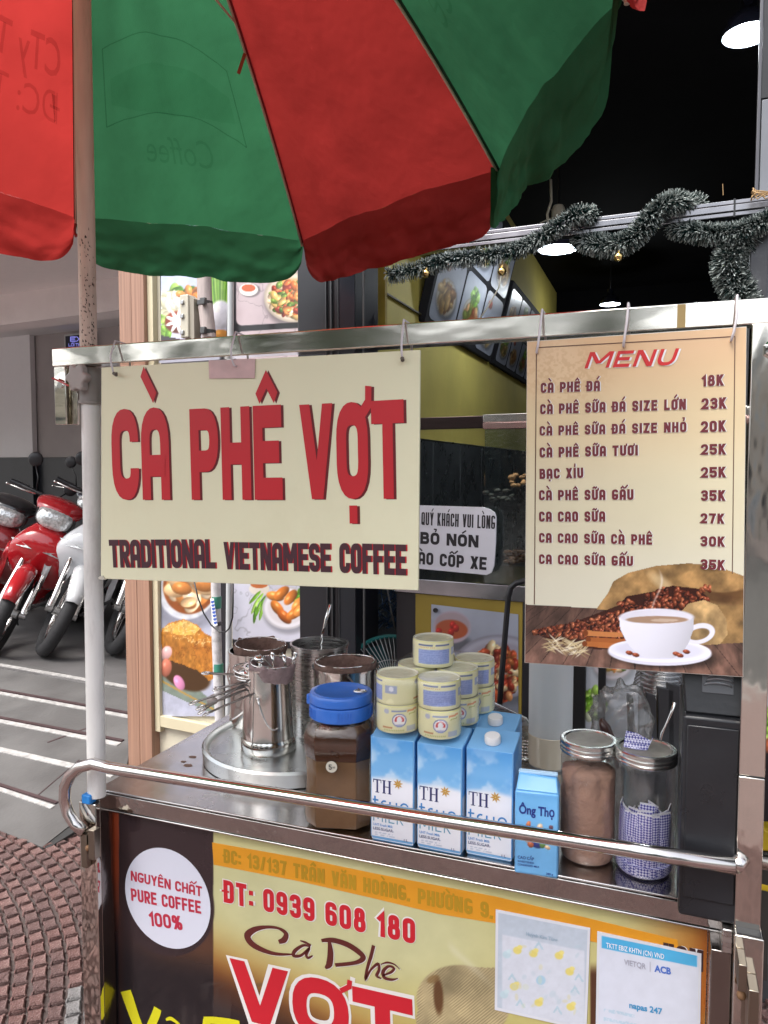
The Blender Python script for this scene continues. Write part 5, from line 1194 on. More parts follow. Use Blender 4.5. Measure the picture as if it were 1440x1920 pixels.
MB_ = MP('menu_print', rough=.2, coat=.35, bump=.03, bs=16)
mc = [(988, 640), (1400, 612), (1393.5, 1270), (983.5, 1243)]
men, MF = hang('menu_board', 'tall menu board with price list above a coffee cup photo', mc, 1.044, .004, M('menu_edge', (.6, .56, .5), rough=.5))
def fmenu(X, Y):
    yl = Y+.06*(X-1000)
    img = flat(X, 'd8b48c'); img = over(img, sst(640, 800, yl), 'dcc8a2'); img = over(img, sst(780, 950, yl), 'd8d0b2'); img = over(img, sst(950, 1120, yl), 'd6d2bd')
    img = over(img, elm(X, Y, 1040, 680, 60, 60, 0, .6)[0]*.35, 'e9cfa8'); img = over(img, sst(.5, .6, vnoise(X, Y, 5, 3, 2))*elm(X, Y, 1060, 700, 70, 50, 0, .6)[0]*.25, 'b98f68')
    # photo part
    Yb = Y-(X-983)*.055; wood = Yb > 1133
    pl = (X-1190)*.9/(np.maximum(Y-1020, 20))*9; gr = vnoise(X*.5+pl*4, Y*.35, 9, 12); g2 = np.abs(np.modf(pl/1.6)[0])
    wc = np.array(hx('6a4a3e'))*(.50+.75*gr[..., None]); wc = wc*(1-.45*(g2 < .04)[..., None]); lite = sst(1170, 1260, Y)[..., None]*.32+1; wc = wc*lite*np.array([.94, 1, 1.03])
    img = np.where(wood[..., None], wc, img)
    def burlap(m, base, seed):
        nonlocal img
        wv = .5+.5*np.sin(X*2.1+4*vnoise(X, Y, 30, seed))*np.sin(Y*2.3+4*vnoise(X, Y, 30, seed+1)); c = hx(base)*(.72+.34*wv[..., None])*(.42+.95*vnoise(X, Y, 30, seed+2)[..., None]); img = over(img, m, c)
    burlap(polym(X, Y, [(1118, 1142), (1140, 1112), (1150, 1090), (1178, 1074), (1230, 1061), (1290, 1056), (1340, 1060), (1395, 1080), (1395, 1205), (1330, 1208), (1300, 1150), (1200, 1150)]), 'b8905c', 3)
    img = over(img, elm(X, Y, 1365, 1108, 48, 13, .25, .35)[0]*.75, '5a3c22'); img = over(img, elm(X, Y, 1240, 1092, 10, 26, -.9, .6)[0]*.5, 'e6d2a8')
    burlap(elm(X, Y, 1335, 1090, 62, 20, .1, .1)[0]*.9, 'c69a62', 21); img = over(img, elm(X, Y, 1330, 1118, 60, 9, .2, .5)[0]*.7, '4a2f1c')
    BE = ['5a2414', '7a3a22', '3e180e', '8c4a2e', '6a2c1a', '9c5638']
    img = over(img, polym(X, Y, [(1160, 1135), (1175, 1118), (1230, 1108), (1260, 1098), (1310, 1104), (1330, 1122), (1300, 1150), (1180, 1150)]), '38180f')
    rs_ = random.Random(8)
    for k in range(170):
        x = rs_.uniform(1160, 1330); y = rs_.uniform(1100, 1150)
        if y < 1128-(x-1160)*.28 and x < 1260: continue
        img = blob(img, X, Y, x, y, 6, 3.6, rs_.uniform(0, 3), rs_.choice(BE), .7)
    burlap(polym(X, Y, [(1275, 1150), (1290, 1132), (1320, 1125), (1345, 1135), (1362, 1160), (1364, 1190), (1350, 1208), (1300, 1210)]), 'caa672', 31)
    img = over(img, polym(X, Y, [(1120, 1150), (1160, 1135), (1200, 1150), (1200, 1215), (1120, 1218), (1040, 1205), (1005, 1188), (1060, 1172)])*.9, '38180f')
    for k in range(420):
        t = rs_.random(); x = 1002+t*200; lo = 1186+t*26; hi = 1186-t*48; y = rs_.uniform(hi, lo)
        if x > 1195: continue
        img = blob(img, X, Y, x, y, 5.8, 3.5, rs_.uniform(0, 3), rs_.choice(BE), .7)
    for k in range(70):
        x = rs_.uniform(1028, 1098); y = 1204+rs_.uniform(-10, 14)+(x-1028)*.16; a = rs_.uniform(-1, 1); img = over(img, elm(X, Y, x, y, 13, 1.1, a, .4)[0]*.8, rs_.choice(['d8c8a0', 'c8b488', 'efe6cc', '9a8460']))
    for (x, y, c) in ((1130, 1188, 'c8824a'), (1135, 1200, 'a8602e'), (1150, 1210, 'c07a42'), (1128, 1208, 'b56a34')):
        img = over(img, polym(X, Y, [(x-33, y-6), (x+38, y-2), (x+38, y+7), (x-33, y+4)])*.95, c); img = over(img, elm(X, Y, x-32, y-1, 5, 5.5)[0], '7a3e1c')
    # saucer and cup
    img = img*(1-.5*elm(X, Y, 1245, 1232, 98, 22, .05, .3)[0][..., None])
    img = over(img, elm(X, Y, 1237, 1224, 97, 24, .03, .03)[0], 'dcdcec'); img = over(img, elm(X, Y, 1237, 1220, 96, 22, .03, .03)[0], 'f0f0fa'); img = over(img, elm(X, Y, 1237, 1219, 84, 17, .03, .15)[0], 'd9d9ea')
    hd = elm(X, Y, 1312, 1188, 29, 19, -.25, .05)[0]-elm(X, Y, 1311, 1189, 20, 10.5, -.25, .08)[0]; img = over(img, hd, 'e2e2f2')
    body = polym(X, Y, [(1161, 1158), (1163, 1180), (1176, 1206), (1194, 1226), (1210, 1233), (1262, 1234), (1278, 1226), (1292, 1204), (1300, 1180), (1300, 1160)])
    body = np.maximum(body, elm(X, Y, 1231, 1158, 70, 17)[0]); shd = 1-.20*np.clip((X-1160)/140, 0, 1)[..., None]**2-.06*np.clip((Y-1170)/60, 0, 1)[..., None]; img = img*(1-body[..., None])+np.array([.95, .95, 1.0])*shd*body[..., None]
    img = over(img, elm(X, Y, 1231, 1157, 68, 13.5)[0], 'e0deea'); img = over(img, elm(X, Y, 1232, 1162, 58, 7)[0], 'a88a72'); img = over(img, elm(X, Y, 1246, 1163, 26, 3)[0]*.6, 'd8c6b4')
    for (x, y) in ((1192, 1228), (1180, 1224), (1268, 1226), (1275, 1229), (1287, 1222)): img = blob(img, X, Y, x, y, 7, 4, .2, '8c4228', .6)
    img = over(img, np.exp(-((X-(1232+9*np.sin((Y-1060)/18)))/2.2)**2)*sst(1060, 1090, Y)*sst(1155, 1130, Y)*.5, 'f4efe8')
    return np.clip(img, 0, 1)
print_px('print', MF, [(989, 641), (1399, 613.5), (1392.5, 1268.5), (984.5, 1242)], 330, 520, fmenu, MB_, men, .0004)
MLN = M('menu_line', srgb('5a3a2c'))
def pline(fr, a, b, wpx, mat, parent, h):
    A = Vector(fr.px(*a)); B = Vector(fr.px(*b)); s_ = (Vector(fr.px(a[0]+1, a[1]))-A).length; vs_, fs_ = stroke2d([A, B], wpx*s_); m_ = MB(); m_.add([fr.P(v[0], v[1], h) for v in vs_], fs_); return m_.build('border_line', mat, parent)
for (a, b) in (((1006, 652), (1378, 631)), ((1006, 652), (1002, 1133)), ((1378, 631), (1373, 1076))): pline(MF, a, b, 1.7, MLN, men, .0008)
MP_ = (MF.px(1200, 900)[0]-MF.px(1100, 900)[0])/100
for dx, mm, hh in ((3.5, PRINTW, .0008), (0, M('menu_red', srgb('c4282a')), .0012)):
    word(MF, 'MENU', (1096+dx, 691), (1265+dx, 686), (1096, 660), 1, .22, men, mm, hh, (0, 0), 8*MP_) if False else pxtext(MF, 'MENU', (1096, 691), (1262, 685), (1096, 661), mm, men, h=hh, t=.2, gap=7*MP_, shear=.32, shift=(dx*MP_, -1*MP_*(dx > 0)))
MT = M('menu_text', srgb('6e2a32'), rough=.4)
rows = [('CÀ PHÊ ĐÁ', 1014, 737, 1125, 733, 718, '18K', 1315, 725, 1357, 723, 704), ('CÀ PHÊ SỮA ĐÁ SIZE LỚN', 1013, 777, 1286, 768, 758, '23K', 1315, 768, 1362, 766, 747), ('CÀ PHÊ SỮA ĐÁ SIZE NHỎ', 1012, 817, 1287, 810, 799, '20K', 1314, 811, 1361, 809, 790),
 ('CÀ PHÊ SỮA TƯƠI', 1012, 858, 1196, 854, 839, '25K', 1314, 853, 1361, 852, 833), ('BẠC XỈU', 1012, 898, 1094, 896, 879, '25K', 1314, 896, 1361, 895, 876), ('CÀ PHÊ SỮA GẤU', 1011, 938, 1188, 937, 919, '35K', 1314, 939, 1360, 939, 919),
 ('CA CAO SỮA', 1011, 978, 1135, 978, 959, '27K', 1313, 981, 1358, 982, 962), ('CA CAO SỮA CÀ PHÊ', 1011, 1017, 1223, 1021, 999, '30K', 1313, 1024, 1359, 1025, 1005), ('CA CAO SỮA GẤU', 1011, 1057, 1187, 1061, 1039, '35K', 1313, 1067, 1359, 1069, 1048)]
for r_ in rows:
    for o_ in (0, 6):
        tx, x0, y0, x1, y1, yt = r_[o_:o_+6]
        for sh, mm, hh in (((1.6*MP_, -.4*MP_), PRINTW, .0008), ((0, 0), MT, .0012)): pxtext(MF, tx, (x0, y0), (x1, y1), (x0, yt), mm, men, h=hh, t=.225, gap=2.6*MP_, space=7*MP_, acc=7*MP_, shift=sh)
# ties
def tie(pts, Y, label):
    P = [onY(x, y, Y) for x, y in pts]; top = P[0]
    back = [Vector((top.x, yB+.034, 1.60)), Vector((top.x, yB+.034, 1.666)), Vector((top.x, yB-.003, 1.667))]
    o = MB().tube(back+P[1:]+[P[-1]+Vector((.0, .006, 0))], .0017, 6).build('cable_tie', TIE, label=label, cat='cable tie', group='white ties holding the hanging signs', smooth=True); return o
tie([(207, 653), (207, 668), (209, 684), (213, 700)], 1.040, 'white tie at the left corner of the cream sign')
tie([(433, 640), (433, 655), (434, 672), (439, 686)], 1.038, 'white tie through the pink tag on the cream sign')
tie([(752, 617), (753, 640), (753, 660), (754, 673)], 1.040, 'white tie at the right corner of the cream sign')
tie([(1013, 597), (1012, 620), (1009, 645), (1006, 661)], 1.037, 'white tie at the left corner of the menu board')
tie([(1177, 583), (1175, 605), (1171, 632), (1169, 649)], 1.037, 'white tie above the heading of the menu board')
tie([(1384, 567), (1381, 595), (1376, 622), (1371, 638)], 1.037, 'white tie at the right corner of the menu board')
MB().tube([onY(213, 700, 1.040), onY(218, 703, 1.038), onY(217, 699, 1.036)], .003, 6).build('tie_knot', M('dark_knot', (.12, .11, .09), rough=.7), label='dark little knot at the left corner of the cream sign', cat='knot')
MB().tube([onY(754, 671, 1.041), onY(755, 676, 1.038)], .003, 6).build('tie_knot', M('dark_knot'), label='dark little knot at the right corner of the cream sign', cat='knot')
BTAPE = M('brown_tape', (.35, .24, .08), rough=.3, coat=.4)
p = onY(1270, 578, yB-.001); q = onY(1285, 610, yB-.001); MB().box(p.x, q.x, yB-.0012, yB-.0002, 1.6312, 1.6612).build('brown_tape', BTAPE, cart)

from mathutils import noise as mnoise
# ================================================================ UMBRELLA
um = thing('market_umbrella', 'big red and green market umbrella on a weathered pole at the cart corner', 'umbrella', onY(181, 1508, 1.088))
pz = lambda x, y: onY(x, y, 1.088)
lo0 = Vector((pz(182, 1508).x, 1.088, .842-.004)); lo1 = pz(170, 735)
POLEW = M('worn_white_pole', (.78, .77, .74), rough=.5, var=.14, vs=14, stretch=(1, 1, .25), bump=.06, bs=40, dirt=.55, dirtcol=(.33, .31, .29), dscale=22)
POLEB = M('worn_beige_pole', (.70, .56, .47), rough=.55, var=.15, vs=16, stretch=(2, 2, .3), bump=.08, bs=50, dirt=.5, dirtcol=(.28, .20, .15), dscale=20)
MB().tube([lo0.lerp(lo1, k/6) for k in range(7)], .0166, 24).build('lower_pole', POLEW, um, smooth='auto')
hub = atd(165-9, 877, 1.39)+Vector((0, 0, 1.45)); hub = Vector((pz(155, 0).x+.002, 1.088, CAM.z+1.45))
up0 = pz(167, 700); MB().tube([up0.lerp(hub, k/6) for k in range(7)], .0150, 24).build('upper_pole', POLEB, um, smooth='auto')
SLV = M('grey_sleeve', (.30, .27, .25), rough=.4, var=.15, dirt=.3, dirtcol=(.15, .13, .12), dscale=20)
MB().tube([pz(168, 690), pz(169, 752)], .0205, 24).build('clamp_sleeve', SLV, um, smooth='auto'); MB().tube([pz(169, 752), pz(169, 758)], .0225, 24).build('sleeve_ring', SLV, um, smooth='auto')
kc = onY(144, 708, 1.05); kf = Frame(kc, (1, .0, 0)); kp = []
for k in range(72):
    a = 2*math.pi*k/72; r_ = .0205*(1+.14*math.cos(6*a)); kp.append((r_*math.cos(a), r_*math.sin(a)*1.1))
MB().prism(kf, kp, -.012, .004).build('star_knob', M('grey_knob', (.36, .32, .30), rough=.35, var=.1), um, bevel=.003, seg=3)
MB().tube([kc, onY(168, 716, 1.085)], .008, 10).build('knob_stem', CHROME, um)
# scratches and tape remnants on the upper pole
SCR = M('dark_scratch', (.05, .035, .03), rough=.8); mb = MB(); rs = random.Random(12); axis = (hub-up0).normalized()
for k in range(170):
    y = rs.uniform(420, 652)**1.0; y = 652-(652-430)*rs.random()**1.4; c = pz(167-(652-y)*.0175, y); a = rs.uniform(math.pi*1.05, math.pi*1.95); h = rs.uniform(.001, .006); w_ = rs.uniform(.03, .18)
    q = [c+Vector((.01515*math.cos(a+t), .01515*math.sin(a+t), hh)) for t, hh in ((0, 0), (w_, rs.uniform(-.002, .002)), (w_, h*.4), (0, h))]; mb.add(q, [(0, 1, 2, 3), (3, 2, 1, 0)])
mb.build('scratches', SCR, um)
hz = .77
def tipp(px, py):
    d = hz/((877-py)/F*1.0)
    return onZ(px, py, CAM.z+hz)
ctr = Vector((hub.x, hub.y))
tips = {1: tipp(142, 408), 2: tipp(566, 452), 3: tipp(936, 318), 4: tipp(1176, -14)}
for k, a in ((0, 160), (5, -55), (6, -100), (7, -147)):
    a_ = R(a)+YAW; tips[k] = Vector((ctr.x+.98*math.cos(a_), ctr.y+.98*math.sin(a_), CAM.z+hz))
TP = [tips[k] for k in range(8)]
def ribp(k, s):
    T = TP[k % 8]; p = hub.lerp(T, s); z = hub.z-(hub.z-T.z)*(s**1.55); return Vector((p.x, p.y, z))
def canopy(k, s, w_):
    A = ribp(k, s); B = ribp(k+1, s); p = A.lerp(B, w_); m = (A+B)/2; c4 = 4*w_*(1-w_)
    p = p + (Vector((hub.x, hub.y, m.z))-p)*(.035*c4*s) + Vector((0, 0, -.012*c4*math.sin(math.pi*min(1, s))))
    p.z += c4*(.010*mnoise.noise(Vector((w_*5+k*3, s*3, k)))+.006*s*mnoise.noise(Vector((w_*13+k*3, s*6, k+4))))
    return p
CR = fabric('red_canvas', (.38, .032, .028), .62); CG = fabric('green_canvas', (.030, .135, .060), .58)
cols = [CR, CG]*4
VL = [.165, .155, .165, .175, .07, .16, .16, .16]
for k in range(8):
    m_ = MB(); nu, nv = 34, 40; idx = []
    for j in range(nv+1):
        for i in range(nu+1): m_.v.append(tuple(canopy(k, max(.02, j/nv), i/nu)))
    for j in range(nv):
        for i in range(nu): a = j*(nu+1)+i; m_.f.append((a, a+1, a+nu+2, a+nu+1))
    m_.build('canopy_panel', cols[k], um, smooth=True)
    m_ = MB(); nv = 20; L = VL[k]; nu = 80
    for j in range(nv+1):
        for i in range(nu+1):
            t = i/nu; rim = canopy(k, 1, t); x = abs(2*t-1); ex = 16 if (k == 3 and t < .5) else 5.5; drop = L*(1+.3*t*(k == 3))*(1-x**ex)**(1/2.6) if x < 1 else 0
            inn = (Vector((hub.x, hub.y, rim.z))-rim).normalized(); f = j/nv; wr = mnoise.noise(Vector((t*6+k*5, f*2.2, k)))*.026*f+mnoise.noise(Vector((t*15+k*5, f*5, k+9)))*.013*f+abs(mnoise.noise(Vector((t*30+k*5+f*3, f*7, k+2))))*.006*f
            m_.v.append(tuple(rim + Vector((0, 0, -drop*f)) + inn*((.025 if k == 3 else -.03)*f+wr)))
    for j in range(nv):
        for i in range(nu): a = j*(nu+1)+i; m_.f.append((a, a+1, a+nu+2, a+nu+1))
    m_.build('valance', cols[k], um, smooth=True)
RIBM = M('ivory_rib', (.55, .50, .40), rough=.4, var=.06); RIBR = M('red_hem', (.22, .02, .03), rough=.7)
for k in range(8):
    pts = [ribp(k, s/14)+Vector((0, 0, -.015)) for s in range(1, 15)]; MB().tube(pts, .0034, 8).build('rib', RIBM, um, smooth=True)
    d_ = [ribp(k, s/14)+Vector((0, 0, -.004)) for s in range(1, 15)]; MB().tube(d_, .0065, 6).build('seam', M('dark_seam', (.02, .05, .03), rough=.8) if k % 2 else RIBR, um, smooth=True)
    q = ribp(k, .55)+Vector((0, 0, -.014)); r0 = Vector((hub.x, hub.y, hub.z-.36)); MB().tube([q, r0], .0028, 8).build('strut', RIBM, um)
    e_ = ribp(k, 1.0); MB().tube([e_+Vector((0, 0, .0)), e_+Vector((0, 0, -.018))], .005, 8).build('rib_tip', RIBM, um)
MB().lathe([(.018, 0), (.03, .005), (.03, .04), (.018, .045)], (hub.x, hub.y, hub.z-.38), 20).build('runner', BLACKP, um, smooth='auto')
MB().lathe([(.03, -.05), (.035, 0), (1e-7, .03)], hub, 20).build('top_cap', BLACKP, um, smooth='auto')
# little hooks and strips
p = ribp(2, .60)+Vector((0, 0, -.02)); pe = (onZ(440, 102, p.z)); 
MB().tube([p, p+Vector((-.018, -.004, -.05))], .006, 4).build('torn_strip', M('orange_strip', (.35, .08, .04), rough=.7), um)
MB().tube([TP[1]+Vector((0, 0, -.01)), TP[1]+Vector((-.006, 0, -.04)), TP[1]+Vector((.002, -.004, -.058)), TP[1]+Vector((.014, -.005, -.052))], .004, 6).build('hook', M('red_plastic', (.3, .05, .05), rough=.5), um, smooth=True)
# mirrored print seen through the cloth
def on_panel(k, body, s0, s1, w0, w1, mat, off=.02):
    st = font_strips(body, 1.0, .7, off); m_ = MB()
    for vs_, fs_ in st:
        P = []
        for v in vs_:
            w_ = w1-(w1-w0)*v.x; s = s1-(s1-s0)*(v.y/.7); q = canopy(k, s, w_); n_ = (q-CAM).normalized(); P.append(q-n_*.0035+Vector((0, 0, -.003)))
        m_.add(P, fs_)
    return m_.build('lettering', mat, um)
DG = tintmat('green_print', (.82, .87, .84)); DR = tintmat('red_print', (.78, .74, .74))
on_panel(0, 'CTy TNHH', .66, .73, .38, .93, DR, .01); on_panel(0, 'ĐC: Thảo Điền', .76, .82, .2, .93, DR, 0)
on_panel(1, 'Coffee', .80, .86, .33, .66, DG, -.005)
on_panel(3, 'Coffee', .70, .80, .25, .75, DG, -.01)
m_ = MB()
for (w0, w1, s0, s1) in ((.15, .85, .60, .603), (.15, .85, .75, .753)):
    pts = [canopy(1, s0+.05*(2*t-1)**2, w0+(w1-w0)*t)+Vector((0, -.003, -.006)) for t in [i/16 for i in range(17)]]; m_.tube(pts, .0016, 4)
for w_ in (.15, .85): m_.tube([canopy(1, s, w_)+Vector((0, -.003, -.006)) for s in (.65, .70, .75, .80)], .0016, 4)
m_.build('print_outline', DG, um)
m_ = MB(); n_ = 10
for j in range(n_+1):
    for i in range(n_+1):
        w_ = .18+.64*i/n_; s = .655+.05*((2*i/n_-1)**2)*(1-j/n_)+.10*j/n_; m_.v.append(tuple(canopy(1, s, w_)+Vector((0, -.002, -.004))))
for j in range(n_):
    for i in range(n_): a = j*(n_+1)+i; m_.f.append((a, a+1, a+n_+2, a+n_+1))
m_.build('print_field', tintmat('green_field', (.88, .93, .9)), um, smooth=True)
# blue tape at the pole foot
p = onY(160, 1499, 1.066); MB().box(p.x-.010, p.x+.010, 1.066, 1.085, p.z-.010, p.z+.008).build('blue_tape', M('blue_tape_m', (.02, .22, .62), rough=.4), label='crumpled bright blue tape at the foot of the umbrella pole', cat='tape', bevel=.003)
# ================================================================ THINGS ON THE COUNTER
def at_counter(px, py, z=CT): return onZ(px, py, z)
# round aluminium tray stand
tc_ = Vector((-.733, 1.402, CT)); ALT = M('dull_aluminium', (.52, .53, .52), rough=.3, metal=1, var=.14, vs=12, rvar=.1, dirt=.4, dirtcol=(.25, .25, .24), dscale=9)
tray = MB().lathe([(.178, .0), (.188, .002), (.190, .028), (.186, .033), (.180, .031), (.174, .022), (.02, .020), (1e-7, .020)], tc_, 72)
tray.build('round_tray', ALT, smooth='auto', label='big round dull aluminium tray under the coffee jugs', cat='tray')
TZ = CT+.021
def on_tray(px, py): return onZ(px, py, TZ)
def jug(name, label, c, rb, rt, h, mat=POTS, handle=None, band=True):
    t = thing(name, label, 'jug', c, group='steel coffee jugs on the tray')
    prof = [(rb*.97, 0), (rb, .003)]
    if band: prof += [(rb, .024), (rb*.965, .027), (rb*.955, .030)]
    for k in range(8): f = (k+1)/8; prof.append((rb*.955+(rt-rb*.955)*f, .03+(h-.03)*f))
    prof += [(rt+.003, h+.001), (rt+.003, h+.004), (rt-.0015, h+.004), (rt-.002, h*.9), (rb*.9, .05), (1e-7, .045)]
    MB().lathe(prof, c, 64).build('body', mat, t, smooth='auto'); return t
def spout_handle(t, c, r_, z0, z1, ang, out=.035, mat=CHROME, w_=.004):
    d = Vector((math.cos(ang), math.sin(ang), 0)); p = [c+d*r_+Vector((0, 0, z1)), c+d*(r_+out*.8)+Vector((0, 0, z1-.004)), c+d*(r_+out)+Vector((0, 0, (z0+z1)/2)), c+d*(r_+out*.7)+Vector((0, 0, z0+.008)), c+d*r_+Vector((0, 0, z0))]
    q = []
    for i in range(4):
        for k in range(4): q.append(p[i].lerp(p[i+1], k/4))
    q.append(p[-1]); MB().tube(q, w_, 8).build('handle', mat, t, smooth=True)
# front jug
j1 = onZ(504, 1402, TZ); j1.z = TZ; J1 = jug('coffee_jug', 'nearest tall steel jug at the front of the tray under a bundle of filter handles', j1, .0575, .048, .172)
# engraved U arc with knob on the front jug
fj = (Vector((CAM.x, CAM.y, j1.z))-j1).normalized()
def jsurf(th, z): 
    r_ = .055+(.048-.055)*(z-.03)/.142+.0012; a = math.atan2(fj.y, fj.x)+th; return j1+Vector((r_*math.cos(a), r_*math.sin(a), z))
arc = [jsurf(-.42+.02*k*1.0+(.0), .118-.0) for k in range(1)] + [jsurf(-.42+.78*t, .118-.062*math.sin(math.pi*min(1, t*.62))**.9) for t in [k/14 for k in range(1, 15)]]
MB().tube(arc, [.0016]*len(arc), 6).build('welded_rib', CHROME, J1, smooth=True); MB().sphere(jsurf(-.42, .12), .0035, 8, 6).build('rivet', CHROME, J1, smooth=True)
j2 = onZ(484, 1352, TZ); j2.z = TZ; J2 = jug('coffee_jug', 'steel jug at the left back of the tray holding a brown cloth filter', j2, .066, .064, .165, band=False)
j3 = at_counter(600, 1385); j3.z = CT; J3 = jug('tall_pot', 'tall open steel pot with a twisted spoon standing in it', j3, .063, .063, .215, band=False, mat=STEELB)
j4 = at_counter(648, 1428); j4.z = CT; J4 = jug('squat_pot', 'shiny steel pot behind the blue lid with a cloth filter on top', j4, .066, .066, .200, band=False)
for J, c, r_ in ((J3, j3, .063), (J4, j4, .066)): J['group'] = 'steel coffee jugs on the tray'
spout_handle(J2, j2, .060, .06, .125, math.atan2(-.05, -1)-.3, .035, CHROME, .006)
c = j2+Vector((-.088, -.055, .055)); MB().sphere(c, .012, 14, 10, (1.2, .8, .8)).build('grip_knob', M('grip_grey', (.32, .28, .26), rough=.4), J2, smooth=True)
spout_handle(J3, j3, .063, .13, .195, -.3, .03, CHROME, .0025)
# twisted spoon in the tall pot
s0 = j3+Vector((-.01, -.01, .05)); f_ = Frame(j3+Vector((0, 0, 0)), RIGHT, UP)
sp = [j3+Vector((.0, .0, .12))]; e0 = f_.P(*f_.px(597, 1228)); e1 = f_.P(*f_.px(604, 1190)); e2_ = f_.P(*f_.px(612, 1160)); e3_ = f_.P(*f_.px(620, 1133))
MB().tube([s0, e0, e0.lerp(e1, .5), e1, e2_], [.0024, .0024, .003, .0024, .0022], 8).add([], []).build('twisted_spoon', CHROME, label='long twisted steel spoon standing in the tall pot', cat='spoon', smooth=True) if False else None
spn = thing('long_spoon', 'long twisted steel spoon standing in the tall pot', 'spoon', s0)
m_ = MB()
for ph in (0, math.pi):
    pts = []
    for k in range(40):
        t = k/39; p = s0.lerp(e1, t); a = t*34+ph; d1 = RIGHT*math.cos(a)+FWD*math.sin(a); pts.append(p+d1*.0016)
    m_.tube(pts, .0015, 5)
m_.build('twisted_shaft', CHROME, spn, smooth=True)
MB().tube([e1, e1.lerp(e2_, .5), e2_, e3_], [.0022, .003, .0042, .0035], 10).build('flat_end', CHROME, spn, smooth=True)
# cloth filters
CLO = M('brown_filter_cloth', (.17, .105, .085), rough=.95, var=.25, vs=25, bump=.5, bs=120, dirt=.6, dirtcol=(.07, .035, .025), dscale=30)
CLO2 = M('mauve_filter_cloth', (.30, .22, .22), rough=.95, var=.2, vs=25, bump=.5, bs=120, dirt=.3, dirtcol=(.16, .1, .09), dscale=30)
def filt(label, c, r_, z, mat, seed, tilt=(0, 0), dep=.06):
    rs_ = random.Random(seed); ph = [rs_.uniform(0, 6) for _ in range(4)]
    def wob(a, rr, zz, i):
        k = .0025*math.sin(5*a+ph[0])+.002*math.sin(9*a+ph[1])+.0012*math.sin(17*a+ph[2]); return rr*(1+k*8*(.3+min(1, i/3))), (.0025*math.sin(3*a+ph[3]) + .0015*math.sin(11*a+ph[1]) if i < 4 else k)
    t = thing('cloth_filter', label, 'coffee filter', c+Vector((0, 0, z-.05)), group='cloth coffee filters'); Mx = Matrix.Rotation(tilt[0], 3, 'X') @ Matrix.Rotation(tilt[1], 3, 'Y')
    prof = [(r_*.94, -.028), (r_*1.0, -.014), (r_*1.05, -.002), (r_*1.06, .004), (r_*1.02, .0065), (r_*.96, .004), (r_*.90, -.004), (r_*.80, -dep*.5), (r_*.5, -dep), (.001, -dep*1.15)]
    MB().open_lathe(prof, c+Vector((0, 0, z)), 96, Mx, wob).build('cloth_bag', mat, t, smooth=True)
    MB().tube([c+Vector((0, 0, z))+Mx @ Vector((r_*1.0*math.cos(a), r_*1.0*math.sin(a), .007)) for a in [k*2*math.pi/40 for k in range(40)]], .0015, 6, closed=True).build('wire_ring', CHROME, t, smooth=True)
    return t
F2 = filt('brown cloth filter sagging in the left back jug', j2+Vector((.008, .0, 0)), .058, .176, CLO, 2, (.02, .05))
F4 = filt('brown cloth filter folded over the pot behind the blue lid', j4, .061, .205, CLO, 5, (-.02, -.03))
F1 = filt('mauve cloth filter draped over the nearest jug', j1+Vector((.012, -.002, 0)), .046, .178, CLO2, 9, (.02, .04), .03)
def wire_handle(t, A, B, loop_r, w_=.0019, two=True, gap=.004):
    A = Vector(A); B = Vector(B); d = (B-A).normalized(); s_ = d.cross(Vector((0, 0, 1))).normalized(); n_ = s_.cross(d)
    for o_ in ((-1, 1) if two else (0,)): MB().tube([A+s_*gap*o_*.5, B+s_*gap*o_*.5-d*loop_r*.6], w_, 6).build('handle_wire', M('dark_wire', (.20, .18, .17), rough=.3, metal=.9), t, smooth=True)
    MB().tube([B+s_*loop_r*math.cos(a)*1.0+d*loop_r*math.sin(a)*1.1 for a in [k*2*math.pi/20 for k in range(20)]], w_, 6, closed=True).build('handle_loop', CHROME, t, smooth=True)
fj1 = Frame(j1, RIGHT, UP)
def jp(x, y, h): return fj1.P(*fj1.px(x, y), h)
wire_handle(F1, jp(490, 1270, .03), jp(376, 1305, .055), .0085)
wire_handle(F2, jp(470, 1266, .0), jp(382, 1266, -.02), .008)
fx = thing('filter_frames', 'bundle of spare wire filter frames with looped handles lying on the nearest jug', 'wire frames', jp(430, 1300, .02))
wire_handle(fx, jp(495, 1284, .05), jp(398, 1326, .05), .0075); wire_handle(fx, jp(500, 1272, .02), jp(405, 1300, .02), .0075); wire_handle(fx, jp(492, 1276, .035), jp(386, 1316, .045), .0085); wire_handle(fx, jp(486, 1268, .02), jp(412, 1286, .03), .007); wire_handle(fx, jp(480, 1262, .045), jp(392, 1319, .06), .0085, two=False)
for (x, y, r_, tl) in ((478, 1255, .046, .10), (482, 1262, .048, .0), (488, 1266, .050, -.08)):
    c = jp(x, y, 0); Mx = Matrix.Rotation(tl, 3, 'Y'); MB().tube([c+Mx @ Vector((r_*math.cos(a), r_*math.sin(a)*.95, 0)) for a in [k*2*math.pi/36 for k in range(36)]], .0019, 6, closed=True).build('ring', CHROME, fx, smooth=True)
lid = thing('jug_lid', 'small steel lid with round knob resting on the nearest jug', 'lid', jp(487, 1262, .0))
c = jp(487, 1258, 0); MB().lathe([(.044, 0), (.045, .002), (.042, .006), (.025, .011), (1e-7, .013)], c, 40, Matrix.Rotation(.06, 3, 'Y')).build('cover', CHROME, lid, smooth='auto')
MB().lathe([(.006, .011), (.006, .018), (.0125, .021), (.0135, .027), (.010, .032), (1e-7, .033)], c, 20).build('knob', CHROME, lid, smooth=True)
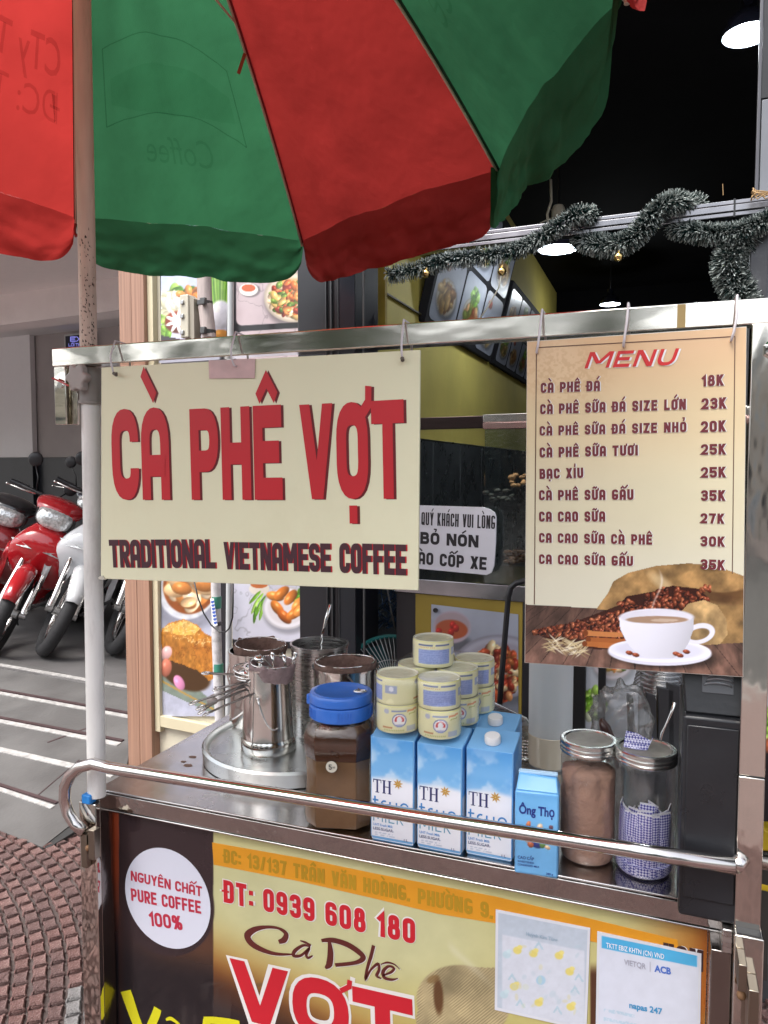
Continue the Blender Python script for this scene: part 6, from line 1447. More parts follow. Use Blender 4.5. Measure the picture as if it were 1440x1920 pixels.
for i, (x0, y0, x1, y1, rr_) in enumerate(((511, 1228, 513, 1252, 1), (534, 1230, 538, 1254, 1), (556, 1224, 548, 1246, 1))):
    A = jp(x0, y0, .01*i); B = jp(x1, y1, .01*i); pts = [B, B.lerp(A, .5), A]; MB().tube(pts, [.002, .003, .0045], 8).add([], []).build('ladle_end', CHROME, lid, smooth=True)
    MB().sphere(A, .0052, 10, 8, (1, .5, 1.3)).build('ladle_tip', CHROME, lid, smooth=True)
MB().tube([jp(490, 1222, .02), jp(508, 1240, .025), jp(526, 1262, .035)], .0024, 6).build('spare_wire', M('dark_wire'), label='straight dark wire lying across the nearest jug lid', cat='wire', smooth=True)
wire_handle(F4, Frame(j4, RIGHT, UP).P(*Frame(j4, RIGHT, UP).px(655, 1256), .06), onZ(675, 1296, 1.0685), .010, two=False)

# blue lidded coffee jar
jc = onZ(640, 1532, CT); jc.z = CT
jar = thing('blue_lid_jar', 'big square plastic jar of brown coffee with a bright blue screw lid', 'jar', jc)
BR = thin('clear_plastic', (.93, .91, .88), .06, .10)
ang0 = math.atan2(jc.y, jc.x)  # face roughly the viewer
def sq(r_, ch, z, rot):
    pts = []; a = r_; b = r_*ch
    for (x, y) in ((a, -b), (a, b), (b, a), (-b, a), (-a, b), (-a, -b), (-b, -a), (b, -a)):
        c_, s_ = math.cos(rot), math.sin(rot); pts.append(Vector((jc.x+x*c_-y*s_, jc.y+x*s_+y*c_, z)))
    return pts
ROT = R(14)
def sqr(r_, z, ch=.62): return sq(r_, ch, z, ROT)
pr = [(.050, CT+.002), (.056, CT+.006), (.0585, CT+.02), (.057, CT+.05), (.0555, CT+.09), (.0565, CT+.125), (.0590, CT+.132), (.0595, CT+.155), (.056, CT+.170), (.047, CT+.182), (.0445, CT+.186)]
COF = M('coffee_liquid', (.060, .022, .010), rough=.12, var=.3, vs=14, coat=.8, bump=.12, bs=22)
COL2 = M('milky_coffee', (.20, .115, .055), rough=.15, var=.4, vs=9, coat=.8, bump=.35, bs=16, dirt=.6, dirtcol=(.08, .036, .014), dscale=9)
cof = thing('brewed_coffee', 'brown coffee filling the blue lidded jar, dark on top and paler below', 'coffee', jc)
MB().loft([sqr(r_-.0022, z) for r_, z in pr[:5]]+[sqr(.0545, CT+.120)]).build('lower_coffee', COL2, cof, smooth='auto')
MB().loft([sqr(.0545, CT+.1205), sqr(.0568, CT+.133), sqr(.0573, CT+.155), sqr(.054, CT+.168), sqr(.046, CT+.178)]).build('upper_coffee', COF, cof, smooth='auto')
o = MB().loft([sqr(r_, z) for r_, z in pr], cap=False).build('body', BR, jar, smooth='auto', bevel=.004, seg=3)
BLUE = M('blue_lid', (.035, .16, .60), rough=.3, var=.05, coat=.2)
MB().lathe([(.0525, .182), (.0545, .184), (.0545, .203), (.0535, .206), (.0505, .207)], jc, 64).build('lid_skirt', BLUE, jar, smooth='auto')
MB().lathe([(.050, .2075), (.054, .209), (.0545, .2215), (.0525, .225), (.046, .2265), (.044, .2255), (1e-7, .2262)], jc, 64).build('lid_top', BLUE, jar, smooth='auto')
for g in range(5):
    for k in range(9):
        a = g*1.257+k*.052; MB().box(-.0008, .0008, -.0009, .0009, .186, .202, Matrix.Translation(jc) @ Matrix.Rotation(a, 4, 'Z') @ Matrix.Translation((.0547, 0, 0))).build('lid_rib', BLUE, jar) if k % 2 == 0 else None
tabd = jp(0, 0, 0); a = math.atan2(-.2, -1)
c = jc+Vector((-.053, -.012, .205)); MB().box(-.006, .006, -.004, .004, -.006, .012, Matrix.Translation(c)).build('lid_tab', BLUE, jar, bevel=.002)
nrm = Vector((math.sin(ROT), -math.cos(ROT), 0)); fs = Frame(jc+nrm*.0562+Vector((0, 0, 0)), Vector((math.cos(ROT), math.sin(ROT), 0)))
u_, v_ = fs.px(622, 1437); MB().prism(fs, [(u_+.0095*math.cos(2*math.pi*k/32), v_+.0095*math.sin(2*math.pi*k/32)) for k in range(32)], .0018, .0026).build('price_dot', M('dot_ivory', (.62, .58, .48), rough=.5), jar)
lettering(fs, layout('5', .005, .009, .0015), INKBLACK, jar, .0034, (u_-.0045, v_-.0045)); lettering(fs, font_strips('ml', .004, .004, .01), INKBLACK, jar, .0034, (u_+.002, v_-.002))

# milk cartons -------------------------------------------------------------------------
def fcart_front(U, Vv):
    X = U*100; Y = (1-Vv)*260; img = flat(U, 'e9ebf2'); sky_ = flat(U, '74b2e4'); cl = sst(.48, .68, vnoise(X, Y, 55, 21)); sky_ = over(sky_, cl*.85, 'd4e4f4'); sky_ = over(sky_, sst(60, 0, Y)*.6, '3f8fd6'); sky_ = over(sky_, sst(75, 105, Y)*.5, 'a5cdf0')
    edge = 106-6*np.sin(U*3.1); m = sst(edge+6, edge-10, Y); img = img*(1-m[..., None])+sky_*m[..., None]
    for k in range(4): img = over(img, sst(.5, .52, vnoise(X*3, Y*0+k*40, 5, k, 2))*((Y > 232+k*4.5) & (Y < 234.2+k*4.5) & (X > 6) & (X < 58))*.55, '8fa0bb')
    return img
def fcart_side(U, Vv):
    X = U*100; Y = (1-Vv)*260; img = flat(U, '4d9ade'); img = over(img, sst(.45, .7, vnoise(X, Y, 50, 31))*.7, 'a6cbee'); return over(img, sst(118, 128, Y), 'ccd2de')
CPM = MP('carton_print', rough=.3, coat=.15)
CW, CD, CH = .0745, .060, .185
def carton(label, cap=True):
    t = thing('milk_carton', label, 'milk carton', (0, 0, 0), group='blue and white milk cartons')
    pts = [(-CW/2+.004, 0), (CW/2-.004, 0), (CW/2, .006), (CW/2, CH), (-CW/2, CH), (-CW/2, .006)]
    fr = Frame((0, -CD/2, 0), (1, 0, 0)); m_ = MB()
    # sloping top: front lower than back
    vs = [(-CW/2+.003, -CD/2+.002, 0), (CW/2-.003, -CD/2+.002, 0), (CW/2-.003, CD/2-.002, 0), (-CW/2+.003, CD/2-.002, 0), (-CW/2, -CD/2, .008), (CW/2, -CD/2, .008), (CW/2, CD/2, .008), (-CW/2, CD/2, .008), (-CW/2, -CD/2, CH-.012), (CW/2, -CD/2, CH-.012), (CW/2, CD/2, CH+.002), (-CW/2, CD/2, CH+.002)]
    m_.add(vs, [(3, 2, 1, 0), (0, 1, 5, 4), (1, 2, 6, 5), (2, 3, 7, 6), (3, 0, 4, 7), (4, 5, 9, 8), (5, 6, 10, 9), (6, 7, 11, 10), (7, 4, 8, 11), (8, 9, 10, 11)])
    m_.build('body', M('carton_blue', (.18, .42, .72), rough=.3, var=.1, coat=.15), t, bevel=.002)
    U, Vv = np.meshgrid(np.linspace(0, 1, 44), np.linspace(0, 1, 100)); z = .003+(CH-.015)*Vv
    P = np.stack([(U-.5)*(CW-.004), np.full_like(U, -CD/2-.0005)+.0016*sst(.05, 0, Vv), z], -1); grid_obj('front_print', P, fcart_front(U, Vv), CPM, t)
    for s_ in (1, -1):
        P = np.stack([np.full_like(U, s_*(CW/2+.0005)), (U-.5)*(CD-.004)*s_, .006+(CH-.017)*Vv+0*U], -1); grid_obj('side_print', P, fcart_side(U, Vv), CPM, t)
    f0 = Frame((-CW/2, -CD/2-.0006, 0), (1, 0, 0)); NV = M('carton_navy', srgb('33386a'), rough=.4)
    # TH with serifs
    def ser(x, y, w_, h_, ch):
        st = []; b = lambda x0, x1, y0, y1: st.append(([Vector((x+x0*w_, y+y0*h_)), Vector((x+x1*w_, y+y0*h_)), Vector((x+x1*w_, y+y1*h_)), Vector((x+x0*w_, y+y1*h_))], [(0, 1, 2, 3)]))
        if ch == 'T': b(.0, 1, .93, 1); b(.4, .6, 0, 1); b(.25, .75, 0, .05); b(0, .07, .74, .95); b(.93, 1, .74, .95)
        else: b(.1, .3, 0, 1); b(.7, .9, 0, 1); b(.1, .9, .48, .54); b(0, .4, 0, .05); b(.6, 1, 0, .05); b(0, .4, .95, 1); b(.6, 1, .95, 1)
        return st
    yb = .082; lettering(f0, ser(.005, yb, .014, .022, 'T')+ser(.0205, yb, .016, .022, 'H'), NV, t, .0003)
    GO = M('carton_gold', srgb('c79a45'), rough=.4); m_ = MB(); cx, cy = .0475, .101
    for k in range(8):
        a = k*math.pi/4+.2; L = .0088; m_.add([f0.P(cx+q*math.cos(a+o_), cy+q*math.sin(a+o_), .0004+k*3e-5) for q, o_ in ((.001, -.8), (L*.55, -.28), (L, 0), (L*.55, .28), (.001, .8))], [(0, 1, 2, 3, 4)])
    m_.build('gold_flower', GO, t)
    lb = M('carton_blue_ink', srgb('3f87c8'), rough=.4); tk = .0026
    # rounded lowercase word "true" drawn in strokes, then MILK
    x0 = .005; y0 = .056; hh = .0135; st = []
    def arcp(cx, cy, rx, ry, a0, a1, n=12): return [(cx+rx*math.cos(a0+(a1-a0)*k/n), cy+ry*math.sin(a0+(a1-a0)*k/n)) for k in range(n+1)]
    st.append(stroke2d([(x0+.003, y0+.020), (x0+.003, y0+.004)]+arcp(x0+.0065, y0+.004, .0035, .004, math.pi, math.pi*1.6), tk)); st.append(stroke2d([(x0-.001, y0+hh), (x0+.009, y0+hh)], tk))
    st.append(stroke2d([(x0+.0145, y0), (x0+.0145, y0+.007)]+arcp(x0+.0195, y0+.008, .005, .0055, math.pi, math.pi*.35), tk))
    st.append(stroke2d([(x0+.029, y0+hh), (x0+.029, y0+.006)]+arcp(x0+.0345, y0+.006, .0055, .006, math.pi, 2*math.pi)+[(x0+.040, y0+hh)], tk))
    st.append(stroke2d([(x0+.047, y0+.007), (x0+.0595, y0+.007)]+arcp(x0+.0535, y0+.007, .0062, .0068, 0, math.pi*1.75, 18), tk))
    lettering(f0, st, lb, t, .0003)
    lettering(f0, layout('MILK', .052, .017, .0018, gap=.004), M('carton_teal_ink', srgb('5b9bb8'), rough=.4), t, .0003, (x0, .034))
    for (s_, w_, h_, y_, m2) in (('UHT Fresh Milk', .034, .0042, .0265, lb), ('LESS SUGAR', .034, .0045, .0195, NV), ('1 L', .006, .004, .008, NV)): lettering(f0, font_strips(s_, w_, h_, .012), m2, t, .0003, (x0 if s_ != '1 L' else .058, y_))
    if cap:
        MB().lathe([(.0125, .0), (.0128, .003), (.0125, .0105), (.0115, .012), (1e-7, .0122)], (0, -.008, CH-.006), 36, Matrix.Rotation(R(11), 3, 'X')).build('cap', WHITEP, t, smooth='auto')
    return t
proto = carton('milk carton standing left, next to the blue lidded jar')
spots = [(-.401, 1.139, .01, 'milk carton standing left, right beside the blue lidded jar'), (-.321, 1.139, -.02, 'milk carton standing in the middle of the three front ones'), (-.243, 1.147, -.01, 'milk carton standing right, beside the small condensed milk pack'),
 (-.2575, 1.236, -.03, 'second milk carton behind the right front one, showing a white cap'), (-.322, 1.232, .0, 'milk carton hidden behind the middle front one'), (-.402, 1.232, .0, 'milk carton hidden behind the left front one')]
dead = []
for i, (x, y, a, lb) in enumerate(spots):
    o = proto if i == 0 else copy_tree(proto); o.location = (x, y, CT); o.rotation_euler = (0, 0, a); o['label'] = lb
    if i in (0, 1, 4, 5):
        for ch in list(o.children):
            if ch.name.startswith('cap') and (i or True): dead.append(ch)
for ch in dead: bpy.data.objects.remove(ch)
# condensed milk cans ------------------------------------------------------------------
CR_, CHh = .0348, .0440
def fcan(U, Vv):     # U 0..1 around, emblem at U=.25, blue panel at U=.75
    X = U*216; Y = (1-Vv)*43; img = flat(U, 'e2dfb4'); img = over(img, (Y < 2.5)*1., 'd8d595')
    em = lambda r_: elm(X, Y, 54, 22, r_, r_*.92, 0, .06)[0]
    img = over(img, em(11.5), '5a6cb0'); img = over(img, em(10), 'f0ecec'); img = over(img, em(7.6)*(Y < 24), 'c8474a'); img = over(img, elm(X, Y, 54, 21.5, 4.2, 5.6)[0], 'eef0f6'); img = over(img, elm(X, Y, 54, 30, 6, 2.2)[0]*.7, '8f9cc8')
    img = over(img, ((X > 42) & (X < 66) & (Y > 6) & (Y < 9))*.8, '7f90c0'); img = over(img, elm(X, Y, 33, 8.5, 4.5, 4)[0]*.8, 'a9b0d2'); img = over(img, ((abs(X-34) < 9) & (abs(Y-34) < 1.2))*.7, 'b9744f')
    img = over(img, ((X > 68) & (X < 86) & (Y+.12*X > 15) & (Y+.12*X < 18))*.65, 'd0704a'); img = over(img, ((X > 70) & (X < 84) & (Y+.12*X > 21) & (Y+.12*X < 22.5))*.6, '98a04e'); img = over(img, ((X > 66) & (X < 84) & (Y > 31) & (Y < 39))*.7, 'a9b2cc')
    img = over(img, ((X > 28) & (X < 62) & (Y > 37) & (Y < 39.5) & (np.sin(X*2.2) > -.3))*.6, '8a9a4a')
    for a, b in ((92, 104),): img = over(img, ((X > a) & (X < b+12) & (Y > 8) & (Y < 38) & (np.sin(Y*1.9) > .2))*.45, '7d8cc0')
    pn = ((X > 130) & (X < 186) & (Y > 13) & (Y < 37)); img = over(img, pn*1., '98a8d8'); tx = pn & (np.sin(Y*2.1) > .1) & (vnoise(X*3, Y*2, 5, 2, 2) > .42); img = over(img, tx*.45, '6a7cb8')
    img = over(img, ((X > 130) & (X < 186) & (Y > 5.5) & (Y < 7.6) & ((X < 156) | (X > 160)))*.9, '5c6a9a'); img = over(img, ((X > 132) & (X < 160) & (Y > 9.4) & (Y < 10.6) & (np.sin(X*2) > 0))*.7, 'c98050')
    img = over(img, ((X > 192) & (X < 212) & (Y > 12) & (Y < 24))*.8, '9aa8d4'); img = over(img, elm(X, Y, 203, 17, 4, 4)[0], 'e4e6f0')
    return img
CAN = MP('can_label', rough=.22, coat=.7, bump=.12, bs=30); LIDM = M('pale_lid', (.62, .61, .47), rough=.25, coat=.6, var=.1, vs=40, bump=.2, bs=60)
def can(label):
    t = thing('milk_can', label, 'milk can', (0, 0, 0), group='pale yellow condensed milk cans in plastic wrap')
    U, Vv = np.meshgrid(np.linspace(0, 1, 150), np.linspace(0, 1, 32)); A = U*2*np.pi-np.pi  # emblem (U=.25) faces -Y
    rr_ = CR_*(1-.035*(np.abs(2*Vv-1)**10)); P = np.stack([rr_*np.cos(A), rr_*np.sin(A), Vv*CHh], -1); grid_obj('label_sleeve', P, fcan(U, Vv), CAN, t)
    MB().lathe([(CR_*.93, CHh-.002), (CR_*.975, CHh+.0008), (CR_*.95, CHh+.001), (CR_*.90, CHh-.0012), (1e-7, CHh-.0012)], (0, 0, 0), 48).build('lid', LIDM, t, smooth='auto')
    MB().lathe([(1e-7, .0), (CR_*.95, 0), (CR_*.96, .002)], (0, 0, 0), 48).build('base', LIDM, t, smooth='auto')
    return t
zc0 = CT+CH+.001; cp = can('x'); first = True; rs = random.Random(2)
lab = {(0, 0, 0): 'lower front left condensed milk can with round emblem', (1, 0, 0): 'lower front right condensed milk can with round emblem', (0, 0, 1): 'upper front left condensed milk can with small pictures', (1, 0, 1): 'upper front right condensed milk can with wide blue panel',
 (0, 1, 1): 'upper middle row condensed milk can on the left', (1, 1, 1): 'upper middle row condensed milk can on the right', (0, 2, 1): 'upper back row condensed milk can on the left', (1, 2, 1): 'upper back row condensed milk can on the right',
 (0, 1, 0): 'lower middle row condensed milk can on the left', (1, 1, 0): 'lower middle row condensed milk can on the right', (0, 2, 0): 'lower back row condensed milk can on the left', (1, 2, 0): 'lower back row condensed milk can on the right'}
for (i, j, k), lb in lab.items():
    o = cp if first else copy_tree(cp); first = False
    o.location = (-.4005+.0715*i+(.012*j)+rs.uniform(-.001, .001), 1.134+.0695*j, zc0+k*(CHh+.0018)); face = math.atan2(-o.location.y, -o.location.x)+math.pi/2
    rz = face + (0 if k == 0 else (math.pi*1.0+.15 if i == 1 else math.pi*.52)) + rs.uniform(-.08, .08); o.rotation_euler = (rs.uniform(-.012, .012), rs.uniform(-.012, .012), rz); o['label'] = lb
o = copy_tree(cp); q = onZ(803, 1247, zc0+2*CHh+.004); o.location = (q.x+.004, q.y+.015, zc0+2*CHh+.0045); o.rotation_euler = (0, 0, math.atan2(-q.y, -q.x)+math.pi/2+math.pi*1.05); o['label'] = 'single condensed milk can sitting on top of the stack'
WRAPM = thin('shrink_wrap', (.97, .97, .96), .12, .10)
rg = []
for (zz, o_) in ((-.002, -.004), (.004, .001), (.030, .0006), (.046, -.001), (.062, .0006), (2*CHh-.002, .001), (2*CHh+.003, -.004)):
    pts = []; hx_, hy_, rr2 = .0365+.0345+.0008+o_, .0695+.0350+o_, .034
    for (sx, sy, a0) in ((1, 1, 0), (-1, 1, 90), (-1, -1, 180), (1, -1, 270)):
        for k in range(9):
            a = R(a0+90*k/8); pts.append((sx*(hx_-rr2)+rr2*math.cos(a), sy*(hy_-rr2)+rr2*math.sin(a)))
    rg.append([(-.4005+.0358+.012*(y+.07)/.14+x+.0006*mnoise.noise(Vector((x*60, y*60, zz*50))), 1.134+.0695+y+.0008*mnoise.noise(Vector((x*50, y*50, zz*60+5))), zc0+zz) for x, y in pts])
MB().loft(rg, cap=False).build('shrink_wrap', WRAPM, label='clear shrink wrap stretched round the block of condensed milk cans', cat='plastic wrap', smooth=True)
# small condensed milk pack ------------------------------------------------------------
pk = thing('condensed_milk_pack', 'small light blue condensed milk pack with folded top beside the cartons', 'milk pack', (0, 0, 0))
PW, PD_, PH = .064, .048, .128
def fong(U, Vv):
    X = U*100; Y = (1-Vv)*200; img = flat(U, '76b8ea'); img = img*(.95+.1*vnoise(X, Y, 40, 1)[..., None]); img = over(img, sst(0, 20, 20-Y)*.5, '5aa0dc')
    for (x, y, rx, ry, c) in ((30, 78, 7, 12, 'c9784c'), (58, 82, 9, 13, 'e8c8a4'), (50, 92, 14, 9, 'f0e6e0'), (20, 90, 7, 6, 'e0b84a'), (72, 90, 5, 8, '8fb04a'), (86, 78, 7, 7, '6a4a58'), (86, 95, 5, 12, '2c3a80'), (50, 122, 22, 16, '3a4890'), (36, 128, 10, 10, 'b8684a'), (66, 124, 9, 12, '6f9a58'), (58, 112, 12, 8, 'dcb08c'), (78, 130, 9, 6, 'e6c49a'), (28, 118, 6, 8, 'ead0b8')): img = blob(img, X, Y, x, y, rx*.8, ry*.8, .3, c, .4)
    return img
LBM = M('pack_blue', srgb('6fb2e6'), rough=.3, coat=.2, var=.06)
MB().box(-PW/2, PW/2, -PD_/2, PD_/2, 0, PH).build('body', LBM, pk, bevel=.003)
U, Vv = np.meshgrid(np.linspace(0, 1, 50), np.linspace(0, 1, 90)); P = np.stack([(U-.5)*(PW-.005), np.full_like(U, -PD_/2-.0006), .004+(PH-.007)*Vv], -1); grid_obj('front_print', P, fong(U, Vv), CPM, pk)
vs = [(-PW/2+.001, -PD_/2+.001, PH), (PW/2-.001, -PD_/2+.001, PH), (PW/2-.001, PD_/2-.001, PH), (-PW/2+.001, PD_/2-.001, PH), (-PW/2+.004, -.006, PH+.020), (PW/2-.004, -.006, PH+.017), (PW/2-.004, .008, PH+.018), (-PW/2+.004, .008, PH+.021)]
MB().add(vs, [(0, 1, 5, 4), (1, 2, 6, 5), (2, 3, 7, 6), (3, 0, 4, 7), (4, 5, 6, 7), (3, 2, 1, 0)]).build('folded_top', LBM, pk, bevel=.002)
MB().box(-PW/2+.003, PW/2-.003, -.004, .006, PH+.0185, PH+.0225).build('top_seam', M('pack_seam', srgb('a8cdea'), rough=.35), pk, bevel=.001)
fp = Frame((-PW/2, -PD_/2-.0006, 0), (1, 0, 0)); NVY = M('pack_navy', srgb('2a3a86'), rough=.4)
lettering(fp, font_strips('Ông Thọ', .052, .0135, .03), NVY, pk, .0006, (.006, .094)); lettering(fp, font_strips('CAO CẤP', .024, .0045, .02), NVY, pk, .0006, (.005, .024))
lettering(fp, font_strips('SWEETENED', .024, .003, .015), NVY, pk, .0006, (.005, .0185)); lettering(fp, font_strips('CONDENSED MILK', .032, .003, .015), NVY, pk, .0006, (.005, .0135)); lettering(fp, font_strips('380 g', .010, .0033, .015), NVY, pk, .0006, (.047, .005))
pk.location = (-.1685, 1.118, CT); pk.rotation_euler = (0, 0, R(5))
# tall translucent jug
tj = onZ(1031, 1433, CT); tj.z = CT; tj = tj+Vector((0, 0, 0))
tjg = thing('plastic_canister', 'tall cloudy plastic canister a quarter full of cream liquid', 'canister', tj)
prof = [(.040, .0), (.0435, .004), (.044, .012), (.0445, .30), (.044, .32)]
MB().open_lathe([(1e-7, 0)]+prof, tj, 48).build('wall', thin('cloudy_plastic', (.90, .92, .93), .25, .10, .78, (.80, .84, .86)), tjg, smooth='auto')
MB().lathe([(1e-7, .002), (.039, .003), (.0436, .005), (.0446, .012), (.0449, .066), (.0440, .067), (1e-7, .067)], tj, 48).build('creamer', M('cream_liquid', (.62, .55, .42), rough=.25, coat=.5, var=.06), label='cream coloured liquid at the bottom of the tall canister', cat='milk', smooth='auto')
# jars with metal lids
def screw_jar(label, c, r_, h, tilt, name='storage_jar'):
    t = thing(name, label, 'jar', c, group='clear jars with ribbed metal lids')
    MB().open_lathe([(1e-7, .001), (r_*.85, .001), (r_*.97, .006), (r_, .014), (r_, h-.012), (r_*.97, h-.004), (r_*.93, h)], c, 56).build('wall', thin('jar_plastic', (.95, .95, .95), .05, .14), t, smooth='auto')
    MB().lathe([(r_*.99, h-.002), (r_*1.04, h), (r_*1.04, h+.003), (r_*1.01, h+.0045), (r_*1.045, h+.006), (r_*1.045, h+.009), (r_*1.01, h+.0105), (r_*1.04, h+.012), (r_*1.035, h+.0165), (r_*1.0, h+.018), (r_*.90, h+.0178), (r_*.86, h+.0155), (1e-7, h+.0155)], c, 64).build('lid', LIDS, t, smooth='auto')
    MB().lathe([(r_*.84, h+.0157), (r_*.84, h+.0163), (1e-7, h+.0163)], c, 48).build('lid_inset', M('grimy_lid', (.24, .23, .20), rough=.5, metal=.3, var=.35, vs=30, dirt=.4, dirtcol=(.36, .35, .31), dscale=25), t)
    return t
LIDS = M('pewter_lid', (.62, .62, .60), rough=.26, metal=1, var=.08, rvar=.06)
c1 = onZ(1099, 1612, CT); c1.z = CT; c1 = c1+Vector((0, .010, 0)); screw_jar('jar of reddish brown cocoa powder with ribbed metal lid', c1, .0415, .172, 0)
def cocoa():
    m_ = MB(); n = 56; rs_ = random.Random(3); prof = [(.030, .003), (.0385, .006), (.0403, .014)]+[(.0405, .014+.128*k/24) for k in range(1, 25)]
    def wob(a, rr, zz, i):
        k = mnoise.noise(Vector((math.cos(a)*2.2, math.sin(a)*2.2, zz*34))); cut = max(0, (zz-.085)/.06); return rr-max(0, k+.05)*.02*cut, 0
    m_.lathe(prof+[(.030, .146), (1e-7, .148)], c1, n, None, wob); return m_
cocoa().build('cocoa_powder', M('cocoa', (.42, .25, .18), rough=.95, var=.2, vs=20, bump=.4, bs=80, dirt=.75, dirtcol=(.19, .12, .095), dscale=22), label='reddish brown cocoa powder caked inside its jar', cat='cocoa', smooth=True, kind='stuff')
c2 = onZ(1206, 1634, CT); c2.z = CT; c2 = c2+Vector((0, .006, 0)); screw_jar('jar half full of blue checked sachets with a folded wrapper on its lid', c2, .0435, .172, 0)
CHK = bpy.data.materials.new('blue_check'); CHK.use_nodes = True; nt = CHK.node_tree; b = nt.nodes['Principled BSDF']; b.inputs['Roughness'].default_value = .35
tcn = nt.nodes.new('ShaderNodeTexCoord'); mpn = nt.nodes.new('ShaderNodeMapping'); mpn.inputs['Rotation'].default_value = (0, R(45), 0); ck = nt.nodes.new('ShaderNodeTexChecker'); ck.inputs['Scale'].default_value = 330; ck.inputs[1].default_value = (*srgb('3a3a92'), 1); ck.inputs[2].default_value = (*srgb('cfcfe8'), 1)
nt.links.new(tcn.outputs['Object'], mpn.inputs[0]); nt.links.new(mpn.outputs[0], ck.inputs['Vector']); nt.links.new(ck.outputs[0], b.inputs['Base Color'])
WED = M('sachet_edge', (.7, .7, .76), rough=.4)
def sachet():
    t = thing('sugar_sachet', 'blue and white checked sugar sachet standing in the right jar', 'sachet', (0, 0, 0), group='blue checked sachets in the jar')
    m_ = MB(); n = 8; rings = []
    for k in range(n+1):
        z = .10*k/n; th = .0028*math.sin(math.pi*min(1, max(0, k/n)))**.5+.0003; rings.append([(-.011, 0, z), (-.006, -th, z), (.006, -th, z), (.011, 0, z), (.006, th, z), (-.006, th, z)])
    m_.loft(rings); m_.build('paper_tube', CHK, t, smooth='auto'); MB().box(-.011, .011, -.0006, .0006, .0985, .101).build('crimped_end', WED, t); return t
sp_ = sachet(); rs = random.Random(6)
fa = math.atan2(-c2.y, -c2.x)
for k in range(22):
    o = sp_ if k == 0 else copy_tree(sp_)
    if k < 11: a = fa-1.45+2.9*k/10; r_ = .0335
    else: a = rs.uniform(0, 6.28); r_ = rs.uniform(.0, .022)
    o.location = c2+Vector((r_*math.cos(a), r_*math.sin(a), .005+rs.uniform(-.001, .012)-(.010 if k > 10 else 0)*rs.random())); o.rotation_euler = (rs.uniform(-.05, .05), rs.uniform(-.06, .06), a+math.pi/2+rs.uniform(-.25, .25)); o.scale = (1, 1, rs.uniform(.80, .96))
MB().lathe([(1e-7, .003), (.036, .004), (.0405, .010), (.041, .022), (1e-7, .024)], c2, 40).build('sachet_layer', CHK, label='bottom layer of checked sachets pressed against the jar base', cat='sachets', kind='stuff', smooth='auto')
fl_ = c2+Vector((-.012, -.004, .189)); m_ = MB()
P = [Vector(p) for p in ((-.020, -.004, .0), (-.017, .006, .022), (-.002, .007, .020), (-.004, -.006, .0), (.020, .002, .012), (.014, -.004, -.001), (.0, -.010, .001), (.022, .006, .017))]
m_.add([fl_+p for p in P], [(0, 3, 2, 1), (3, 5, 4, 2), (0, 6, 5, 3), (5, 7, 4)]); o = m_.build('folded_wrapper', CHK, label='folded scrap of blue checked wrapper lying on the jar lid', cat='wrapper'); s_ = o.modifiers.new('solid', 'SOLIDIFY'); s_.thickness = .0008
# black dispenser box
bb = onZ(1329, 1640, CT)
db = thing('black_dispenser', 'tall black box dispenser with clear cups in its sloping top', 'dispenser', (bb.x, bb.y, CT))
BX0 = onY(1276, 1500, 1.062).x; BX1 = onY(1391, 1500, 1.062).x; by = 1.062; BKD = M('dispenser_black', (.013, .014, .017), rough=.33, var=.15, vs=14, rvar=.08, bump=.05, bs=60, dirt=.15, dirtcol=(.04, .042, .045), dscale=9)
zA = onY(1300, 1342, by).z
MB().box(BX0, BX1, by, by+.16, CT+.001, zA).build('body', BKD, db, bevel=.005, seg=3)
MB().box(BX0+.006, BX1-.006, by-.0035, by-.0005, CT+.03, zA-.012).build('front_panel', BKD, db, bevel=.003)
zB = zA+.085; 
vs = [(BX0+.003, by+.010, zA), (BX1-.003, by+.010, zA), (BX1-.003, by+.155, zA), (BX0+.003, by+.155, zA), (BX0-.004, by+.035, zB), (BX1+.002, by+.035, zB), (BX1+.002, by+.150, zB+.04), (BX0-.004, by+.150, zB+.04)]
MB().add(vs, [(0, 1, 5, 4), (1, 2, 6, 5), (2, 3, 7, 6), (3, 0, 4, 7), (4, 5, 6, 7), (3, 2, 1, 0)]).build('sloping_hood', BKD, db, bevel=.003)
slp = Frame(Vector((BX0, by+.0095, zA)), (1, 0, 0), Vector((0, .025, .085))); 
u0, v0 = slp.px(1316, 1262); u1, v1 = slp.px(1376, 1304)
MB().fbox(slp, u0, u1, v1, v0+.05, .0003, .0020).build('window', M('window_grey', (.10, .105, .115), rough=.2), db, bevel=.004)
cu = thing('plastic_cup_stack', 'nested clear plastic cups lying in the top of the black dispenser', 'cups', slp.P((u0+u1)/2, v1, .002))
CUPM = M('clear_cup_rim', (.30, .33, .36), rough=.08, metal=.3, coat=1, var=.1)
for k in range(7):
    c = slp.P((u0+u1)/2+.002*k, v1+.010+.0055*k, .002); rx = (u1-u0)*.42-.0008*k
    MB().tube([c+slp.ux*rx*math.cos(a)+slp.n*.011*math.sin(a)+slp.uy*.004*math.sin(a) for a in [j*math.pi/14 for j in range(15)]], .0014, 6).build('cup_rim', CUPM, cu, smooth=True)
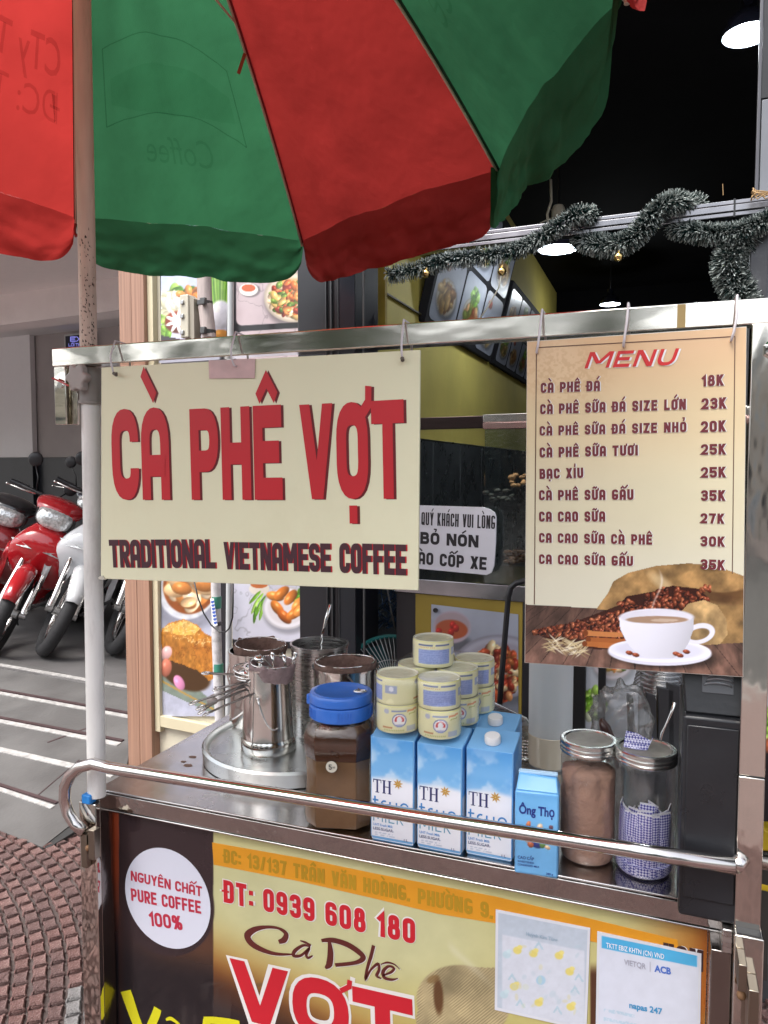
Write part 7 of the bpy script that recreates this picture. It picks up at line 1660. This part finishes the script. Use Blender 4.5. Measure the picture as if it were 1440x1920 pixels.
# plastic bag, spoon, cup lids, straws
m_ = MB(); bc = onZ(1160, 1440, CT)+Vector((0, .05, 0)); rs = random.Random(7)
n1, n2 = 40, 26; 
for i in range(n2+1):
    f = i/n2
    for k in range(n1):
        a = 2*math.pi*k/n1; d = Vector((math.cos(a)*math.sin(math.pi*f), math.sin(a)*math.sin(math.pi*f), -math.cos(math.pi*f)))
        nn = 1+.30*mnoise.noise(d*2.6+Vector((3, 1, 2)))+.16*abs(mnoise.noise(d*6.5))+.06*mnoise.noise(d*15); m_.v.append((bc.x+d.x*.060*nn, bc.y+d.y*.045*nn, CT+.074+d.z*.080*nn))
for i in range(n2):
    for k in range(n1): m_.f.append((i*n1+k, i*n1+(k+1) % n1, (i+1)*n1+(k+1) % n1, (i+1)*n1+k))
m_.build('plastic_bag', thin('crumpled_bag', (.80, .80, .80), .14, .20, .22, (.40, .40, .39)), label='crumpled clear plastic bag behind the two metal lidded jars', cat='plastic bag', smooth=True)
fb = Frame(onZ(1150, 1560, CT)+Vector((0, 0, 0)), RIGHT, UP); q = lambda x, y, h=0: fb.P(*fb.px(x, y), h)
MB().tube([q(1127, 1348), q(1134, 1364), q(1143, 1384), q(1152, 1408), q(1158, 1440)], [.004, .0095, .0085, .005, .003], 12).build('brown_spoon', M("brown_handle", (.05, .018, .013), rough=.35, coat=.3), label='brown plastic spoon handle leaning between the two jars', cat='spoon', smooth=True)
ld = thing('cup_lid_stack', 'stack of clear dome cup lids tucked under the menu board', 'cup lids', onZ(1230, 1400, CT)+Vector((0, .10, 0)))
fl2 = Frame(onZ(1230, 1400, CT)+Vector((0, .10, 0)), RIGHT, UP); LIDC = thin('lid_plastic', (.80, .82, .84), .08, .34, .12, (.5, .5, .52))
for k in range(7):
    c = fl2.P(*fl2.px(1232+k*2, 1296-k*8), 0); MB().open_lathe([(.053, 0), (.055, .001), (.055, .0035), (.050, .005), (.046, .012)], c, 40, Matrix.Rotation(.12, 3, 'X')).build('cup_lid', LIDC, ld, smooth=True)
st = thing('black_straws', 'bunch of black straw packs standing behind the jars', 'straws', onZ(1225, 1430, CT)+Vector((0, .06, 0)))
fs2 = Frame(onZ(1225, 1430, CT)+Vector((0, .06, 0)), RIGHT, UP)
for (x0, x1, y0, t) in ((1181, 1192, 1300, -4), (1196, 1216, 1304, 3), (1214, 1232, 1298, -2), (1232, 1262, 1288, 2), (1252, 1275, 1280, 0)):
    MB().pxprism(fs2, [(x0+t, y0), (x1+t, y0+6), (x1+4, 1460), (x0+2, 1460)], -.012, .0).build('straw_pack', BLACKP, st, bevel=.002)
fb3 = Frame(onZ(1252, 1480, CT)+Vector((0, .03, 0)), RIGHT, UP); q = lambda x, y, h=0: fb3.P(*fb3.px(x, y), h)
MB().tube([q(1265, 1317), q(1258, 1338), q(1248, 1360), q(1241, 1375), q(1237, 1392), q(1234, 1440)], [.0035, .0028, .0018, .0028, .002, .002], 8).build('thin_spoon', CHROME, label='slim steel spoon standing by the black dispenser', cat='spoon', smooth=True)
# rectangular steel tray leaning behind the cartons
tr = thing('steel_tray', 'rectangular shiny steel tray behind the milk cartons', 'tray', onZ(930, 1420, CT)+Vector((0, .04, 0)))
f5 = Frame(onZ(930, 1440, CT)+Vector((0, .05, 0)), RIGHT, UP); 
MB().pxprism(f5, [(888, 1318), (896, 1310), (912, 1310), (986, 1346), (992, 1356), (992, 1420), (888, 1420)], -.004, 0).build('tray_body', STEELB, tr, bevel=.002)
MB().tube([f5.P(*f5.px(x, y), .003) for x, y in ((886, 1420), (887, 1320), (896, 1311), (912, 1311), (986, 1346), (993, 1358), (993, 1420))], .0028, 8).build('rolled_rim', CHROME, tr, smooth=True)
wh = thing('wire_whisk', 'coiled steel whisk lying beside the condensed milk pack', 'whisk', onZ(985, 1440, CT))
f6 = Frame(onZ(985, 1430, CT)+Vector((0, .0, 0)), RIGHT, UP)
for k in range(5):
    c = f6.P(*f6.px(985, 1395+k*6), 0); MB().tube([c+Vector((.010*math.cos(a), .010*math.sin(a), .003*math.sin(a))) for a in [j*2*math.pi/18 for j in range(18)]], .0012, 6, closed=True).build('coil', CHROME, wh, smooth=True)
# stains on the counter left of the tray
ST = M('brown_stain', (.16, .09, .06), rough=.5)
for (x, y, s_) in ((352, 1435, 5), (361, 1419, 4), (344, 1428, 3)):
    f7 = Frame((0, 0, CT+.0004), (1, 0, 0), (0, 1, 0)); rs = random.Random(x); u, v = f7.px(x, y)
    MB().prism(f7, [(u+.0011*s_*(1+.4*rs.random())*math.cos(a)*1.6, v+.0011*s_*(1+.4*rs.random())*math.sin(a)) for a in [k*2*math.pi/10 for k in range(10)]], 0, .0003).build('stain', ST, cart)
# ================================================================ MOTORBIKES IN THE GARAGE
TYRE = M('tyre_rubber', (.022, .022, .024), rough=.75, var=.2, vs=40); DKM = M('bike_black', (.02, .02, .022), rough=.4)
LENS = M('headlight_lens', (.62, .64, .64), rough=.08, coat=1, var=.4, vs=60, bump=.6, bs=45, metal=.5); SMOKE = M('smoke_lens', (.35, .36, .38), rough=.1, coat=1, metal=.4)
def bike(label, paint, paint2, px, py, d, head_deg, lean, steer=-.35, cowl=None, group='motorbikes parked in the garage', seat=True):
    t = thing('motorbike', label, 'motorbike', (0, 0, 0), group=group)
    cowl = cowl or paint
    Hs = Vector((.40, 0, .86)); ax = Vector((-.42, 0, .90)).normalized()      # steering axis
    SM = Matrix.Translation(Hs) @ Matrix.Rotation(steer, 4, ax) @ Matrix.Translation(-Hs)
    def B(mb, name, mat, par=t, st=False, **k):
        if st: mb.v = [tuple(SM @ Vector(v)) for v in mb.v]
        return mb.build(name, mat, par, **k)
    FA = Vector((.64, 0, .285)); RA = Vector((-.62, 0, .285))
    for A, st in ((FA, True), (RA, False)):
        w_ = MB().tube([A+Vector((.245*math.cos(a), 0, .245*math.sin(a))) for a in [k*2*math.pi/44 for k in range(44)]], .042, 12, closed=True); tw = B(w_, 'wheel_tyre', TYRE, t, st, smooth=True)
        B(MB().tube([A+Vector((.205*math.cos(a), 0, .205*math.sin(a))) for a in [k*2*math.pi/40 for k in range(40)]], .017, 8, closed=True), 'rim', CHROME, tw, st, smooth=True)
        m_ = MB()
        for k in range(10): a = k*math.pi/5; m_.tube([A+Vector((.02*math.cos(a), .012*(-1)**k, .02*math.sin(a))), A+Vector((.205*math.cos(a+.1), 0, .205*math.sin(a+.1)))], .0025, 5)
        m_.tube([A+Vector((0, -.05, 0)), A+Vector((0, .05, 0))], .028, 12); B(m_, 'spokes', ALU, tw, st)
    for s_ in (1, -1):
        B(MB().tube([FA+Vector((-.01, .078*s_, 0)), FA+Vector((-.035, .078*s_, .09)), Hs+Vector((.03, .078*s_, -.22))], [.023, .022, .016], 12), 'fork_leg', CHROME if s_ else ALU, t, True, smooth='auto')
        B(MB().tube([FA+Vector((.0, .098*s_, 0)), FA+Vector((.0, .06*s_, 0))], .020, 10), 'axle_nut', ALU, t, True, smooth='auto')
    # front mudguard
    m_ = MB(); rings = []
    for k in range(15):
        a = R(28+125*k/14); r_ = .305; wd = .058*(.55+.45*math.sin(math.pi*min(1, .12+k/14))) ; c = FA+Vector((r_*math.cos(a), 0, r_*math.sin(a))); o_ = Vector((math.cos(a), 0, math.sin(a)))
        rings.append([tuple(c+Vector((0, y*wd, 0))+o_*h) for y, h in ((-1, -.055), (-.95, -.012), (-.6, .014), (0, .022), (.6, .014), (.95, -.012), (1, -.055), (.9, -.055), (.85, -.015), (0, .010), (-.85, -.015), (-.9, -.055))])
    B(m_.loft(rings), 'mudguard', paint, t, True, smooth=True)
    # leg shield: wide sculpted cowl round the headstock, tapering down
    def secs(lst, n=20, p=2.4):
        m__ = MB(); rings_ = []
        for (z, xc, rx, ry) in lst:
            rings_.append([(xc+rx*math.copysign(abs(math.cos(a))**(2/p), math.cos(a)), ry*math.copysign(abs(math.sin(a))**(2/p), math.sin(a)), z) for a in [2*math.pi*k/n for k in range(n)]])
        return m__.loft(rings_)
    B(secs([(.40, .30, .05, .13), (.48, .34, .07, .19), (.58, .39, .09, .215), (.66, .43, .11, .215), (.74, .445, .11, .18), (.82, .43, .09, .12), (.88, .40, .05, .07)]), 'leg_shield', paint, t, smooth=True, subsurf=1)
    for s_ in (1, -1):
        B(MB().ell([(.36, .215*s_, .36, .012, .05), (.42, .212*s_, .50, .022, .10), (.40, .215*s_, .62, .018, .05)], 10), 'shield_side', paint2, t, smooth=True)
        sg = [(.545, .05*s_, .690), (.50, .15*s_, .712), (.46, .195*s_, .70), (.505, .14*s_, .675)]
        m__ = MB(); m__.add([Vector(p)+Vector((.012, 0, .004)) for p in sg]+[Vector(p)+Vector((-.02, 0, 0)) for p in sg], [tuple(range(4)), tuple(range(7, 3, -1))]+[(i, (i+1) % 4, 4+(i+1) % 4, 4+i) for i in range(4)]); B(m__, 'side_lamp', LENS, t, bevel=.003)
    B(MB().tube([(.50, -.28, .14), (.50, -.12, .3)], .01, 6), 'cable', DKM, t)
    # head cowl with headlight, turns with the steering
    B(MB().ell([(.24, 0, .97, .06, .03), (.30, 0, .985, .15, .05), (.38, 0, .985, .17, .065), (.45, 0, .965, .14, .072), (.50, 0, .945, .09, .058), (.515, 0, .94, .05, .035)], 20, 2.3), 'head_cowl', cowl, t, True, smooth=True, subsurf=1)
    B(MB().ell([(.44, 0, .925, .120, .078), (.49, 0, .912, .112, .074), (.522, 0, .905, .092, .060), (.538, 0, .90, .05, .03)], 20, 2.6), 'headlight', LENS, t, True, smooth=True)
    B(MB().ell([(.43, 0, .925, .130, .088), (.470, 0, .915, .124, .084)], 20, 2.6), 'headlight_bezel', DKM, t, True, smooth='auto')
    B(MB().tube([(.27, -.36, 1.01), (.30, -.22, 1.01), (.33, 0, .99), (.30, .22, 1.01), (.27, .36, 1.01)], .012, 10), 'handlebar', DKM, t, True, smooth=True)
    for s_ in (1, -1):
        B(MB().tube([(.285, .25*s_, 1.01), (.268, .37*s_, 1.01)], .018, 12), 'grip', BLACKP, t, True, smooth='auto')
        B(MB().tube([(.33, .19*s_, 1.0), (.345, .27*s_, .995), (.33, .37*s_, .995)], [.009, .006, .005], 8), 'brake_lever', CHROME, t, True, smooth=True)
        B(MB().sphere((.33, .375*s_, .995), .009, 8, 6), 'lever_tip', CHROME, t, True, smooth=True)
        B(MB().tube([(.30, .20*s_, 1.02), (.29, .22*s_, 1.10), (.27, .27*s_, 1.17)], .005, 6), 'mirror_arm', BLACKM, t, True, smooth=True)
        B(MB().sphere((.265, .285*s_, 1.205), .05, 16, 10, (.28, .95, 1.0)), 'mirror', DKM, t, True, smooth=True)
    B(secs([(.30, .02, .40, .075), (.38, -.05, .36, .085), (.46, -.12, .30, .08)], 16), 'frame_cover', paint2, t, smooth=True)
    B(MB().ell([(-.95, 0, .80, .05, .03), (-.80, 0, .74, .11, .07), (-.5, 0, .68, .13, .09), (-.15, 0, .60, .11, .10), (.10, 0, .52, .08, .07), (.28, 0, .52, .05, .05)], 16, 2.3), 'rear_body', paint, t, smooth=True, subsurf=1)
    B(MB().ell([(-.78, 0, .82, .08, .02), (-.6, 0, .81, .13, .04), (-.2, 0, .76, .12, .045), (.0, 0, .74, .09, .03), (.08, 0, .72, .05, .015)], 16, 2.6), 'seat', BLACKP, t, smooth=True)
    B(MB().ell([(-.25, 0, .30, .09, .09), (-.05, 0, .30, .12, .11), (.14, 0, .32, .10, .08), (.22, 0, .34, .06, .05)], 14), 'engine', M('engine_alloy', (.14, .14, .145), rough=.4, metal=.8, var=.3, vs=20), t, smooth=True)
    B(MB().tube([(.1, -.12, .24), (-.3, -.14, .24), (-.6, -.16, .30), (-.85, -.16, .36)], [.018, .03, .042, .04], 12), 'exhaust', DKM, t, smooth=True)
    B(MB().tube([(-.05, .10, .22), (.05, .24, .02)], .010, 8), 'side_stand', BLACKM, t)
    base = atd(px, py, d); ln = Matrix.Rotation(-lean, 4, 'X')
    hw = math.atan2(-FWD.y, -FWD.x); hdg = hw - R(head_deg)          # 0 = straight at the viewer, + = towards picture left
    loc = Vector((base.x, base.y, .15)); off = Matrix.Rotation(hdg, 4, 'Z') @ ln @ Vector((.50, 0, .93)) * 1.1; off.z = 0; t.scale = (1.1, 1.1, 1.1)
    t.rotation_mode = 'QUATERNION'; t.rotation_quaternion = (Matrix.Rotation(hdg, 4, 'Z') @ ln).to_quaternion(); t.location = loc-off
    return t
PR = M('bike_red', (.42, .012, .018), rough=.16, coat=.8, var=.05); PRD = M('bike_dark_red', (.22, .010, .014), rough=.2, coat=.7); PW_ = M('bike_white', (.66, .68, .70), rough=.15, coat=.8, var=.03); PK = M('bike_gloss_black', (.016, .016, .018), rough=.15, coat=.8); PB = M('bike_blue_black', (.012, .016, .035), rough=.2, coat=.8)
# px,py only give the bearing of the headlight; d the distance of the headlight in front of the viewer
bike('bright red motorbike in the middle with its round front facing out', PR, PR, 97, 900, 5.35, -8, R(21), .12)
bike('white motorbike half hidden by the umbrella pole', PW_, PW_, 192, 900, 5.35, -14, R(22), .22)
bike('black motorbike with dark red sides at the far left edge', PRD, PR, 8, 900, 5.6, -8, R(20), .1, cowl=PK)
bike('second white motorbike mostly hidden behind the wood pillar and sign', PW_, PK, 310, 900, 5.4, -16, R(21), .2)
bike('dark blue black motorbike standing behind the red one', PB, PB, 172, 880, 6.5, -8, R(12), -.1)
# ================================================================ ACROSS THE STREET (behind the viewer, seen in the polished steel)
BRK = M('bark', (.12, .09, .07), rough=.9, var=.3, vs=10); LEAF = M('leaf_green', (.06, .11, .03), rough=.6, var=.4, vs=2); LEAF2 = M('leaf_dark', (.035, .075, .025), rough=.6, var=.4, vs=2)
def tree(x, y, h, r_, seed, label, mat):
    rs_ = random.Random(seed); t = thing('street_tree', label, 'tree', (x, y, 0), group='street trees across the road')
    MB().tube([(x, y, 0), (x+.1, y, h*.25), (x-.1, y+.1, h*.5), (x, y, h*.8)], [.22, .18, .14, .05], 10).build('trunk', BRK, t, smooth=True)
    m_ = MB()
    for k in range(7): a = k*.9+seed; m_.tube([(x, y, h*.4+k*.2), (x+.5*r_*math.cos(a), y+.5*r_*math.sin(a), h*.6+k*.2), (x+.85*r_*math.cos(a), y+.85*r_*math.sin(a), h*.75+k*.15)], [.07, .045, .02], 6)
    m_.build('limbs', BRK, t, smooth=True); m_ = MB(); cl = [Vector((rs_.gauss(0, .45)*r_, rs_.gauss(0, .45)*r_, h*.78+rs_.gauss(0, .16)*h)) for _ in range(30)]
    for k in range(2600):
        c = rs_.choice(cl)+Vector((rs_.gauss(0, .3), rs_.gauss(0, .3), rs_.gauss(0, .25))); u = Vector((rs_.gauss(0, 1), rs_.gauss(0, 1), rs_.gauss(0, 1))).normalized(); v = u.orthogonal().normalized(); s_ = rs_.uniform(.07, .16); c = c+Vector((x, y, 0))
        m_.add([c-u*s_, c+v*s_*.6, c+u*s_, c-v*s_*.6], [(0, 1, 2, 3)])
    o = m_.build('crown', mat, t); o['kind'] = 'stuff'
tree(-7.5, -14.6, 6.5, 2.4, 1, 'street tree across the road on the left', LEAF); tree(-1.0, -15.0, 7.5, 2.8, 2, 'tall street tree straight across the road', LEAF2); tree(6.0, -14.8, 6.0, 2.3, 3, 'low street tree across the road on the right', LEAF)
tree(13.5, -15.0, 7.0, 2.6, 4, 'spreading street tree far right across the road', LEAF2); tree(-14.5, -15.0, 7.0, 2.6, 5, 'street tree far left across the road', LEAF2)
for i, (x0, x1, h, c, lb) in enumerate(((-22, -12, 4.2, (.6, .54, .42), 'ochre shop house across the road, farthest left'), (-12, -4, 5.2, (.7, .68, .64), 'pale grey shop house across the road'), (-4, 3, 3.8, (.65, .58, .5), 'tan low shop house across the road'), (3, 11, 5.6, (.5, .55, .58), 'blue grey shop house across the road'), (11, 22, 4.4, (.7, .64, .55), 'cream shop house across the road, farthest right'))):
    t = thing('shop_house', lb, 'building', ((x0+x1)/2, -19, 0)); wm = M('house_wall_%d' % i if False else 'plaster_'+lb.split()[0], c, rough=.8, var=.08)
    MB().box(x0+.02, x1-.02, -26, -18, -.02, h).build('wall', wm, t); GLS = M('dark_window', (.03, .04, .05), rough=.1); MB().box(x0, x1, -26.1, -17.85, h, h+.3).build('roof', M('roof_grey', (.2, .19, .18), rough=.8), t)
    MB().box(x0+.8, x1-.8, -17.99, -17.9, 0, 2.8).build('shop_front', GLS, t)
    n = int((x1-x0)/2.4)
    for f in range(1, int(h/3)):
        for k in range(n): a = x0+.9+k*(x1-x0-1)/n; MB().box(a, a+1.3, -17.99, -17.93, f*3+.9, f*3+2.4).build('window', GLS, t)
